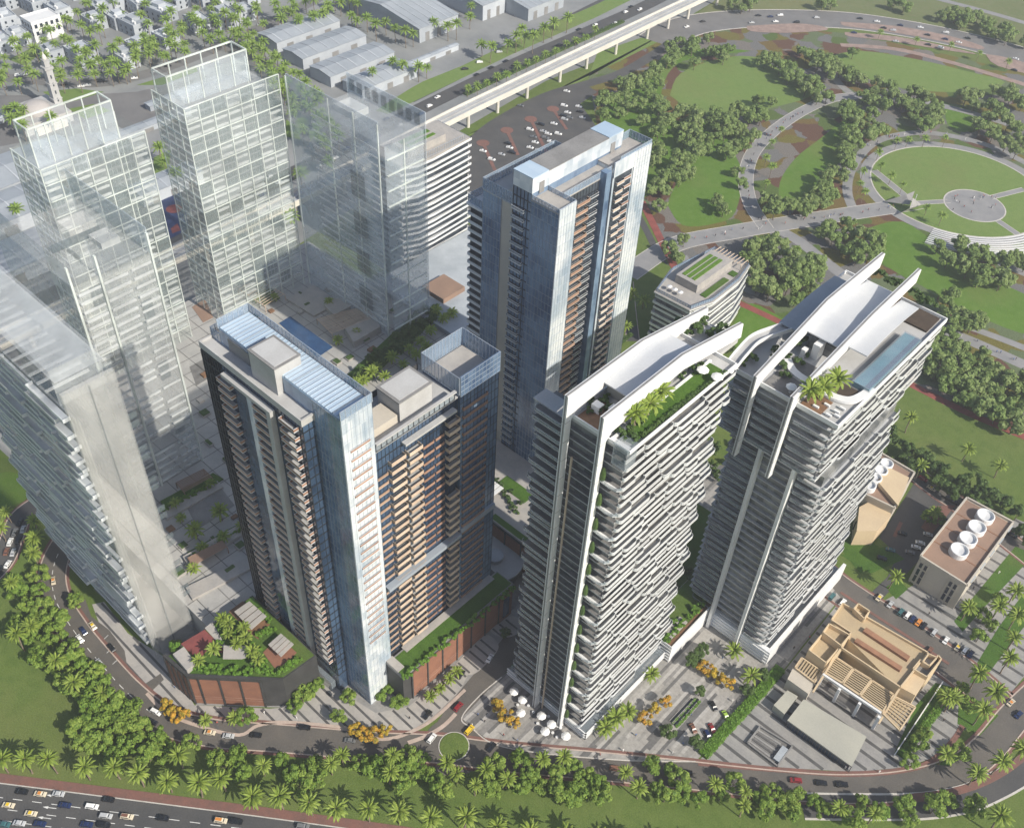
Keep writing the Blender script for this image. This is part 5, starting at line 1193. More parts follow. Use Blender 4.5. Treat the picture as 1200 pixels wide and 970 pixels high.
# joints, planters and seats that break up the clear podium's terraces
for k in range(20):
    mb = MB(); x = -372+k*8.2; mb.box(x, 86.4, 12.3, x+.35, 189.6, 12.34); mb.build('paving_joint', M['pave_mid'], GP)
for k in range(12):
    mb = MB(); y = 90+k*8.3; mb.box(-375.5, y, 12.35, -210.5, y+.35, 12.38); mb.build('paving_joint', M['pave_mid'], GP)
for k in range(14):
    mb = MB(); x = -372+k*10.2; mb.box(x, 190.6, 12.3, x+.35, 262, 12.34); mb.build('paving_joint', M['pave_mid'], GP)
for k in range(8):
    mb = MB(); y = 196+k*8.3; mb.box(-375.5, y, 12.35, -227, y+.35, 12.38); mb.build('paving_joint', M['pave_mid'], GP)
r = random.Random(123)
for i, p in enumerate(((262, 395), (268, 412), (300, 372), (318, 365), (352, 345), (360, 358), (385, 340), (402, 366), (430, 400), (436, 410), (410, 420), (395, 425), (240, 440), (258, 430), (240, 485), (262, 500), (245, 520), (268, 540), (200, 620), (215, 640), (250, 632), (275, 606), (282, 640), (210, 672), (248, 680), (270, 668), (300, 400), (330, 402), (460, 365), (440, 352), (420, 340))):
    g = G(*p, 12.4); w, d = r.uniform(.8, 2.6), r.uniform(.8, 2.2); mb = MB(); mb.box(g[0]-w, g[1]-d, 12.4, g[0]+w, g[1]+d, 13.0+.5*r.random())
    o = mb.build('planter_box', M['pave_light' if i % 3 else 'timber'], GP)
    if i % 3:
        mb = MB(); mb.box(g[0]-w+.3, g[1]-d+.3, 13.0, g[0]+w-.3, g[1]+d-.3, 13.65); mb.build('planter_hedge', M['hedge_dark'], o)
# ================================================================== low buildings at the right
def rect_from(px_f, px_l, px_r, z):
    """World rectangle from three roof corners seen in the photograph: front, left and right."""
    f, l, r = G(*px_f, z), G(*px_l, z), G(*px_r, z); return l[0], f[0], f[1], r[1]
# --- beige building with pergolas
BZ = 12.0
bx = lambda x, y: (900+x/5.705, 690+y/5.705)
Bg = thing('beige_building', 'beige flat-roofed building with slatted pergolas on its near side', 'building', G(1010, 800))
def bpoly(name, pts, z0, z1, m, zref=None, top=None):
    mb = MB(); mb.prism([G(*bx(*p), zref if zref is not None else z1)[:2] for p in pts], z0, z1, 0, 1 if top else None)
    return mb.build(name, [M[m], M[top]] if top else M[m], Bg)
bpoly('main_block', [(495, 105), (1065, 435), (870, 665), (420, 215)], 0, BZ, 'beige', top='roof_tan')
c = [Vector((*G(*bx(*p), BZ)[:2], 0)) for p in ((495, 105), (1065, 435), (880, 665), (485, 400), (550, 300), (420, 215))]
for a, b in zip(c, c[1:]+c[:1]):
    mb = MB(); mb.bar((a.x, a.y, BZ+.6), (b.x, b.y, BZ+.6), .5, 1.2); mb.build('parapet', M['beige'], Bg)
def strip_roof(p, q, w, z, m='roof_red'):
    a = G(*bx(*p), BZ); b = G(*bx(*q), BZ); mb = MB(); mb.bar((a[0], a[1], z), (b[0], b[1], z), w, 1.4); mb.build('roof_ridge', M[m], Bg)
strip_roof((640, 280), (935, 475), 2.2, BZ+.6); strip_roof((580, 350), (885, 545), 2.0, BZ+.6)
def openbox(pts, z0, z1, m='beige', floor='concrete_dark', t=.45, name='roof_enclosure'):
    P = [Vector((*G(*bx(*p), z1)[:2], 0)) for p in pts]
    w = MB()
    for a, b in zip(P, P[1:]+P[:1]): w.bar((a.x, a.y, (z0+z1)/2), (b.x, b.y, (z0+z1)/2), t, z1-z0)
    o = w.build(name, M[m], Bg); f = MB(); f.prism([p[:2] for p in P], z0, z1-2.2); f.build('enclosure_floor', M[floor], o)
openbox([(605, 95), (680, 145), (645, 195), (575, 130)], 0, BZ+2.5, floor='roof_tan')
openbox([(410, 230), (548, 305), (490, 375), (370, 285)], 0, BZ+1.5, floor='roof_tan')
openbox([(370, 290), (490, 375), (390, 490), (275, 405)], 0, BZ, floor='roof_tan')
openbox([(1020, 470), (1080, 510), (1140, 440), (1160, 465), (1065, 585), (970, 530)], 0, BZ+1.5)
openbox([(1075, 430), (1130, 455), (1080, 510), (1035, 485)], 0, BZ+2, floor='concrete')
bpoly('side_hall', [(975, 535), (1065, 590), (985, 710), (885, 655)], 0, BZ-.5, 'beige')
bpoly('porch', [(365, 575), (300, 690), (325, 610), (480, 400), (870, 665), (750, 830)], 0, .3, 'pave_mid', 0)
def slats(pts, n, z, m='roof_tan', th=.5, frame='beige', name='pergola_slat', along=True, gapf=.5):
    a, b, cc, d = [Vector(G(*bx(*p), z)) for p in pts]
    f = MB(); f.bar(a, b, .5, .7); f.bar(d, cc, .5, .7); f.bar(a, d, .5, .7); f.bar(b, cc, .5, .7)
    o = f.build('pergola_frame', M[frame], Bg)
    for i in range(n):
        t = (i+.5)/n; p = a.lerp(d, t); q = b.lerp(cc, t); k = MB(); k.bar(p, q, (a-d).length/n*gapf, th); k.build(name, M[m], o)
PZB = 8.5
slats([(445, 450), (565, 530), (495, 630), (375, 560)], 9, PZB)
slats([(575, 535), (690, 605), (610, 710), (500, 635)], 9, PZB)
slats([(697, 612), (840, 705), (765, 820), (617, 715)], 10, PZB)
slats([(180, 525), (225, 460), (365, 555), (310, 625)][::-1], 8, 7.0)
slats([(765, 830), (850, 720), (985, 790), (880, 945)], 6, 7.5)
slats([(765, 830), (880, 945), (985, 790), (850, 720)], 8, 7.9)
for q in ((365, 580), (480, 665), (615, 760), (745, 850)):
    g = G(*bx(*q), PZB); mb = MB(); mb.box(g[0]-.5, g[1]-.5, 0, g[0]+.5, g[1]+.5, PZB-.3); mb.build('column', M['white'], Bg)
a = Vector(G(*bx(365, 570), PZB)); b = Vector(G(*bx(755, 830), PZB)); mb = MB(); mb.bar(a, b, .8, 1.0); mb.build('eaves_beam', M['white'], Bg)
a = Vector(G(*bx(485, 400), BZ)); b = Vector(G(*bx(300, 690), 6)); mb = MB(); mb.bar(a, b, .6, .9); mb.build('raking_wall', M['beige'], Bg)
a = Vector(G(*bx(885, 655), BZ)); b = Vector(G(*bx(740, 900), 6)); mb = MB(); mb.bar(a, b, .6, .9); mb.build('raking_wall', M['beige'], Bg)
bpoly('wing_wall', [(165, 530), (310, 630), (270, 700), (130, 600)], 0, 6.4, 'beige_grey', 6.4)
g = G(*bx(220, 615), 3); mb = MB(); mb.box(g[0]-1, g[1]-.9, 2.2, g[0]+1.2, g[1]-.4, 3.8); mb.build('window', M['window'], Bg)
# --- flat canopy building and sunken court in the stone square
Cn = thing('flat_canopy_building', 'long low pavilion with a plain grey-green flat roof on the stone square', 'pavilion', G(970, 870))
cz = lambda x, y: (800+x/5.705, 740+y/5.705)
M['canopy_roof'] = mat('grey_green_roof', (.40, .39, .33), .8, .18, .06, c2=(.345, .34, .295))
mb = MB(); mb.prism([G(*cz(*p), 4.6)[:2] for p in ((810, 450), (1230, 700), (1130, 900), (700, 590))], 4.0, 4.6); mb.build('roof', M['canopy_roof'], Cn)
mb = MB(); mb.prism([G(*cz(*p), 4.6)[:2] for p in ((812, 470), (1215, 712), (1125, 880), (715, 590))], 0, 4.0); mb.build('glass_wall', M['navy_glass'], Cn)
mb = MB(); mb.prism([G(*cz(*p), 3.4)[:2] for p in ((700, 390), (770, 430), (680, 550), (608, 490))], 0, 3.4); mb.build('annex', M['canopy_roof'], Cn)
A_ = Vector(G(*cz(700, 590), 4)); B_ = Vector(G(*cz(1130, 900), 4))
for i in range(22):
    p = A_.lerp(B_, i/21); mb = MB(); mb.box(p.x-.1, p.y-.12, 0, p.x+.1, p.y+.12, 4.0); mb.build('glazing_bar', M['mullion'], Cn)
Sk = thing('sunken_court', 'sunken stone stair court cut into the square near the street', 'stairwell', G(925, 872))
P = [Vector(G(*cz(*p))) for p in ((515, 640), (730, 770), (630, 905), (430, 750))]
w = MB()
for a, b in zip(P, P[1:]+P[:1]): w.bar((a.x, a.y, .55), (b.x, b.y, .55), .5, 1.1)
w.build('parapet', M['concrete_dark'], Sk)
mb = MB(); mb.prism([(P[0].lerp(P[2], .04))[:2], (P[1].lerp(P[3], .04))[:2], (P[2].lerp(P[0], .04))[:2], (P[3].lerp(P[1], .04))[:2]], .07, .1); mb.build('stair_floor', M['pave_mid'], Sk)
for i in range(5):
    a = P[0].lerp(P[3], .16+.17*i); b = P[1].lerp(P[2], .16+.17*i); b = a.lerp(b, .72); mb = MB(); mb.bar((a.x, a.y, .2), (b.x, b.y, .2), .7, .25); mb.build('stair_flight', M['pave_dark' if i % 2 else 'pave'], Sk)
mb = MB(); a = P[1].lerp(P[2], .25).lerp(P[0], .12); b = P[1].lerp(P[2], .85).lerp(P[3], .12); mb.bar((a.x, a.y, .7), (b.x, b.y, .7), 2.2, 1.2); mb.build('lift_box', M['steel'], Sk)
# low white wall beside the square
Lw = thing('low_wall', 'thin low white wall beside the hedge on the stone square', 'wall', G(1075, 860))
a, b = Vector(G(1047, 886)), Vector(G(1104, 800)); mb = MB(); mb.bar((a.x, a.y, .6), (b.x, b.y, .6), .35, 1.2); mb.build('wall_panel', M['white'], Lw)

# --- two blocks with white roof tanks
def tank_block(name, label, zq, z, roof_pts, tanks, tr, win=None):
    t = thing(name, label, 'building', G(*zq(*roof_pts[0]), 0))
    P = [G(*zq(*p), z)[:2] for p in roof_pts]
    mb = MB(); mb.prism(P, 0, z-.1); mb.build('wall', M['beige_grey'], t)
    Q = inset(P, .8); mb = MB(); mb.prism(Q, z-.1, z+.02); mb.build('roof', M['roof_brown'], t)
    for a, b in zip(P, P[1:]+P[:1]):
        mb = MB(); mb.bar((a[0], a[1], z+.45), (b[0], b[1], z+.45), .7, 1.1); mb.build('parapet', M['beige_grey'], t)
    for p in tanks:
        g = G(*zq(*p), z+2.4); k = MB(); k.lathe([(tr, 0), (tr, 2.6), (tr-.25, 2.75), (tr-.5, 2.7), (tr*.75, 1.9), (.2, 1.5)], 24, (g[0], g[1], z)); o = k.build('roof_tank', M['white'], t)
    return t, P
zt_ = lambda x, y: (1040+x/7.4625, 560+y/7.4625)
D1, PD = tank_block('tank_roof_block', 'stone block with four white round tanks in a row on its brown roof', zt_, 15, [(690, 180), (1095, 395), (690, 945), (285, 690)], [(860, 325), (785, 425), (707, 525), (632, 625)], 3.6)
ax = [Vector((*p, 0)) for p in PD]
for k in range(3):
    a = ax[0].lerp(ax[3], .25+.24*k); b = ax[1].lerp(ax[2], .25+.24*k); mb = MB(); mb.bar((a.x, a.y, 15.1), (b.x, b.y, 15.1), .35, .2); mb.build('roof_seam', M['roof_red'], D1)
f0, f1 = ax[3], ax[2]; d_ = (f1-f0).normalized(); s_ = Vector((d_.y, -d_.x, 0))
for tpos in (.06, .16, .70, .80):
    for (za, zb) in ((1.5, 5.0), (5.6, 9.0), (10.0, 12.6)):
        p = f0.lerp(f1, tpos); q = p+d_*1.1; mb = MB(); mb.prism([(p+s_*.12)[:2], (q+s_*.12)[:2], (q-s_*.05)[:2], (p-s_*.05)[:2]], za, zb); mb.build('window', M['window'], D1)
for tpos in (.02, .12, .22, .66, .76, .86):
    p = f0.lerp(f1, tpos); q = p+d_*.5; mb = MB(); mb.prism([(p+s_*.4)[:2], (q+s_*.4)[:2], (q-s_*.05)[:2], (p-s_*.05)[:2]], 0, 14); mb.build('pilaster', M['beige_grey'], D1)
e0, e1 = ax[2], ax[1]
for i in range(5):
    p = e0.lerp(e1, .06+.2*i); q = e0.lerp(e1, .06+.2*i+.1); mb = MB(); mb.bar((p.x+.3, p.y, 15.2), (q.x+.3, q.y, 15.2), 1.0, .5); mb.build('roof_vent', M['steel'], D1)
zu = lambda x, y: (840+x/5.45, 420+y/5.45)
D2, PD2 = tank_block('tank_roof_block', 'smaller beige block with white roof tanks, half hidden by the stepped white tower', zu, 12, [(1020, 595), (1260, 735), (1130, 960), (900, 850)], [(1085, 668), (1050, 712), (1012, 758), (975, 806)], 2.9)
mb = MB(); mb.prism([G(*zu(*p), 12)[:2] for p in ((1090, 715), (1220, 780), (1150, 960), (1015, 800))], 12.1, 14.0, 0); mb.build('roof_room', M['beige'], D2)
p = [G(*zu(*p), 12)[:2] for p in ((1030, 700), (890, 870))]; mb = MB(); mb.bar((*p[0], 12.3), (*p[1], 12.3), 2.0, .3); mb.build('roof_strip', M['roof_red'], D2)
Q3 = [G(*p, 9)[:2] for p in ((1007, 594), (1018, 588), (1043, 586), (1044, 604), (1028, 622), (1004, 622))]
mb = MB(); mb.prism(Q3, 0, 9); mb.build('front_wing', M['beige'], D2)
for i, pz in enumerate(((1004, 612), (1009, 614), (1014, 617))):
    g = G(*pz, 6); mb = MB(); mb.box(g[0]-.4, g[1]-.7, 2, g[0]+.4, g[1]-.2, 7); mb.build('window', M['window'], D2)

# ================================================================== viaduct and the far city
Vd = thing('metro_viaduct', 'pale concrete metro viaduct on piers crossing behind the towers', 'viaduct', G(640, 95))
VZ = 13.5
vl = smooth_line(G2([(-120, 462), (0, 398), (170, 315), (345, 232), (520, 141), (600, 102), (700, 54), (820, -3), (920, -48)], VZ), 10)
mb = MB(); ribbon(mb, vl, 4.8, -4.8, VZ, 0, 1.2); mb.build('deck', M['concrete'], Vd)
M['via'] = mat('cream_concrete', (.66, .63, .56), .75, .15, .1, c2=(.58, .555, .50))
for s_ in (1, -1):
    mb = MB(); ribbon(mb, vl, s_*5.0+.35, s_*5.0-.35, VZ+1.5, 0, 3.4); mb.build('parapet', M['via'], Vd)
for o_ in (2.4, 1.0, -1.0, -2.4):
    mb = MB(); ribbon(mb, vl, o_+.16, o_-.16, VZ+.25, 0, .25); mb.build('rail', M['steel'], Vd)
mb = MB(); ribbon(mb, vl, .45, -.45, VZ+.7, 0, .7); mb.build('centre_walk', M['concrete'], Vd)
mb = MB(); ribbon(mb, vl, 2.2, -2.2, VZ-1.2, 0, 2.2); mb.build('girder', M['via'], Vd)
acc = 0
for a, b in zip(vl, vl[1:]):
    acc += math.dist(a, b)
    if acc > 27:
        acc = 0; mb = MB(); mb.tube([(b[0], b[1], 0), (b[0], b[1], VZ-4.6)], 1.15, 10); mb.tube([(b[0], b[1], VZ-4.6), (b[0], b[1], VZ-3.3)], [1.2, 2.6], 10); mb.build('pier', M['via'], Vd)
# --- warehouses
def shed(name, label, px, w, d, h, group=None, roof='steel', rz=0, seams=5, wall='house'):
    """A long shed; px is the pixel of its ground centre, w along x, d along y."""
    g = G(*px); t = thing(name, label, 'warehouse', g, rz, group)
    mb = MB(); mb.box(-w/2, -d/2, 0, w/2, d/2, h); mb.build('wall', M[wall], t, world=False)
    mb = MB(); e = .6
    for s in (-1, 1): mb.poly([(s*(w/2+e), -d/2-e, h+.02), (s*(w/2+e), d/2+e, h+.02), (0, d/2+e, h+w*.06+.3), (0, -d/2-e, h+w*.06+.3)][::s])
    for y in (-d/2-e, d/2+e): mb.poly([(-w/2-e, y, h+.02), (w/2+e, y, h+.02), (0, y, h+w*.06+.3)])
    o = mb.build('roof', M[roof], t, world=False)
    for k in range(seams):
        y = -d/2+d*(k+.5)/seams; s = MB(); s.bar((-w/2, y, h+.25), (0, y, h+w*.06+.5), .9, .12); s.bar((0, y, h+w*.06+.5), (w/2, y, h+.25), .9, .12); s.build('roof_light', M['house'], o, world=False)
    for k in range(3):
        s = MB(); s.box(w/2-.05, -d/2+d*(.15+.3*k), 0, w/2+.12, -d/2+d*(.15+.3*k)+d*.1, h*.6); s.build('shutter_door', M['concrete_dark'], t, world=False)
    return t
for i, (p, w, d, h, lb) in enumerate((((352, 44), 22, 58, 8, 'pale ribbed shed, nearest the villas in the row of four by the avenue'), ((382, 62), 22, 58, 8, 'pale ribbed shed, second from the villas in the row of four by the avenue'),
        ((414, 82), 22, 58, 8, 'pale ribbed shed, third from the villas in the row of four by the avenue'), ((446, 98), 20, 50, 7, 'pale ribbed shed nearest the viaduct in the row of four by the avenue'),
        ((470, 22), 84, 40, 11, 'large blue-grey warehouse fronted by a row of palms'), ((545, 2), 72, 34, 12, 'tall blue-grey warehouse behind the large one with palms'),
        ((610, 5), 54, 42, 10, 'blue-grey warehouse at the top edge beside the service road'), ((505, 70), 4, 52, 4, 'long low white store beside the service road'),
        ((24, 212), 34, 70, 10, 'long grey hall at the left edge below the mosque'), ((0, 262), 30, 76, 9, 'long grey hall at the left edge, second below the mosque'),
        ((10, 318), 28, 60, 9, 'long grey hall at the left edge, third below the mosque'), ((172, 152), 7, 62, 4, 'long pale car shelter beside the station forecourt'),
        ((205, 118), 6, 40, 4, 'short pale car shelter behind the second clear tower'), ((10, 140), 6, 36, 4, 'pale car shelter beside the mosque dome'), ((196, 222), 16, 40, 7, 'pale low hall with arches between the first two clear towers'))):
    shed('warehouse', lb, p, w, d, h, 'sheds and halls of the works yard', roof='house_roof' if 'shelter' in lb or 'store' in lb else 'steel', seams=3 if w < 12 else 6)
# blue sports court by the second clear tower
bc = thing('sports_court', 'dark blue sports court with red key marks between the first two clear towers', 'court', G(203, 262))
mb = MB(); mb.prism(G2([(188, 236), (212, 224), (222, 268), (196, 282)]), 0, .12); mb.build('surface', M['court_blue'], bc)
mb = MB(); g = G(204, 245); mb.lathe([(4.5, .12), (4.5, .16)], 20, (g[0], g[1], 0)); mb.build('centre_circle', M['court'], bc)
mb = MB(); mb.prism(G2([(200, 268), (208, 262), (212, 270), (202, 274)]), .12, .16); mb.build('key_mark', M['court'], bc)
# --- mosque: minaret and dome
mn = thing('minaret', 'tall pale square minaret beside the dome at the top left', 'minaret', G(70, 131))
x, y, _z = G(70, 131)
for i, (r_, z0, z1) in enumerate(((2.7, 0, 10), (2.4, 10, 20), (2.1, 20, 29), (1.6, 30.5, 35))):
    mb = MB(); mb.box(x-r_, y-r_, z0, x+r_, y+r_, z1-.6); mb.box(x-r_-.3, y-r_-.3, z1-.6, x+r_+.3, y+r_+.3, z1); mb.build('shaft', M['concrete'], mn)
mb = MB(); mb.box(x-2.9, y-2.9, 29, x+2.9, y+2.9, 30.5); mb.build('gallery', M['concrete'], mn)
mb = MB(); mb.lathe([(1.3, 35), (1.5, 35.8), (1.1, 37.2), (.4, 38.4), (.1, 40)], 12, (x, y, 0)); mb.build('finial', M['via'], mn)
for k in range(5):
    mb = MB(); mb.box(x+2.0, y-.4, 3+k*5, x+2.78-.3*(k > 1)-.3*(k > 3), y+.4, 5.2+k*5); mb.build('slit_window', M['window'], mn)
mq = thing('mosque', 'low mosque hall with a broad pale pink dome at the foot of the minaret', 'mosque', G(48, 140))
x, y, _z = G(46, 142); mb = MB(); mb.box(x-16, y-16, 0, x+14, y+16, 7); mb.build('hall', M['concrete'], mq)
mb = MB(); mb.lathe([(9, 7)]+[(9*math.cos(a), 7.8+5.6*math.sin(a)) for a in np.linspace(0, 1.5, 9)], 28, (x, y, 0)); o = mb.build('dome', mat('pink_dome', (.44, .41, .39), .7, .12, .1), mq)
for p in o.data.polygons: p.use_smooth = True
mb = MB(); mb.box(x+14, y-10, 0, x+18, y+10, 5); mb.build('porch', M['via'], mq)
# --- villas
def villa_proto(k):
    r = random.Random(100+k); parts = []
    w, d, h = [(15, 13, 8), (18, 12, 8.5), (13, 13, 7), (20, 15, 9)][k]
    a = MB(); a.box(-w/2, -d/2, 0, w/2, d/2, h); a.box(-w/2+1, d/2-.01, 0, w/2-4, d/2+3, h*.55); parts.append(('wall', a.mesh('wall', M['house'])))
    b = MB(); b.box(-w/2+.4, -d/2+.4, h, w/2-.4, d/2-.4, h+.15); parts.append(('roof', b.mesh('roof', M['house_roof'])))
    c_ = MB(); parapet(c_, -w/2, -d/2, w/2, d/2, h+.02, h+1.0, .35); parts.append(('parapet', c_.mesh('parapet', M['house'])))
    s = MB(); s.box(-w/4, -d/5, h+.15, w/8, d/4, h+2.8); parts.append(('stair_house', s.mesh('stair_house', M['house'])))
    for i in range(2):
        tk_ = MB(); tk_.lathe([(.9, 0), (.9, 1.6), (.2, 1.9)], 10, (w*(.22+.12*i), -d*.25, h+.15)); parts.append(('roof_tank', tk_.mesh('roof_tank', M['white'])))
    ac = MB(); ac.box(-w*.4, -d*.35, h+.15, -w*.4+1.4, -d*.35+1.0, h+1.1); parts.append(('air_conditioner', ac.mesh('air_conditioner', M['steel'])))
    for f in range(2):
        for i in range(3):
            xx = -w/2+w*(.2+.3*i); wn_ = MB(); wn_.box(xx-.7, -d/2-.06, 1.2+f*3.6, xx+.7, -d/2+.05, 3+f*3.6); parts.append(('window', wn_.mesh('window', M['window'])))
        for i in range(2):
            yy = -d/2+d*(.3+.4*i); wn_ = MB(); wn_.box(w/2-.05, yy-.7, 1.2+f*3.6, w/2+.06, yy+.7, 3+f*3.6); parts.append(('window', wn_.mesh('window', M['window'])))
    return parts
VP = [villa_proto(k) for k in range(4)]
VV = [(12, 8), (42, 12), (70, 20), (8, 30), (52, 38), (120, 16), (140, 30), (112, 32), (160, 38), (135, 8), (165, 14), (190, 22), (210, 8), (238, 3), (180, 2), (262, 12), (290, 2), (62, 70), (98, 72), (148, 76), (164, 62), (196, 52), (232, 33), (262, 28), (285, 22), (320, -4), (22, 50), (4, 58), (90, -4), (60, -8), (150, -6), (20, -14), (230, -16), (118, -18), (200, -20)]
for i, p in enumerate(sorted(VV)):
    g = G(*p); k = i % 4
    row = 'along the curved street' if p[1] > 45 else ('at the top edge' if p[1] < 5 else 'in the middle rows')
    t = thing('villa', 'pale flat-roofed villa, %s from the left of the villas %s' % (nth(i+1), row), 'house', g, R(random.Random(i).uniform(-9, 9)), 'villas of the quarter at the top left')
    for nm, me in VP[k]: put(nm, me, t)
Ap = thing('arcaded_house', 'white three-storey house with rows of small dark arches, among the villas', 'house', G(53, 42))
g = G(53, 42); mb = MB(); mb.box(g[0]-8, g[1]-11, 0, g[0]+8, g[1]+11, 14); mb.build('wall', M['white'], Ap)
for zz in (5, 10):
    for i in range(5): mb = MB(); mb.box(g[0]+7.9, g[1]-9+i*4, zz, g[0]+8.15, g[1]-7+i*4, zz+2.6); mb.build('window', M['window'], Ap)
    for i in range(4): mb = MB(); mb.box(g[0]-6+i*4, g[1]-11.15, zz, g[0]-4+i*4, g[1]-10.9, zz+2.6); mb.build('window', M['window'], Ap)
mb = MB(); parapet(mb, g[0]-8, g[1]-11, g[0]+8, g[1]+11, 14, 15, .5); mb.build('parapet', M['white'], Ap)
# ================================================================== planting
def leaf_quad(v, f, p, nrm, s, r, asp=1.0):
    nrm = nrm.normalized(); a = nrm.orthogonal().normalized(); b = nrm.cross(a); t = r.uniform(0, 6.283)
    x = (a*math.cos(t)+b*math.sin(t))*s; y = (b*math.cos(t)-a*math.sin(t))*s*asp
    k = len(v); v += [tuple(p-x*.5-y*.35), tuple(p+x*.5-y*.35), tuple(p+x*.2+y*.65), tuple(p-x*.3+y*.55)]; f.append((k, k+1, k+2, k+3))
def crown_mesh(name, seed, rx, rz, nclump, per, m, leaf=(.45, .85), cz=0.0, lobes=.35):
    """A crown of leaf sprays: clumps set through an uneven ellipsoid, leaves facing outwards from each clump."""
    r = random.Random(seed); v = []; f = []
    cl = []
    for i in range(nclump):
        z = r.uniform(-.55, 1.0); a = r.uniform(0, 6.283); q = math.sqrt(max(0, 1-z*z)); d = r.uniform(.55, .92)*(1+lobes*r.uniform(-.6, .5))
        cl.append((Vector((q*math.cos(a)*rx*d, q*math.sin(a)*rx*d, z*rz*d+cz)), r.uniform(.26, .42)*rx))
    for c, cr in cl:
        for _ in range(per):
            d = Vector((r.gauss(0, 1), r.gauss(0, 1), r.gauss(.25, 1))).normalized(); rad = cr*r.uniform(.55, 1.08)
            p = c+Vector((d.x*rad, d.y*rad, d.z*rad*.8)); n = (d+Vector((r.uniform(-.6, .6), r.uniform(-.6, .6), r.uniform(-.1, .9)))).normalized()
            leaf_quad(v, f, p, n, r.uniform(*leaf), r)
    me = bpy.data.meshes.new(name); me.from_pydata(v, [], f); me.materials.append(m); me.update(); return me
def trunk_mesh(name, seed, h, r0, m, limbs=4, spread=1.6):
    r = random.Random(seed); mb = MB(); mb.tube([(0, 0, 0), (r.uniform(-.1, .1), r.uniform(-.1, .1), h*.5), (0, 0, h)], [r0, r0*.75, r0*.55], 7)
    for i in range(limbs):
        a = 6.283*i/limbs+r.uniform(-.4, .4); e = (math.cos(a)*spread, math.sin(a)*spread, h+r.uniform(1.0, 2.2)); mb.tube([(0, 0, h*.85), (e[0]*.5, e[1]*.5, h+.6), e], [r0*.5, r0*.35, r0*.12], 5)
    return mb.mesh(name, m)
def frond(v, f, r, base, az, el, L, w, droop, seg=7):
    d = Vector((math.cos(az), math.sin(az), 0)); side = Vector((-d.y, d.x, 0)); p = Vector(base); e = el; prev = None
    for i in range(seg+1):
        t = i/seg; ww = w*(.25+1.1*math.sin(math.pi*min(1, .12+t*.86)))*.62
        if prev is not None:
            p0, w0, u0 = prev
            for s in (-1, 1):
                k = len(v); tip = .35*(1 if i % 2 else .75)
                a0 = p0; a1 = p; b0 = p0+side*s*w0-u0*(w0*.45); b1 = p+side*s*ww-u0*(ww*.45)+d*tip*.6
                v += [tuple(a0), tuple(a1), tuple(b1), tuple(b0+d*.2)]; f.append((k, k+1, k+2, k+3) if s < 0 else (k+3, k+2, k+1, k))
        up = Vector((0, 0, 1))*math.cos(e)-d*math.sin(e); prev = (p.copy(), ww, up)
        p = p+(d*math.cos(e)+Vector((0, 0, 1))*math.sin(e))*(L/seg); e -= droop/seg*(.5+t)
def palm_crown(name, seed, n, L, m, w=.62, hc=0.0):
    r = random.Random(seed); v = []; f = []
    for i in range(n):
        az = i*2.39996+r.uniform(-.2, .2); t = i/n; el = R(74)-R(88)*t+r.uniform(-.1, .1)
        frond(v, f, r, (0.12*math.cos(az), .12*math.sin(az), hc), az, el, L*r.uniform(.85, 1.08)*(0.82+.2*min(1, t*1.8)), w*r.uniform(.85, 1.15), R(60)+R(35)*r.random()+R(10)*t)
    me = bpy.data.meshes.new(name); me.from_pydata(v, [], f); me.materials.append(m); me.update(); return me
def palm_trunk(name, h, r0):
    mb = MB(); n = 9
    mb.tube([(.15*math.sin(i*.5), .1*math.sin(i*.8), h*i/n) for i in range(n+1)], [r0*(1.25 if i == 0 else (.95+.1*(i % 2))) for i in range(n+1)], 7)
    mb.lathe([(r0*1.1, h-.6), (r0*1.7, h-.1), (r0*1.0, h+.35)], 8, (.15*math.sin(n*.5), .1*math.sin(n*.8), 0)); return mb.mesh(name, M['palm_bark'])
PALMS = [(palm_trunk('trunk', 9.2, .26), palm_crown('crown', 10+i, 30+2*i, 3.9+.12*i, M['palm_leaf'], .52, 9.4), 9.4) for i in range(4)]
PALMS_FAR = [(palm_trunk('trunk', 8.6+i, .22), palm_crown('crown', 20+i, 30, 4.5, M['palm_far'], .66, 8.8+i), 8.8+i) for i in range(3)]
PALMS_LOW = [(palm_trunk('trunk', 3.6, .26), palm_crown('crown', 30+i, 26, 3.4, M['palm_leaf'], .52, 3.8), 3.8) for i in range(3)]
def tset(prefix, n, rx, rz, ncl, per, m, h, r0, leaf): return [(trunk_mesh('trunk', s, h, r0, M['bark']), crown_mesh('crown', 50+s*7+int(rx*10), rx*(.92+.06*s), rz*(.9+.08*s), ncl, per, m, leaf, h+rz*.55), h+rz*.6) for s in range(n)]
T_PARK = tset('p', 5, 4.7, 3.6, 16, 85, M['leaf_park'], 3.6, .3, (.6, 1.15))
T_FRONT = tset('f', 5, 3.6, 2.9, 15, 95, M['leaf_front'], 3.0, .24, (.42, .85))
T_DARK = tset('d', 3, 4.2, 3.4, 16, 90, M['leaf_dark'], 3.2, .28, (.5, .95))
T_YELLOW = tset('y', 3, 2.5, 1.9, 12, 70, M['leaf_yellow'], 2.2, .16, (.35, .65))
T_ROUND = tset('r', 2, 2.3, 2.1, 18, 80, M['leaf_dark'], 1.8, .16, (.28, .5))
SHRUB = [crown_mesh('foliage', 400+i, 1.15, .95, 8, 50, M['hedge_dark'], (.25, .5), .75) for i in range(3)]
SHRUB_L = [crown_mesh('foliage', 410+i, 1.2, 1.0, 8, 50, M['hedge'], (.25, .5), .75) for i in range(3)]
NT = {}
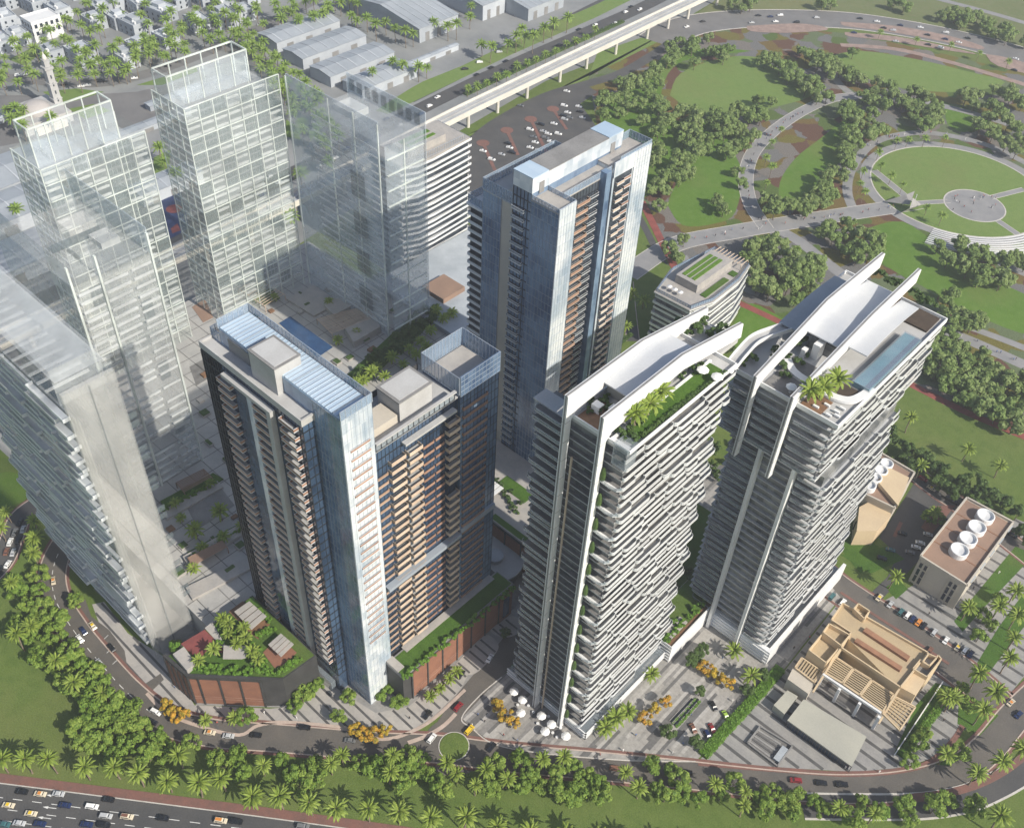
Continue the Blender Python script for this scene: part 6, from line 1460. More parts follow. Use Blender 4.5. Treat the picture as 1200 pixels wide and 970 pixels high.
def plant(name, protos, pts, label, cat, group, smin=.9, smax=1.1, base=0.0, crown_px=True, order='left', seed=1):
    """Trees from crown pixels: each one a thing of its own (> trunk, crown); labels count along the zone."""
    r = random.Random(seed+len(pts)*13); pts = sorted(pts); n = len(pts)
    for i, p in enumerate(pts):
        tr, cr, hc = protos[r.randrange(len(protos))]; s = r.uniform(smin, smax)
        g = G(p[0], p[1], base+hc*s) if crown_px else G(p[0], p[1], base)
        lab = label % nth(i+1) if '%s' in label else label
        t = thing(name, lab, cat, (g[0], g[1], base), r.uniform(0, 6.28), group); t.scale = (s*r.uniform(.94, 1.06), s*r.uniform(.94, 1.06), s*r.uniform(.86, 1.14)); t.rotation_euler = (r.uniform(-.05, .05), r.uniform(-.05, .05), t.rotation_euler[2])
        put('trunk', tr, t); put('crown', cr, t); NT[name] = NT.get(name, 0)+1
def scatter(poly, dmin, n, seed=0, z=6):
    """Points (pixels) inside a pixel outline, kept dmin metres apart on the ground."""
    r = random.Random(seed); out = []; W = []; x0 = min(p[0] for p in poly); x1 = max(p[0] for p in poly); y0 = min(p[1] for p in poly); y1 = max(p[1] for p in poly)
    for _ in range(n*60):
        if len(out) >= n: break
        p = (r.uniform(x0, x1), r.uniform(y0, y1))
        if not inside(p, poly): continue
        w = G(*p, z)
        if all((w[0]-q[0])**2+(w[1]-q[1])**2 > dmin*dmin for q in W): out.append(p); W.append(w)
    return out
def zl(o, s, pts): return [(o[0]+x/s, o[1]+y/s) for x, y in pts]
PT, TR = 'palm', 'tree'
row1 = [(-1, 888), (28.5, 890), (58.5, 890), (97.5, 898), (133, 896), (162, 906), (195, 912), (231, 917), (259.5, 911), (295.5, 931), (328, 931), (363, 939), (394, 944), (431, 947), (467, 950), (505, 959), (545, 960), (584, 966)]
plant('date_palm', PALMS, row1, '%s date palm from the left in the row beside the brick highway pavement', PT, 'palms along the highway', .95, 1.08)
plant('date_palm', PALMS, [(622, 973), (660, 979), (700, 984), (738, 989), (775, 994), (812, 999), (850, 1003), (890, 1007), (930, 1012), (968, 1016)], '%s date palm from the left cut off by the bottom edge of the picture', PT, 'palms along the highway', .98, 1.1)
row2 = [(209, 886), (307, 896), (387, 895), (401, 884), (460, 886), (456, 905), (524, 894), (536, 905), (570, 902), (557, 920), (594, 910), (635, 889), (661, 887), (734, 905), (750, 922), (837, 919), (874, 926), (872, 945), (984, 944), (1025, 952)]
plant('date_palm', PALMS, row2, '%s date palm from the left among the trees along the front street', PT, 'palms along the front street', .72, .86)
plant('date_palm', PALMS, [(7, 598), (40, 630), (40, 650), (12, 682), (34, 732), (0, 620), (37, 734), (65, 776), (87, 799), (120, 811), (40, 610), (20, 745)], '%s date palm from the left in the grove left of the pale end-wall tower', PT, 'palms at the left edge', .8, 1.0)
plant('date_palm', PALMS, [(1136, 710), (1171, 710), (1193, 721), (1191, 746), (1183, 773), (1167, 811), (1112, 815), (1151, 833), (1118, 816), (1110, 880), (1146, 905), (1174, 891), (1197, 877), (1172, 957), (1192, 690), (1148, 790)], '%s date palm from the left on the lawns around the street bend', PT, 'palms round the street bend', .95, 1.15)
plant('date_palm', PALMS, [(1068, 490), (1135, 525), (1174, 543), (1080, 545), (1049, 674), (1098, 600)], '%s date palm from the left around the blocks with roof tanks', PT, 'palms on the track lawn', .85, 1.0)
plant('plaza_palm', PALMS_LOW, [(861, 762), (880, 792), (764, 789), (709, 851), (722, 841), (736, 833)], '%s short palm from the left on the striped plaza', PT, 'plaza palms', 1.1, 1.3)
plant('plaza_palm', PALMS_LOW, [(505, 815), (516, 806), (527, 795), (535, 787), (275, 841), (240, 843)], '%s short palm from the left on the podium pavement', PT, 'pavement palms', .75, .95)
plant('roof_palm', PALMS_LOW, [(746, 484), (762, 471), (774, 456)], '%s palm from the left on the roof lawn of the tall white tower', PT, 'roof palms', 1.0, 1.2, base=140.5)
plant('roof_palm', PALMS_LOW, [(951, 457), (982, 442), (966, 452)], '%s palm from the left on the timber roof terrace of the stepped white tower', PT, 'roof palms', 1.15, 1.35, base=120.3)
plant('roof_palm', PALMS_LOW, [(674, 426), (694, 415), (713, 401), (734, 381), (754, 353), (741, 344)], '%s palm from the left in the row below the tall blue glass tower', PT, 'podium palms', 1.1, 1.35, base=16.5)
plant('roof_palm', PALMS_LOW, [(228, 619), (258, 600)], '%s palm from the left in the reflecting pool of the clear podium', PT, 'podium palms', 1.25, 1.35, base=12.4)
plant('roof_palm', PALMS_LOW, zl((220, 340), 2.985, [(585, 325), (610, 310), (640, 285), (690, 300), (715, 235), (755, 255), (775, 205), (815, 175), (850, 135), (895, 95), (870, 65), (925, 75), (660, 265), (800, 225), (835, 200)]), '%s palm from the left in the dense dark bed behind the cream balcony wing', PT, 'podium palms', .95, 1.15, base=13)
plant('leafy_tree', T_DARK, scatter([(412, 440), (495, 358), (514, 358), (512, 372), (428, 448)], 2.8, 40, 91, 15), '%s dark bushy tree from the left in the bed behind the cream balcony wing', TR, 'podium trees', .4, .6, base=13)
plant('roof_palm', PALMS_LOW, zl((190, 700), 5.705, [(340, 345), (245, 420), (400, 140), (440, 240), (540, 200), (500, 310), (600, 360), (640, 410), (440, 170), (560, 260)]), '%s palm from the left in the roof garden beside the red court', PT, 'podium palms', .75, .95, base=17.1)
plant('street_palm', PALMS_FAR, scatter([(278, 40), (300, 42), (350, 82), (385, 125), (398, 160), (382, 178), (345, 140), (330, 108), (300, 78)], 7.0, 46, 5, 9), '%s palm from the left in the avenue beside the four ribbed sheds', PT, 'palms of the avenue', .95, 1.2)
plant('street_palm', PALMS_FAR, scatter([(60, 62), (140, 48), (230, 24), (300, 2), (420, -5), (420, 8), (330, 32), (230, 58), (170, 84), (60, 90)], 6.8, 84, 6, 9), '%s palm from the left along the curved street in front of the villas', PT, 'palms along the curved street', .95, 1.25)
plant('street_palm', PALMS_FAR, scatter([(0, 58), (40, 32), (70, 20), (100, 0), (110, 40), (60, 60), (40, 90), (0, 100)], 9, 26, 7, 9), '%s palm from the left among the villas at the top left corner', PT, 'palms among the villas', .9, 1.2)
plant('street_palm', PALMS_FAR, [(8, 128), (16, 124), (22, 134), (30, 130), (14, 140), (24, 144), (60, 138), (205, 200), (186, 175), (192, 188), (18, 243)], '%s palm from the left around the mosque and the long halls', PT, 'palms round the mosque', .95, 1.2)
plant('street_palm', PALMS_FAR, [(412, 18), (418, 25), (430, 20), (440, 28), (452, 26), (463, 32), (475, 35), (484, 40), (508, 27), (525, 30), (535, 28), (552, 8), (551, 18), (460, 72), (472, 75), (490, 80), (500, 78), (437, 86), (565, 50), (575, 52), (595, 48), (605, 44), (615, 38), (625, 42), (638, 34), (648, 28), (612, 33), (665, 20), (385, 190), (352, 200), (340, 250)], '%s palm from the left by the warehouses and the service road', PT, 'palms by the warehouses', 1.0, 1.3)
plant('park_palm', PALMS_FAR, [(915, 152), (905, 165), (898, 185), (905, 195), (899, 213), (880, 135), (1030, 178), (1012, 200), (1008, 214), (1013, 225), (1034, 193), (1045, 205), (1058, 217), (1065, 162), (1085, 160), (1108, 162), (1052, 165), (1105, 252), (1087, 243), (935, 290), (1005, 300), (1075, 45), (1115, 52), (1148, 62), (1182, 72), (1032, 36)], '%s slender palm from the left in the park', PT, 'park palms', .6, .8)
# street trees
plant('leafy_tree', T_FRONT, scatter([(12, 678), (50, 668), (70, 730), (100, 770), (132, 805), (160, 838), (140, 850), (100, 838), (75, 800), (40, 770), (15, 720)], 5.5, 24, 3, 5), '%s leafy tree from the left in the thicket left of the winding street', TR, 'trees by the winding street', .85, 1.2)
plant('leafy_tree', T_FRONT, scatter([(84, 842), (115, 832), (165, 850), (205, 872), (192, 890), (130, 884), (95, 872)], 5.2, 15, 4, 5), '%s leafy tree from the left in the clump above the highway palms', TR, 'trees by the winding street', .9, 1.25)
frow = [(185, 880), (225, 868), (248, 890), (262, 898), (275, 885), (285, 905), (330, 890), (345, 905), (350, 917), (365, 897), (375, 910), (420, 893), (435, 898), (445, 900), (470, 897), (480, 907), (470, 917), (478, 886), (492, 887), (500, 902), (512, 917), (522, 926), (580, 896), (590, 917), (575, 922), (612, 892), (622, 906), (612, 922), (632, 916), (650, 905), (672, 897), (680, 910), (670, 927), (690, 907), (700, 917), (710, 927), (655, 927), (762, 897), (787, 902), (795, 912), (770, 922), (780, 932), (800, 927), (820, 937), (845, 932), (860, 917), (905, 927), (920, 937), (890, 932), (897, 947), (935, 932), (955, 938), (965, 948), (1010, 938), (1032, 948), (1060, 942), (1095, 946), (1110, 936), (1145, 946), (1070, 955), (1000, 955), (930, 952)]
plant('leafy_tree', T_FRONT, frow, '%s leafy tree from the left in the belt below the front street', TR, 'trees below the front street', .72, 1.02)
plant('leafy_tree', T_FRONT, [(408, 816), (446, 812), (466, 820), (455, 806), (396, 838), (287, 840), (372, 800), (362, 808), (354, 816), (344, 826), (208, 758), (1135, 822), (1085, 858), (1075, 870), (1125, 880), (1150, 720), (1162, 733), (1148, 745), (1172, 700), (1128, 806), (1066, 892), (87, 700), (92, 706), (1100, 608), (1088, 606)], '%s leafy tree from the left beside the podiums and the stone square', TR, 'trees of the squares', .6, .9)
plant('flame_tree', T_YELLOW, [(193, 825), (200, 833), (208, 838), (216, 835), (418, 853), (426, 858), (438, 859), (452, 853), (583, 826), (592, 838), (603, 846), (756, 840), (767, 831), (779, 822), (826, 780), (836, 788), (846, 795), (854, 800)], '%s yellow flowering tree from the left on the pavements and the striped plaza', TR, 'yellow flowering trees', .85, 1.1)
plant('round_tree', T_ROUND, [(810, 774), (817, 767), (824, 760), (820, 810), (783, 856), (817, 868), (894, 790), (876, 808), (592, 740)], '%s clipped round dark tree from the left on the striped plaza', TR, 'clipped trees', .9, 1.25)
# park groves
GV = [('grove beside the car park', [(705, 105), (740, 78), (790, 48), (830, 38), (865, 52), (870, 66), (800, 76), (776, 100), (740, 130), (705, 140)], 28),
      ('dense grove behind the blue glass tower', [(765, 165), (740, 130), (778, 108), (790, 128), (830, 125), (895, 132), (880, 170), (862, 186), (830, 172), (805, 205), (790, 226), (765, 235)], 46),
      ('belt between the two pale lawns', [(895, 62), (915, 70), (975, 112), (960, 118), (925, 95), (895, 72)], 16),
      ('belt along the second pale lawn', [(925, 48), (950, 52), (1010, 90), (1060, 104), (1100, 118), (1095, 150), (1060, 140), (1010, 112), (960, 80)], 34),
      ('grove left of the great lawn', [(978, 122), (1010, 118), (1038, 148), (1005, 172), (990, 210), (968, 238), (950, 238), (975, 195), (996, 160)], 26),
      ('clump at the crescent lawn', [(895, 232), (915, 238), (955, 232), (950, 246), (905, 246)], 6),
      ('grove behind the eight-sided midrise', [(858, 290), (905, 280), (940, 300), (975, 322), (962, 350), (925, 352), (890, 340), (880, 318)], 24),
      ('clump below the main walk', [(962, 264), (995, 256), (1035, 285), (1020, 300), (985, 292)], 12),
      ('band beyond the amphitheatre', [(1080, 288), (1110, 278), (1145, 292), (1200, 300), (1210, 345), (1165, 332), (1120, 318)], 14),
      ('belt beyond the great lawn', [(1120, 108), (1200, 100), (1210, 190), (1170, 165), (1140, 150), (1150, 128)], 20),
      ('wood beside the running track', [(1082, 402), (1110, 392), (1150, 418), (1210, 440), (1210, 505), (1160, 482), (1105, 450), (1080, 430)], 30),
      ('row between the park paths', [(1095, 352), (1130, 362), (1150, 378), (1110, 378)], 5)]
for i, (nm, poly, n) in enumerate(GV):
    plant('park_tree', T_PARK, scatter(poly, 6.4, n, 60+i, 6), '%s grey-green tree from the left in the '+nm, TR, 'park trees', .88, 1.3)
plant('park_tree', T_PARK, [(773, 240), (760, 225), (842, 235), (848, 245), (785, 290), (795, 300), (802, 282), (865, 200), (868, 215), (830, 60), (905, 118), (890, 118), (1115, 345), (1148, 372), (1000, 62)], '%s lone grey-green tree from the left on the park lawns', TR, 'park trees', .75, 1.05)
plant('park_tree', T_PARK, scatter([(1100, 12), (1135, 10), (1210, 40), (1210, 50), (1150, 38), (1110, 24)], 7, 16, 81, 6)+[(860, 5), (870, 8), (880, 4), (975, 2), (965, 4), (1048, 4), (1060, 6)], '%s grey-green tree from the left in the far field beyond the avenue', TR, 'far field trees', .9, 1.3)
plant('dark_tree', T_DARK, scatter([(1022, 505), (1050, 512), (1090, 540), (1150, 570), (1210, 602), (1210, 640), (1150, 598), (1075, 555), (1030, 530)], 6.0, 34, 83, 6), '%s dark green tree from the left in the belt behind the blocks with roof tanks', TR, 'dark trees behind the tank blocks', .75, 1.05)
plant('dark_tree', T_DARK, [(862, 520), (870, 530), (855, 540), (835, 545), (842, 556), (838, 525), (800, 690), (812, 680), (822, 694), (806, 668), (848, 400), (835, 404), (856, 408)], '%s dark tree from the left in the courts between the two white towers', TR, 'court trees', .5, .75)
# shrubs on roofs and in beds
def shrubs(pts, label, group, base, protos=SHRUB, smin=.8, smax=1.3, seed=3):
    r = random.Random(seed); pts = sorted(pts)
    for i, p in enumerate(pts):
        g = G(*p, base+.8); s = r.uniform(smin, smax)
        o = put('shrub', protos[r.randrange(3)], None, (g[0], g[1], base), r.uniform(0, 6), (s, s, s)); tag(o, label % nth(i+1), 'shrub', group)
shrubs([(680, 468), (688, 462), (694, 470), (700, 478), (707, 470), (715, 478), (690, 480), (712, 464)], '%s dark shrub from the left on the front roof terrace of the tall white tower', 'roof shrubs', 140.3)
shrubs([(718, 500), (726, 506), (733, 512), (740, 500), (748, 495), (756, 490), (742, 512)], '%s shrub from the left at the near corner of the roof lawn', 'roof shrubs', 140.5)
shrubs([(790, 385), (800, 380), (810, 376), (818, 372), (826, 376), (805, 388), (838, 392), (846, 386), (815, 386)], '%s shrub from the left at the far end of the tall white tower roof', 'roof shrubs', 139.6, smin=1.2, smax=2.0)
shrubs([(806, 430), (814, 436), (822, 430), (800, 440)], '%s shrub from the left beside the sky walk', 'roof shrubs', 140, smin=1.0, smax=1.6)
shrubs([(905, 420), (915, 428), (925, 418), (935, 425), (945, 415), (920, 440), (910, 410), (930, 405), (880, 420), (872, 425), (940, 400)], '%s shrub from the left in the roof garden between the fins of the stepped tower', 'roof shrubs', 120.2, smin=1.0, smax=1.7)
shrubs([(1022, 318), (1030, 322), (1038, 326), (1046, 331), (1054, 334), (1070, 342), (1078, 348), (1084, 354), (1090, 358)], '%s dark shrub from the left at the far edge of the stepped tower roof', 'roof shrubs', 120.6, smin=1.2, smax=1.9)
shrubs([(583+3*i, 562+5.5*i) for i in range(8)]+[(600, 575), (610, 590)], '%s shrub from the top on the edge of the lawn podium', 'roof shrubs', 17)
shrubs([(x, 796-.815*(x-470)) for x in range(474, 602, 7)], '%s shrub from the left along the terracotta podium edge', 'podium shrubs', 18, SHRUB_L, .9, 1.4)
shrubs(zl((190, 700), 5.705, [(215, 455), (260, 470), (310, 480), (360, 478), (400, 485), (450, 490), (500, 490), (560, 495), (610, 490), (660, 480), (700, 490), (740, 500), (790, 490), (830, 465), (870, 440), (910, 410), (600, 320), (650, 360), (680, 440), (620, 430), (660, 240), (700, 220), (740, 215), (600, 60), (640, 90), (680, 130), (720, 150), (70, 320), (95, 340), (380, 300), (480, 330), (500, 250), (410, 220)]), '%s shrub from the left in the roof garden beside the red court', 'podium shrubs', 17.1, SHRUB_L, 1.0, 1.5)
shrubs([(190+6.2*i, 597-3.2*i) for i in range(11)]+[(224+6*i, 652-3.2*i) for i in range(11)], '%s shrub from the left in the beds of the clear podium', 'podium shrubs', 12.9, SHRUB_L, .7, 1.2)
shrubs([(782, 748), (788, 742), (794, 737), (800, 730), (808, 722), (776, 742), (815, 715), (790, 728), (822, 708), (828, 700)], '%s shrub from the left on the garden podium between the white towers', 'podium shrubs', 9.3, SHRUB_L, .9, 1.5)
# hedges: leaf strips with a solid heart
def hedge(name, label, px, w, h, m, base=0.0, seed=1, dens=16):
    ln = smooth_line(G2(px, base), 4); r = random.Random(seed); t = thing(name, label, 'hedge', (*ln[0], base))
    mb = MB(); ribbon(mb, ln, w/2-.35, -w/2+.35, base+h-.35, 0, h-.35); mb.build('hedge_heart', M[m], t)
    v = []; f = []
    for a, b in zip(ln, ln[1:]):
        L = math.dist(a, b); d = Vector((b[0]-a[0], b[1]-a[1], 0)).normalized(); s = Vector((-d.y, d.x, 0))
        for _ in range(int(L*w*dens)):
            u = r.random(); q = r.uniform(-w/2, w/2); edge = abs(q) > w/2-.4; z = r.uniform(0, h) if edge else h-.3+.55*r.random()+.25*math.sin(u*L*2)
            p = Vector((a[0], a[1], base))+d*(u*L)+s*q+Vector((0, 0, z)); leaf_quad(v, f, p, Vector((r.uniform(-.7, .7), r.uniform(-.7, .7), 1)), r.uniform(.3, .6), r)
    me = bpy.data.meshes.new('foliage'); o = org(t); me.from_pydata([(p[0]-o.x, p[1]-o.y, p[2]-o.z) for p in v], [], f); me.materials.append(M[m]); me.update(); put('foliage', me, t)
hedge('hedge', 'broad bright hedge between the striped plaza and the stone square', [(823, 886), (848, 858), (872, 832), (895, 806), (914, 784)], 4.2, 1.6, 'hedge')
hedge('hedge', 'leafy hedge along the low white wall on the stone square', [(1056, 885), (1078, 858), (1098, 832), (1108, 815)], 3.0, 1.3, 'hedge', seed=2)
hedge('hedge', 'planted bank in the curved bed against the court podium', [(345, 826), (362, 812), (376, 796)], 3.6, 1.6, 'hedge', seed=3)
hedge('hedge', 'long flower trough on the striped plaza', [(792, 852), (806, 838), (820, 822)], 1.0, .6, 'hedge', seed=5)
hedge('hedge', 'second long flower trough on the striped plaza, nearer the tall white tower', [(788, 848), (802, 834), (816, 818)], .8, .5, 'hedge', seed=6)
hedge('hedge', 'dark hedge at the edge of the tall white tower roof lawn', [(752, 512), (800, 474), (850, 436)], 1.2, .8, 'hedge_dark', base=140.5, seed=7)
hedge('hedge', 'low hedge along the palm bed by the glass tower', [(662, 450), (690, 432), (720, 408), (740, 392)], 2.4, 1.2, 'hedge_dark', base=16.5, seed=8)
hedge('hedge', 'roadside shrub belt beside the viaduct', [(545, 112), (600, 86), (660, 58), (730, 26)], 4.0, 1.6, 'leaf_dark', seed=9, dens=5)
plant('street_palm', PALMS_FAR, [(548+i*11.5, 104-i*5.4+((i*7) % 5)) for i in range(14)], '%s palm from the left on the green strip beyond the viaduct', PT, 'palms by the viaduct', .7, .95)
plant('roof_palm', PALMS_LOW, [(205, 588), (212, 606), (246, 566), (236, 640), (262, 628), (285, 615), (226, 664), (300, 350), (396, 398), (418, 388), (385, 352), (322, 348)], '%s small palm from the left in the terrace beds of the clear podium', PT, 'podium palms', .7, 1.0, base=12.4)
plant('street_palm', PALMS_FAR, scatter([(100, 0), (300, -20), (300, 10), (200, 35), (110, 40)], 11, 24, 71, 9), '%s palm from the left among the middle rows of villas', PT, 'palms among the villas', .9, 1.2)
# ================================================================== cars, people, small things
def car_protos():
    out = {}
    def prof(kind):
        if kind == 'sedan': return [(-2.3, .35), (-2.32, .75), (-2.1, .92), (-1.45, .98), (-.85, 1.42), (.55, 1.45), (1.25, 1.0), (2.05, .86), (2.3, .62), (2.28, .35)]
        return [(-2.35, .38), (-2.38, .95), (-2.2, 1.1), (-2.0, 1.68), (.6, 1.72), (1.3, 1.15), (2.15, 1.02), (2.4, .75), (2.38, .38)]
    for kind in ('sedan', 'suv'):
        P = prof(kind); belt = .95 if kind == 'sedan' else 1.1; b = MB(); W = .92
        yw = [(W if z < belt+.02 else W-.2*(z-belt)/.5) for x, z in P]
        n = len(P); k = len(b.v)
        for s in (-1, 1): b.v += [(x, s*w, z) for (x, z), w in zip(P, yw)]
        for i in range(n):
            j = (i+1) % n; b.f.append((k+i, k+j, k+n+j, k+n+i)); b.m.append(0)
        b.f.append(tuple(range(k+n-1, k-1, -1))); b.m.append(0); b.f.append(tuple(range(k+n, k+2*n))); b.m.append(0)
        body = b
        g = MB()
        top = [p for p in zip(P, yw) if p[0][1] > belt+.2]
        xr, xf = top[0][0][0], top[-1][0][0]; zt = top[0][0][1]
        bx0 = -1.45 if kind == 'sedan' else -2.2; bx1 = 1.25 if kind == 'sedan' else 1.3; e = .03
        wt = top[0][1]+e; wb = W-.02+e
        g.poly([(xf+.03, -wt+.12, zt-.06), (bx1+.03, -wb+.14, belt+.08), (bx1+.03, wb-.14, belt+.08), (xf+.03, wt-.12, zt-.06)][::-1])
        g.poly([(xr-.03, -wt+.12, zt-.06), (bx0-.02, -wb+.14, belt+.1), (bx0-.02, wb-.14, belt+.1), (xr-.03, wt-.12, zt-.06)])
        for s in (-1, 1): g.poly([(bx0+.25, s*wb, belt+.04), (bx1-.2, s*wb, belt+.04), (xf-.1, s*(wt), zt-.1), (xr+.12, s*(wt), zt-.1)][::s])
        w = MB(); w.tube([(0, -.12, 0), (0, .12, 0)], .34, 12)
        rf = MB(); rf.box(xr+.1, -wt+.16, zt+.005, xf-.1, wt-.16, zt+.05)
        out[kind] = (body, g.mesh('windows', M['car_glass']), w.mesh('wheel', M['tyre']), rf)
    return out
CP = car_protos(); _cb = {}
def car_mesh(kind, colour):
    if (kind, colour) not in _cb: _cb[(kind, colour)] = CP[kind][0].mesh('car_body', M['car_'+colour])
    return _cb[(kind, colour)]
_far = {}
def far_car(kind, colour):
    """Small distant car: body and dark windows in one mesh."""
    if (kind, colour) not in _far:
        me = car_mesh(kind, colour).copy(); me.materials.append(M['car_glass']); _far[(kind, colour)] = me
        for p in me.polygons:
            zc = p.center.z
            if len(p.vertices) == 4 and zc > (1.0 if kind == 'sedan' else 1.25) and abs(p.normal.x) > .3: p.material_index = 1
    return _far[(kind, colour)]
def head(ln, g):
    i = min(range(len(ln)-1), key=lambda i: (ln[i][0]-g[0])**2+(ln[i][1]-g[1])**2); return math.atan2(ln[i+1][1]-ln[i][1], ln[i+1][0]-ln[i][0])
def car(px, colour, rz, label, group, far=False, kind=None, taxi=None, z=.08):
    g = G(*px); kind = kind or random.Random(int(px[0]*7+px[1])).choice(('sedan', 'sedan', 'suv'))
    if far:
        o = put('car', far_car(kind, colour), None, (g[0], g[1], z), rz); return tag(o, label, 'car', group)
    t = thing('car', label, 'car', (g[0], g[1], z), rz, group); t.scale = (.86, .86, .86)
    b = put('body', car_mesh(kind, colour), t); put('windows', CP[kind][1], t)
    for x in (-1.4, 1.42):
        for y in (-.84, .84): w = put('wheel', CP[kind][2], t); w.location = (x, y, .34)
    if taxi: put('roof_panel', _cb.setdefault(('roof', kind, taxi), CP[kind][3].mesh('roof_panel', M['car_'+taxi])), t)
    return t
def cars(lst, where, group, ln=None, rz=None, far=False, flip=None, z=.08):
    cnt = {}
    for c in sorted(lst):
        colour = c[2]; taxi = c[3] if len(c) > 3 else None; nm = ('cream taxi with %s roof' % taxi) if taxi else colour+' car'
        cnt.setdefault(nm, []).append(c)
    for nm, L in cnt.items():
        for i, c in enumerate(L):
            g = G(c[0], c[1]); a = head(ln, g) if ln is not None else rz
            if flip and random.Random(int(c[0]*3+c[1])).random() < flip: a += math.pi
            lab = (nm+' '+where) if len(L) == 1 else '%s %s from the left %s' % (nth(i+1), nm, where)
            car(c[:2], c[2] if not (len(c) > 3 and c[3]) else 'cream', a, lab, group, far, taxi=c[3] if len(c) > 3 else None, z=z)
hz = lambda L: [(x/6.667, 830+y/6.667, *c) for x, y, *c in L]
cars(hz([(175, 655, 'black'), (318, 672, 'white', 'orange'), (460, 672, 'silver'), (70, 760, 'cream', 'yellow'), (510, 760, 'blue'), (722, 770, 'white'), (850, 715, 'black'), (245, 825, 'cream', 'yellow'), (830, 845, 'silver'), (995, 850, 'cream', 'brown'), (155, 900, 'silver'), (35, 910, 'teal'), (315, 905, 'blue'), (680, 910, 'blue'), (815, 915, 'black')])+[(191, 959, 'black'), (259, 962, 'white', 'orange'), (277, 963, 'black'), (355, 969, 'grey')], 'on the wide highway', 'cars on the highway', ln=HW)
_ll = smooth_line(G2([(-40, 700), (0, 662), (14, 630), (26, 604), (60, 580)]), 6)
cars([(24, 613, 'black'), (27.5, 621, 'silver'), (18, 625, 'grey'), (22.5, 634, 'black'), (12.5, 636, 'white'), (8, 647, 'brown'), (16, 648, 'silver'), (9.5, 662, 'white'), (1, 668, 'black')], 'queueing in the narrow lane at the left edge', 'queueing cars', ln=_ll)
cars([(63, 681, 'white', 'orange'), (60, 709, 'teal'), (98, 740, 'blue'), (94, 749, 'white'), (109, 734, 'white', 'yellow'), (131, 760, 'black'), (117, 777, 'silver'), (183, 835, 'white'), (179, 846, 'black'), (246, 859, 'white', 'orange'), (268, 863, 'silver'), (300, 862, 'black'), (357, 853, 'black'), (410, 868, 'grey'), (432, 868, 'teal'), (721, 901, 'brown'), (804, 906, 'black'), (932, 915, 'red'), (962, 918, 'black'), (986, 920, 'black'), (1184, 824, 'white', 'orange'), (1193, 838, 'blue')], 'on the front street', 'cars on the front street', ln=street_ln, flip=.4)
_cl = smooth_line(G2([(520, 878), (536, 858), (562, 828), (588, 792), (606, 762)]), 6)
cars([(501, 838, 'black'), (537, 829, 'red'), (540, 791, 'black'), (574, 772, 'white'), (506, 866, 'white'), (550, 856, 'yellow'), (576, 876, 'black')], 'around the roundabout and the cross street', 'cars at the roundabout', ln=_cl)
cars([(836, 828, 'black'), (850, 839, 'green'), (834, 854, 'red'), (829, 862, 'blue'), (812, 854, 'brown')], 'parked on the striped plaza', 'cars parked on the plaza', rz=R(-28))
cars([(974.5, 700, 'teal'), (987, 707, 'white'), (1030, 701, 'white', 'yellow'), (1043, 709, 'silver'), (1055, 718, 'teal'), (1063, 722, 'white'), (1069, 726, 'blue'), (1076, 730, 'orange'), (1082, 734, 'black'), (1094, 742, 'silver'), (1108, 751, 'white'), (1122, 759, 'silver', 'yellow'), (1130, 763, 'white'), (1137, 767, 'blue'), (1089, 763, 'brown')], 'parked along the side street', 'cars on the side street', rz=R(90))
cars([(1057, 626, 'black'), (1087, 627, 'silver'), (1078, 637, 'white'), (1073, 642, 'white'), (1043, 645, 'teal'), (1033, 655, 'black'), (1066, 648, 'grey')], 'in the shaded car court', 'cars in the car court', rz=R(25))
cars([(1091, 573, 'white', 'yellow'), (1112, 586, 'black'), (1119, 590, 'black'), (1081, 562, 'red'), (1186, 628, 'black')], 'on the back street under the dark trees', 'cars on the back street', rz=R(-2))
lotc = zl((540, 60), 5.0, [(130, 590), (285, 570), (275, 545), (238, 610), (405, 465), (425, 508), (435, 540), (405, 570), (470, 435), (482, 475), (512, 490), (495, 515), (525, 535), (545, 430), (600, 385), (607, 405), (625, 365), (638, 395), (605, 325), (690, 330), (698, 360), (712, 395), (570, 490), (350, 325), (620, 240), (180, 640), (300, 600), (455, 585)])
cc = ['white', 'white', 'black', 'silver', 'white', 'grey']
cars([(x, y, cc[i % 6]) for i, (x, y) in enumerate(lotc)], 'in the car park behind the blue glass tower', 'cars in the car park', rz=R(20), far=True)
avc = zl((780, 0), 5.705, [(140, 185), (248, 150), (575, 158), (620, 110), (735, 150), (700, 118), (765, 108), (875, 155), (1010, 125)])+zl((990, 0), 5.705, [(100, 130), (215, 150), (370, 175), (505, 190), (258, 193), (322, 210), (550, 240), (675, 225), (670, 268), (760, 290), (820, 262), (340, 283), (555, 305), (640, 325), (60, 225), (1140, 400), (1130, 475)])
cars([(x, y, ['white', 'black', 'silver', 'black', 'white', 'blue'][i % 6]) for i, (x, y) in enumerate(avc)], 'on the avenue beyond the park', 'cars on the avenue', ln=av_ln, far=True, flip=.5, z=.1)
r = random.Random(9); bl = []
for i in range(46):
    p = r.choice(blvd_ln[12:]); q = offset_line(blvd_ln, r.choice((-6, -2.5, 2.5, 6)))[blvd_ln.index(p)]; s = SX((*q, 0)); bl.append((s[0]+r.uniform(-9, 9), 0, r.choice(('white', 'black', 'grey', 'silver', 'blue', 'black')), q))
used = []
BL = []
for b in bl:
    i = blvd_ln.index(min(blvd_ln, key=lambda u: abs(SX((*u, 0))[0]-b[0]))); off = r.choice((-6, -2.4, 2.4, 6)); q = offset_line(blvd_ln, off)[i]
    if all(math.dist(q, u) > 6 for u in used): used.append(q); s = SX((*q, 0)); BL.append((s[0], s[1], b[2]))
cars(BL, 'on the boulevard beside the viaduct', 'cars on the boulevard', ln=blvd_ln, far=True, flip=.5)
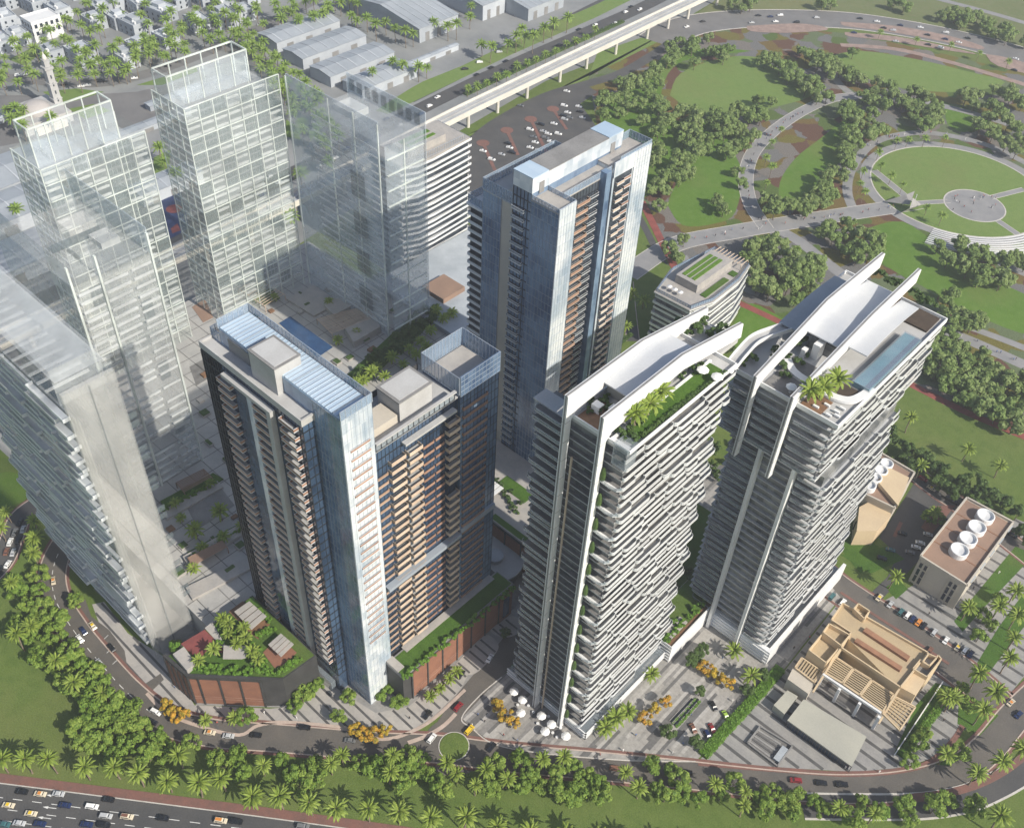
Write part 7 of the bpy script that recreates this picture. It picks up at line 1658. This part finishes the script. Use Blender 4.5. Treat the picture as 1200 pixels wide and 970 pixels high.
cars(zl((0, 0), 5.99, [(130, 535), (185, 530), (455, 600), (570, 612), (615, 605), (710, 578), (945, 555), (1085, 510), (1180, 470)])+[(262, 50), (250, 58), (305, 30), (545, 82), (560, 74), (585, 62), (570, 68)] if False else [(x, y, ['white', 'silver', 'black'][i % 3]) for i, (x, y) in enumerate(zl((0, 0), 5.99, [(130, 535), (185, 530), (455, 600), (570, 612), (615, 605), (710, 578), (945, 555), (1085, 510), (1180, 470)])+[(262, 50), (305, 30), (545, 82), (562, 74), (585, 62)])], 'on the streets in front of the villas', 'cars by the villas', rz=R(60), far=True)
# people
def person_mesh():
    me = bpy.data.meshes.new('person_skeleton')
    J = [(0, 0, .95), (0, 0, 1.2), (0, 0, 1.42), (0, .01, 1.52), (0, .02, 1.68), (.2, 0, 1.4), (.27, .02, 1.12), (.25, .1, .88), (-.2, 0, 1.4), (-.27, -.02, 1.12), (-.25, .06, .88), (.1, 0, .9), (.12, .08, .5), (.12, 0, .08), (.12, .14, .04), (-.1, 0, .9), (-.12, -.06, .5), (-.12, -.16, .08), (-.12, -.02, .04)]
    Ed = [(0, 1), (1, 2), (2, 3), (3, 4), (2, 5), (5, 6), (6, 7), (2, 8), (8, 9), (9, 10), (0, 11), (11, 12), (12, 13), (13, 14), (0, 15), (15, 16), (16, 17), (17, 18)]
    RR = [.15, .14, .15, .06, .11, .08, .06, .045, .08, .06, .045, .1, .075, .05, .05, .1, .075, .05, .05]
    me.from_pydata(J, Ed, []); o = bpy.data.objects.new('person_skeleton', me); col.objects.link(o)
    m = o.modifiers.new('skin', 'SKIN')
    for sv, r_ in zip(me.skin_vertices[0].data, RR): sv.radius = (r_, r_*.8)
    me.skin_vertices[0].data[0].use_root = True
    bpy.context.view_layer.update(); ev = o.evaluated_get(bpy.context.evaluated_depsgraph_get()); out = bpy.data.meshes.new_from_object(ev)
    bpy.data.objects.remove(o); return out
pm = person_mesh(); PEOPLE = []
M['skin'] = flat('skin', (.35, .22, .16), .6)
for i, (top, legs) in enumerate((((.75, .75, .73), (.72, .72, .70)), ((.03, .03, .035), (.03, .03, .04)), ((.12, .2, .42), (.05, .06, .10)), ((.45, .10, .08), (.10, .10, .12)))):
    m_ = pm.copy(); m_.materials.clear()
    for mm in (flat('shirt_%d' % i, top, .8), flat('trousers_%d' % i, legs, .8), M['skin']): m_.materials.append(mm)
    for p in m_.polygons: p.material_index = 2 if p.center.z > 1.5 else (1 if p.center.z < .93 else 0)
    PEOPLE.append(m_)
DRESS = ['in white clothes', 'in black clothes', 'in a blue top', 'in a red top']
def people(pts, where, group, seed=1, z=.1):
    r = random.Random(seed); cnt = [0]*4; pts = sorted(pts)
    for p in pts:
        k = r.randrange(4); cnt[k] += 1; g = G(*p)
        o = put('person', PEOPLE[k], None, (g[0], g[1], z), r.uniform(0, 6.28)); tag(o, '%s person %s from the left %s' % (nth(cnt[k]), DRESS[k], where), 'person', group)
def along(px, n, seed, spread=3.0):
    r = random.Random(seed); ln = smooth_line(px, 6); return [(lambda q: (q[0]+r.uniform(-spread, spread), q[1]+r.uniform(-spread*.6, spread*.6)))(r.choice(ln)) for _ in range(n)]
people(along([(800, 283), (860, 272), (920, 262), (985, 252), (1045, 243)], 34, 1), 'on the broad park walk', 'people in the park', 1)
people(along([(895, 262), (880, 240), (874, 210), (882, 180), (905, 155), (938, 132)], 36, 2), 'on the curved park path', 'people in the park', 2)
people([(1142+r.uniform(-26, 26), 241+r.uniform(-11, 11)) for _ in range(22)], 'on the round stage', 'people in the park', 3, z=.15)
people(along([(1005, 330), (1050, 352), (1105, 385), (1150, 405), (1190, 422)], 16, 4), 'on the path beside the track wood', 'people in the park', 4)
people(along([(1018, 172), (1045, 160), (1090, 156), (1150, 168)], 14, 5), 'on the ring walk', 'people in the park', 5)
people([(553, 850), (568, 846), (560, 838), (590, 862), (606, 868), (640, 860), (665, 868), (703, 885), (745, 862), (730, 880), (788, 882), (810, 838), (800, 872), (872, 815), (846, 772), (858, 822)], 'across the striped plaza', 'people on the plaza', 6)
people([(205, 806), (310, 836), (348, 842), (480, 842), (402, 842), (255, 848), (930, 760), (905, 730), (948, 748), (1105, 845), (1075, 868), (1090, 838), (1130, 855), (990, 900), (1030, 905), (1088, 720), (1112, 700), (1140, 690), (1170, 672)], 'on the paved squares', 'people on the squares', 7)
# parasols and tables of the cafe
up = MB(); up.lathe([(1.75, 2.15), (1.7, 2.3), (.9, 2.75), (.08, 3.0)], 8); um = up.mesh('canopy', M['canvas'])
pp = MB(); pp.tube([(0, 0, 0), (0, 0, 2.9)], .05, 6); pp.lathe([(.45, 0), (.45, .12), (.1, .16)], 10); pmh = pp.mesh('pole', M['steel'])
tp = MB(); tp.lathe([(.55, .70), (.55, .76)], 12); tb_top = tp.mesh('table_top', M['white']); tl_ = MB(); tl_.tube([(0, 0, 0), (0, 0, .7)], .06, 6); tl_.lathe([(.3, 0), (.3, .05)], 10); tb_leg = tl_.mesh('pedestal', M['steel'])
UM = zl((600, 720), 5.99, [(15, 535), (75, 592), (62, 685), (207, 705), (278, 765), (233, 815), (378, 847)])
for i, p in enumerate(UM):
    g = G(*p, 2.6); t = thing('parasol', '%s white cafe parasol from the left at the foot of the tall white tower' % nth(i+1), 'parasol', (g[0], g[1], .06), .3*i, 'cafe parasols'); put('canopy', um, t); put('pole', pmh, t)
for i, p in enumerate(zl((600, 720), 5.99, [(40, 640), (115, 645), (150, 690), (180, 770), (255, 720), (285, 835), (320, 790), (315, 865), (340, 800)])):
    g = G(*p); t = thing('cafe_table', '%s small round cafe table from the left among the parasols' % nth(i+1), 'table', (g[0], g[1], .06), 0, 'cafe tables'); put('table_top', tb_top, t); put('pedestal', tb_leg, t)
for i, (p, z, w) in enumerate((((704, 362+7), 140, 1), ((824, 432), 140.2, 1), ((841, 440), 140.2, 1), ((928, 452), 120.3, 1))):
    if i == 0: continue
    g = G(*p, z+2.6); t = thing('parasol', ['', 'white roof parasol beside the sky walk, left one', 'white roof parasol beside the sky walk, right one', 'pale parasol between the fins of the stepped tower roof'][i], 'parasol', (g[0], g[1], z), 0, 'roof parasols'); put('canopy', um, t); put('pole', pmh, t)
# water channels on the plaza
for i, (a, b) in enumerate((((790, 850), (818, 819)), ((786, 846), (811, 819)))):
    t = thing('water_channel', ['dark water channel on the striped plaza beside the parked cars', 'dark water channel on the striped plaza nearer the tall white tower'][i], 'water channel', G(*a))
    mb = MB(); mb.bar((*G(*a)[:2], .2), (*G(*b)[:2], .2), 1.4, .35); mb.build('basin', M['pave_light'], t)
    mb = MB(); mb.bar((*G(*a)[:2], .3), (*G(*b)[:2], .3), .9, .2); mb.build('water', M['car_glass'], t)
# ------------------------------------------------------------------ haze
hzb = MB(); hzb.box(-3260, -960, -1, 1260, 3660, 326)
hm = bpy.data.materials.new('haze'); hm.use_nodes = True; n = hm.node_tree.nodes; n.remove(n['Principled BSDF'])
pv = n.new('ShaderNodeVolumePrincipled'); pv.inputs['Color'].default_value = (.92, .95, 1.0, 1); pv.inputs['Density'].default_value = .0002; pv.inputs['Anisotropy'].default_value = .2
hm.node_tree.links.new(pv.outputs[0], n['Material Output'].inputs['Volume'])
HAZE = tag(hzb.build('haze', hm), kind='stuff')
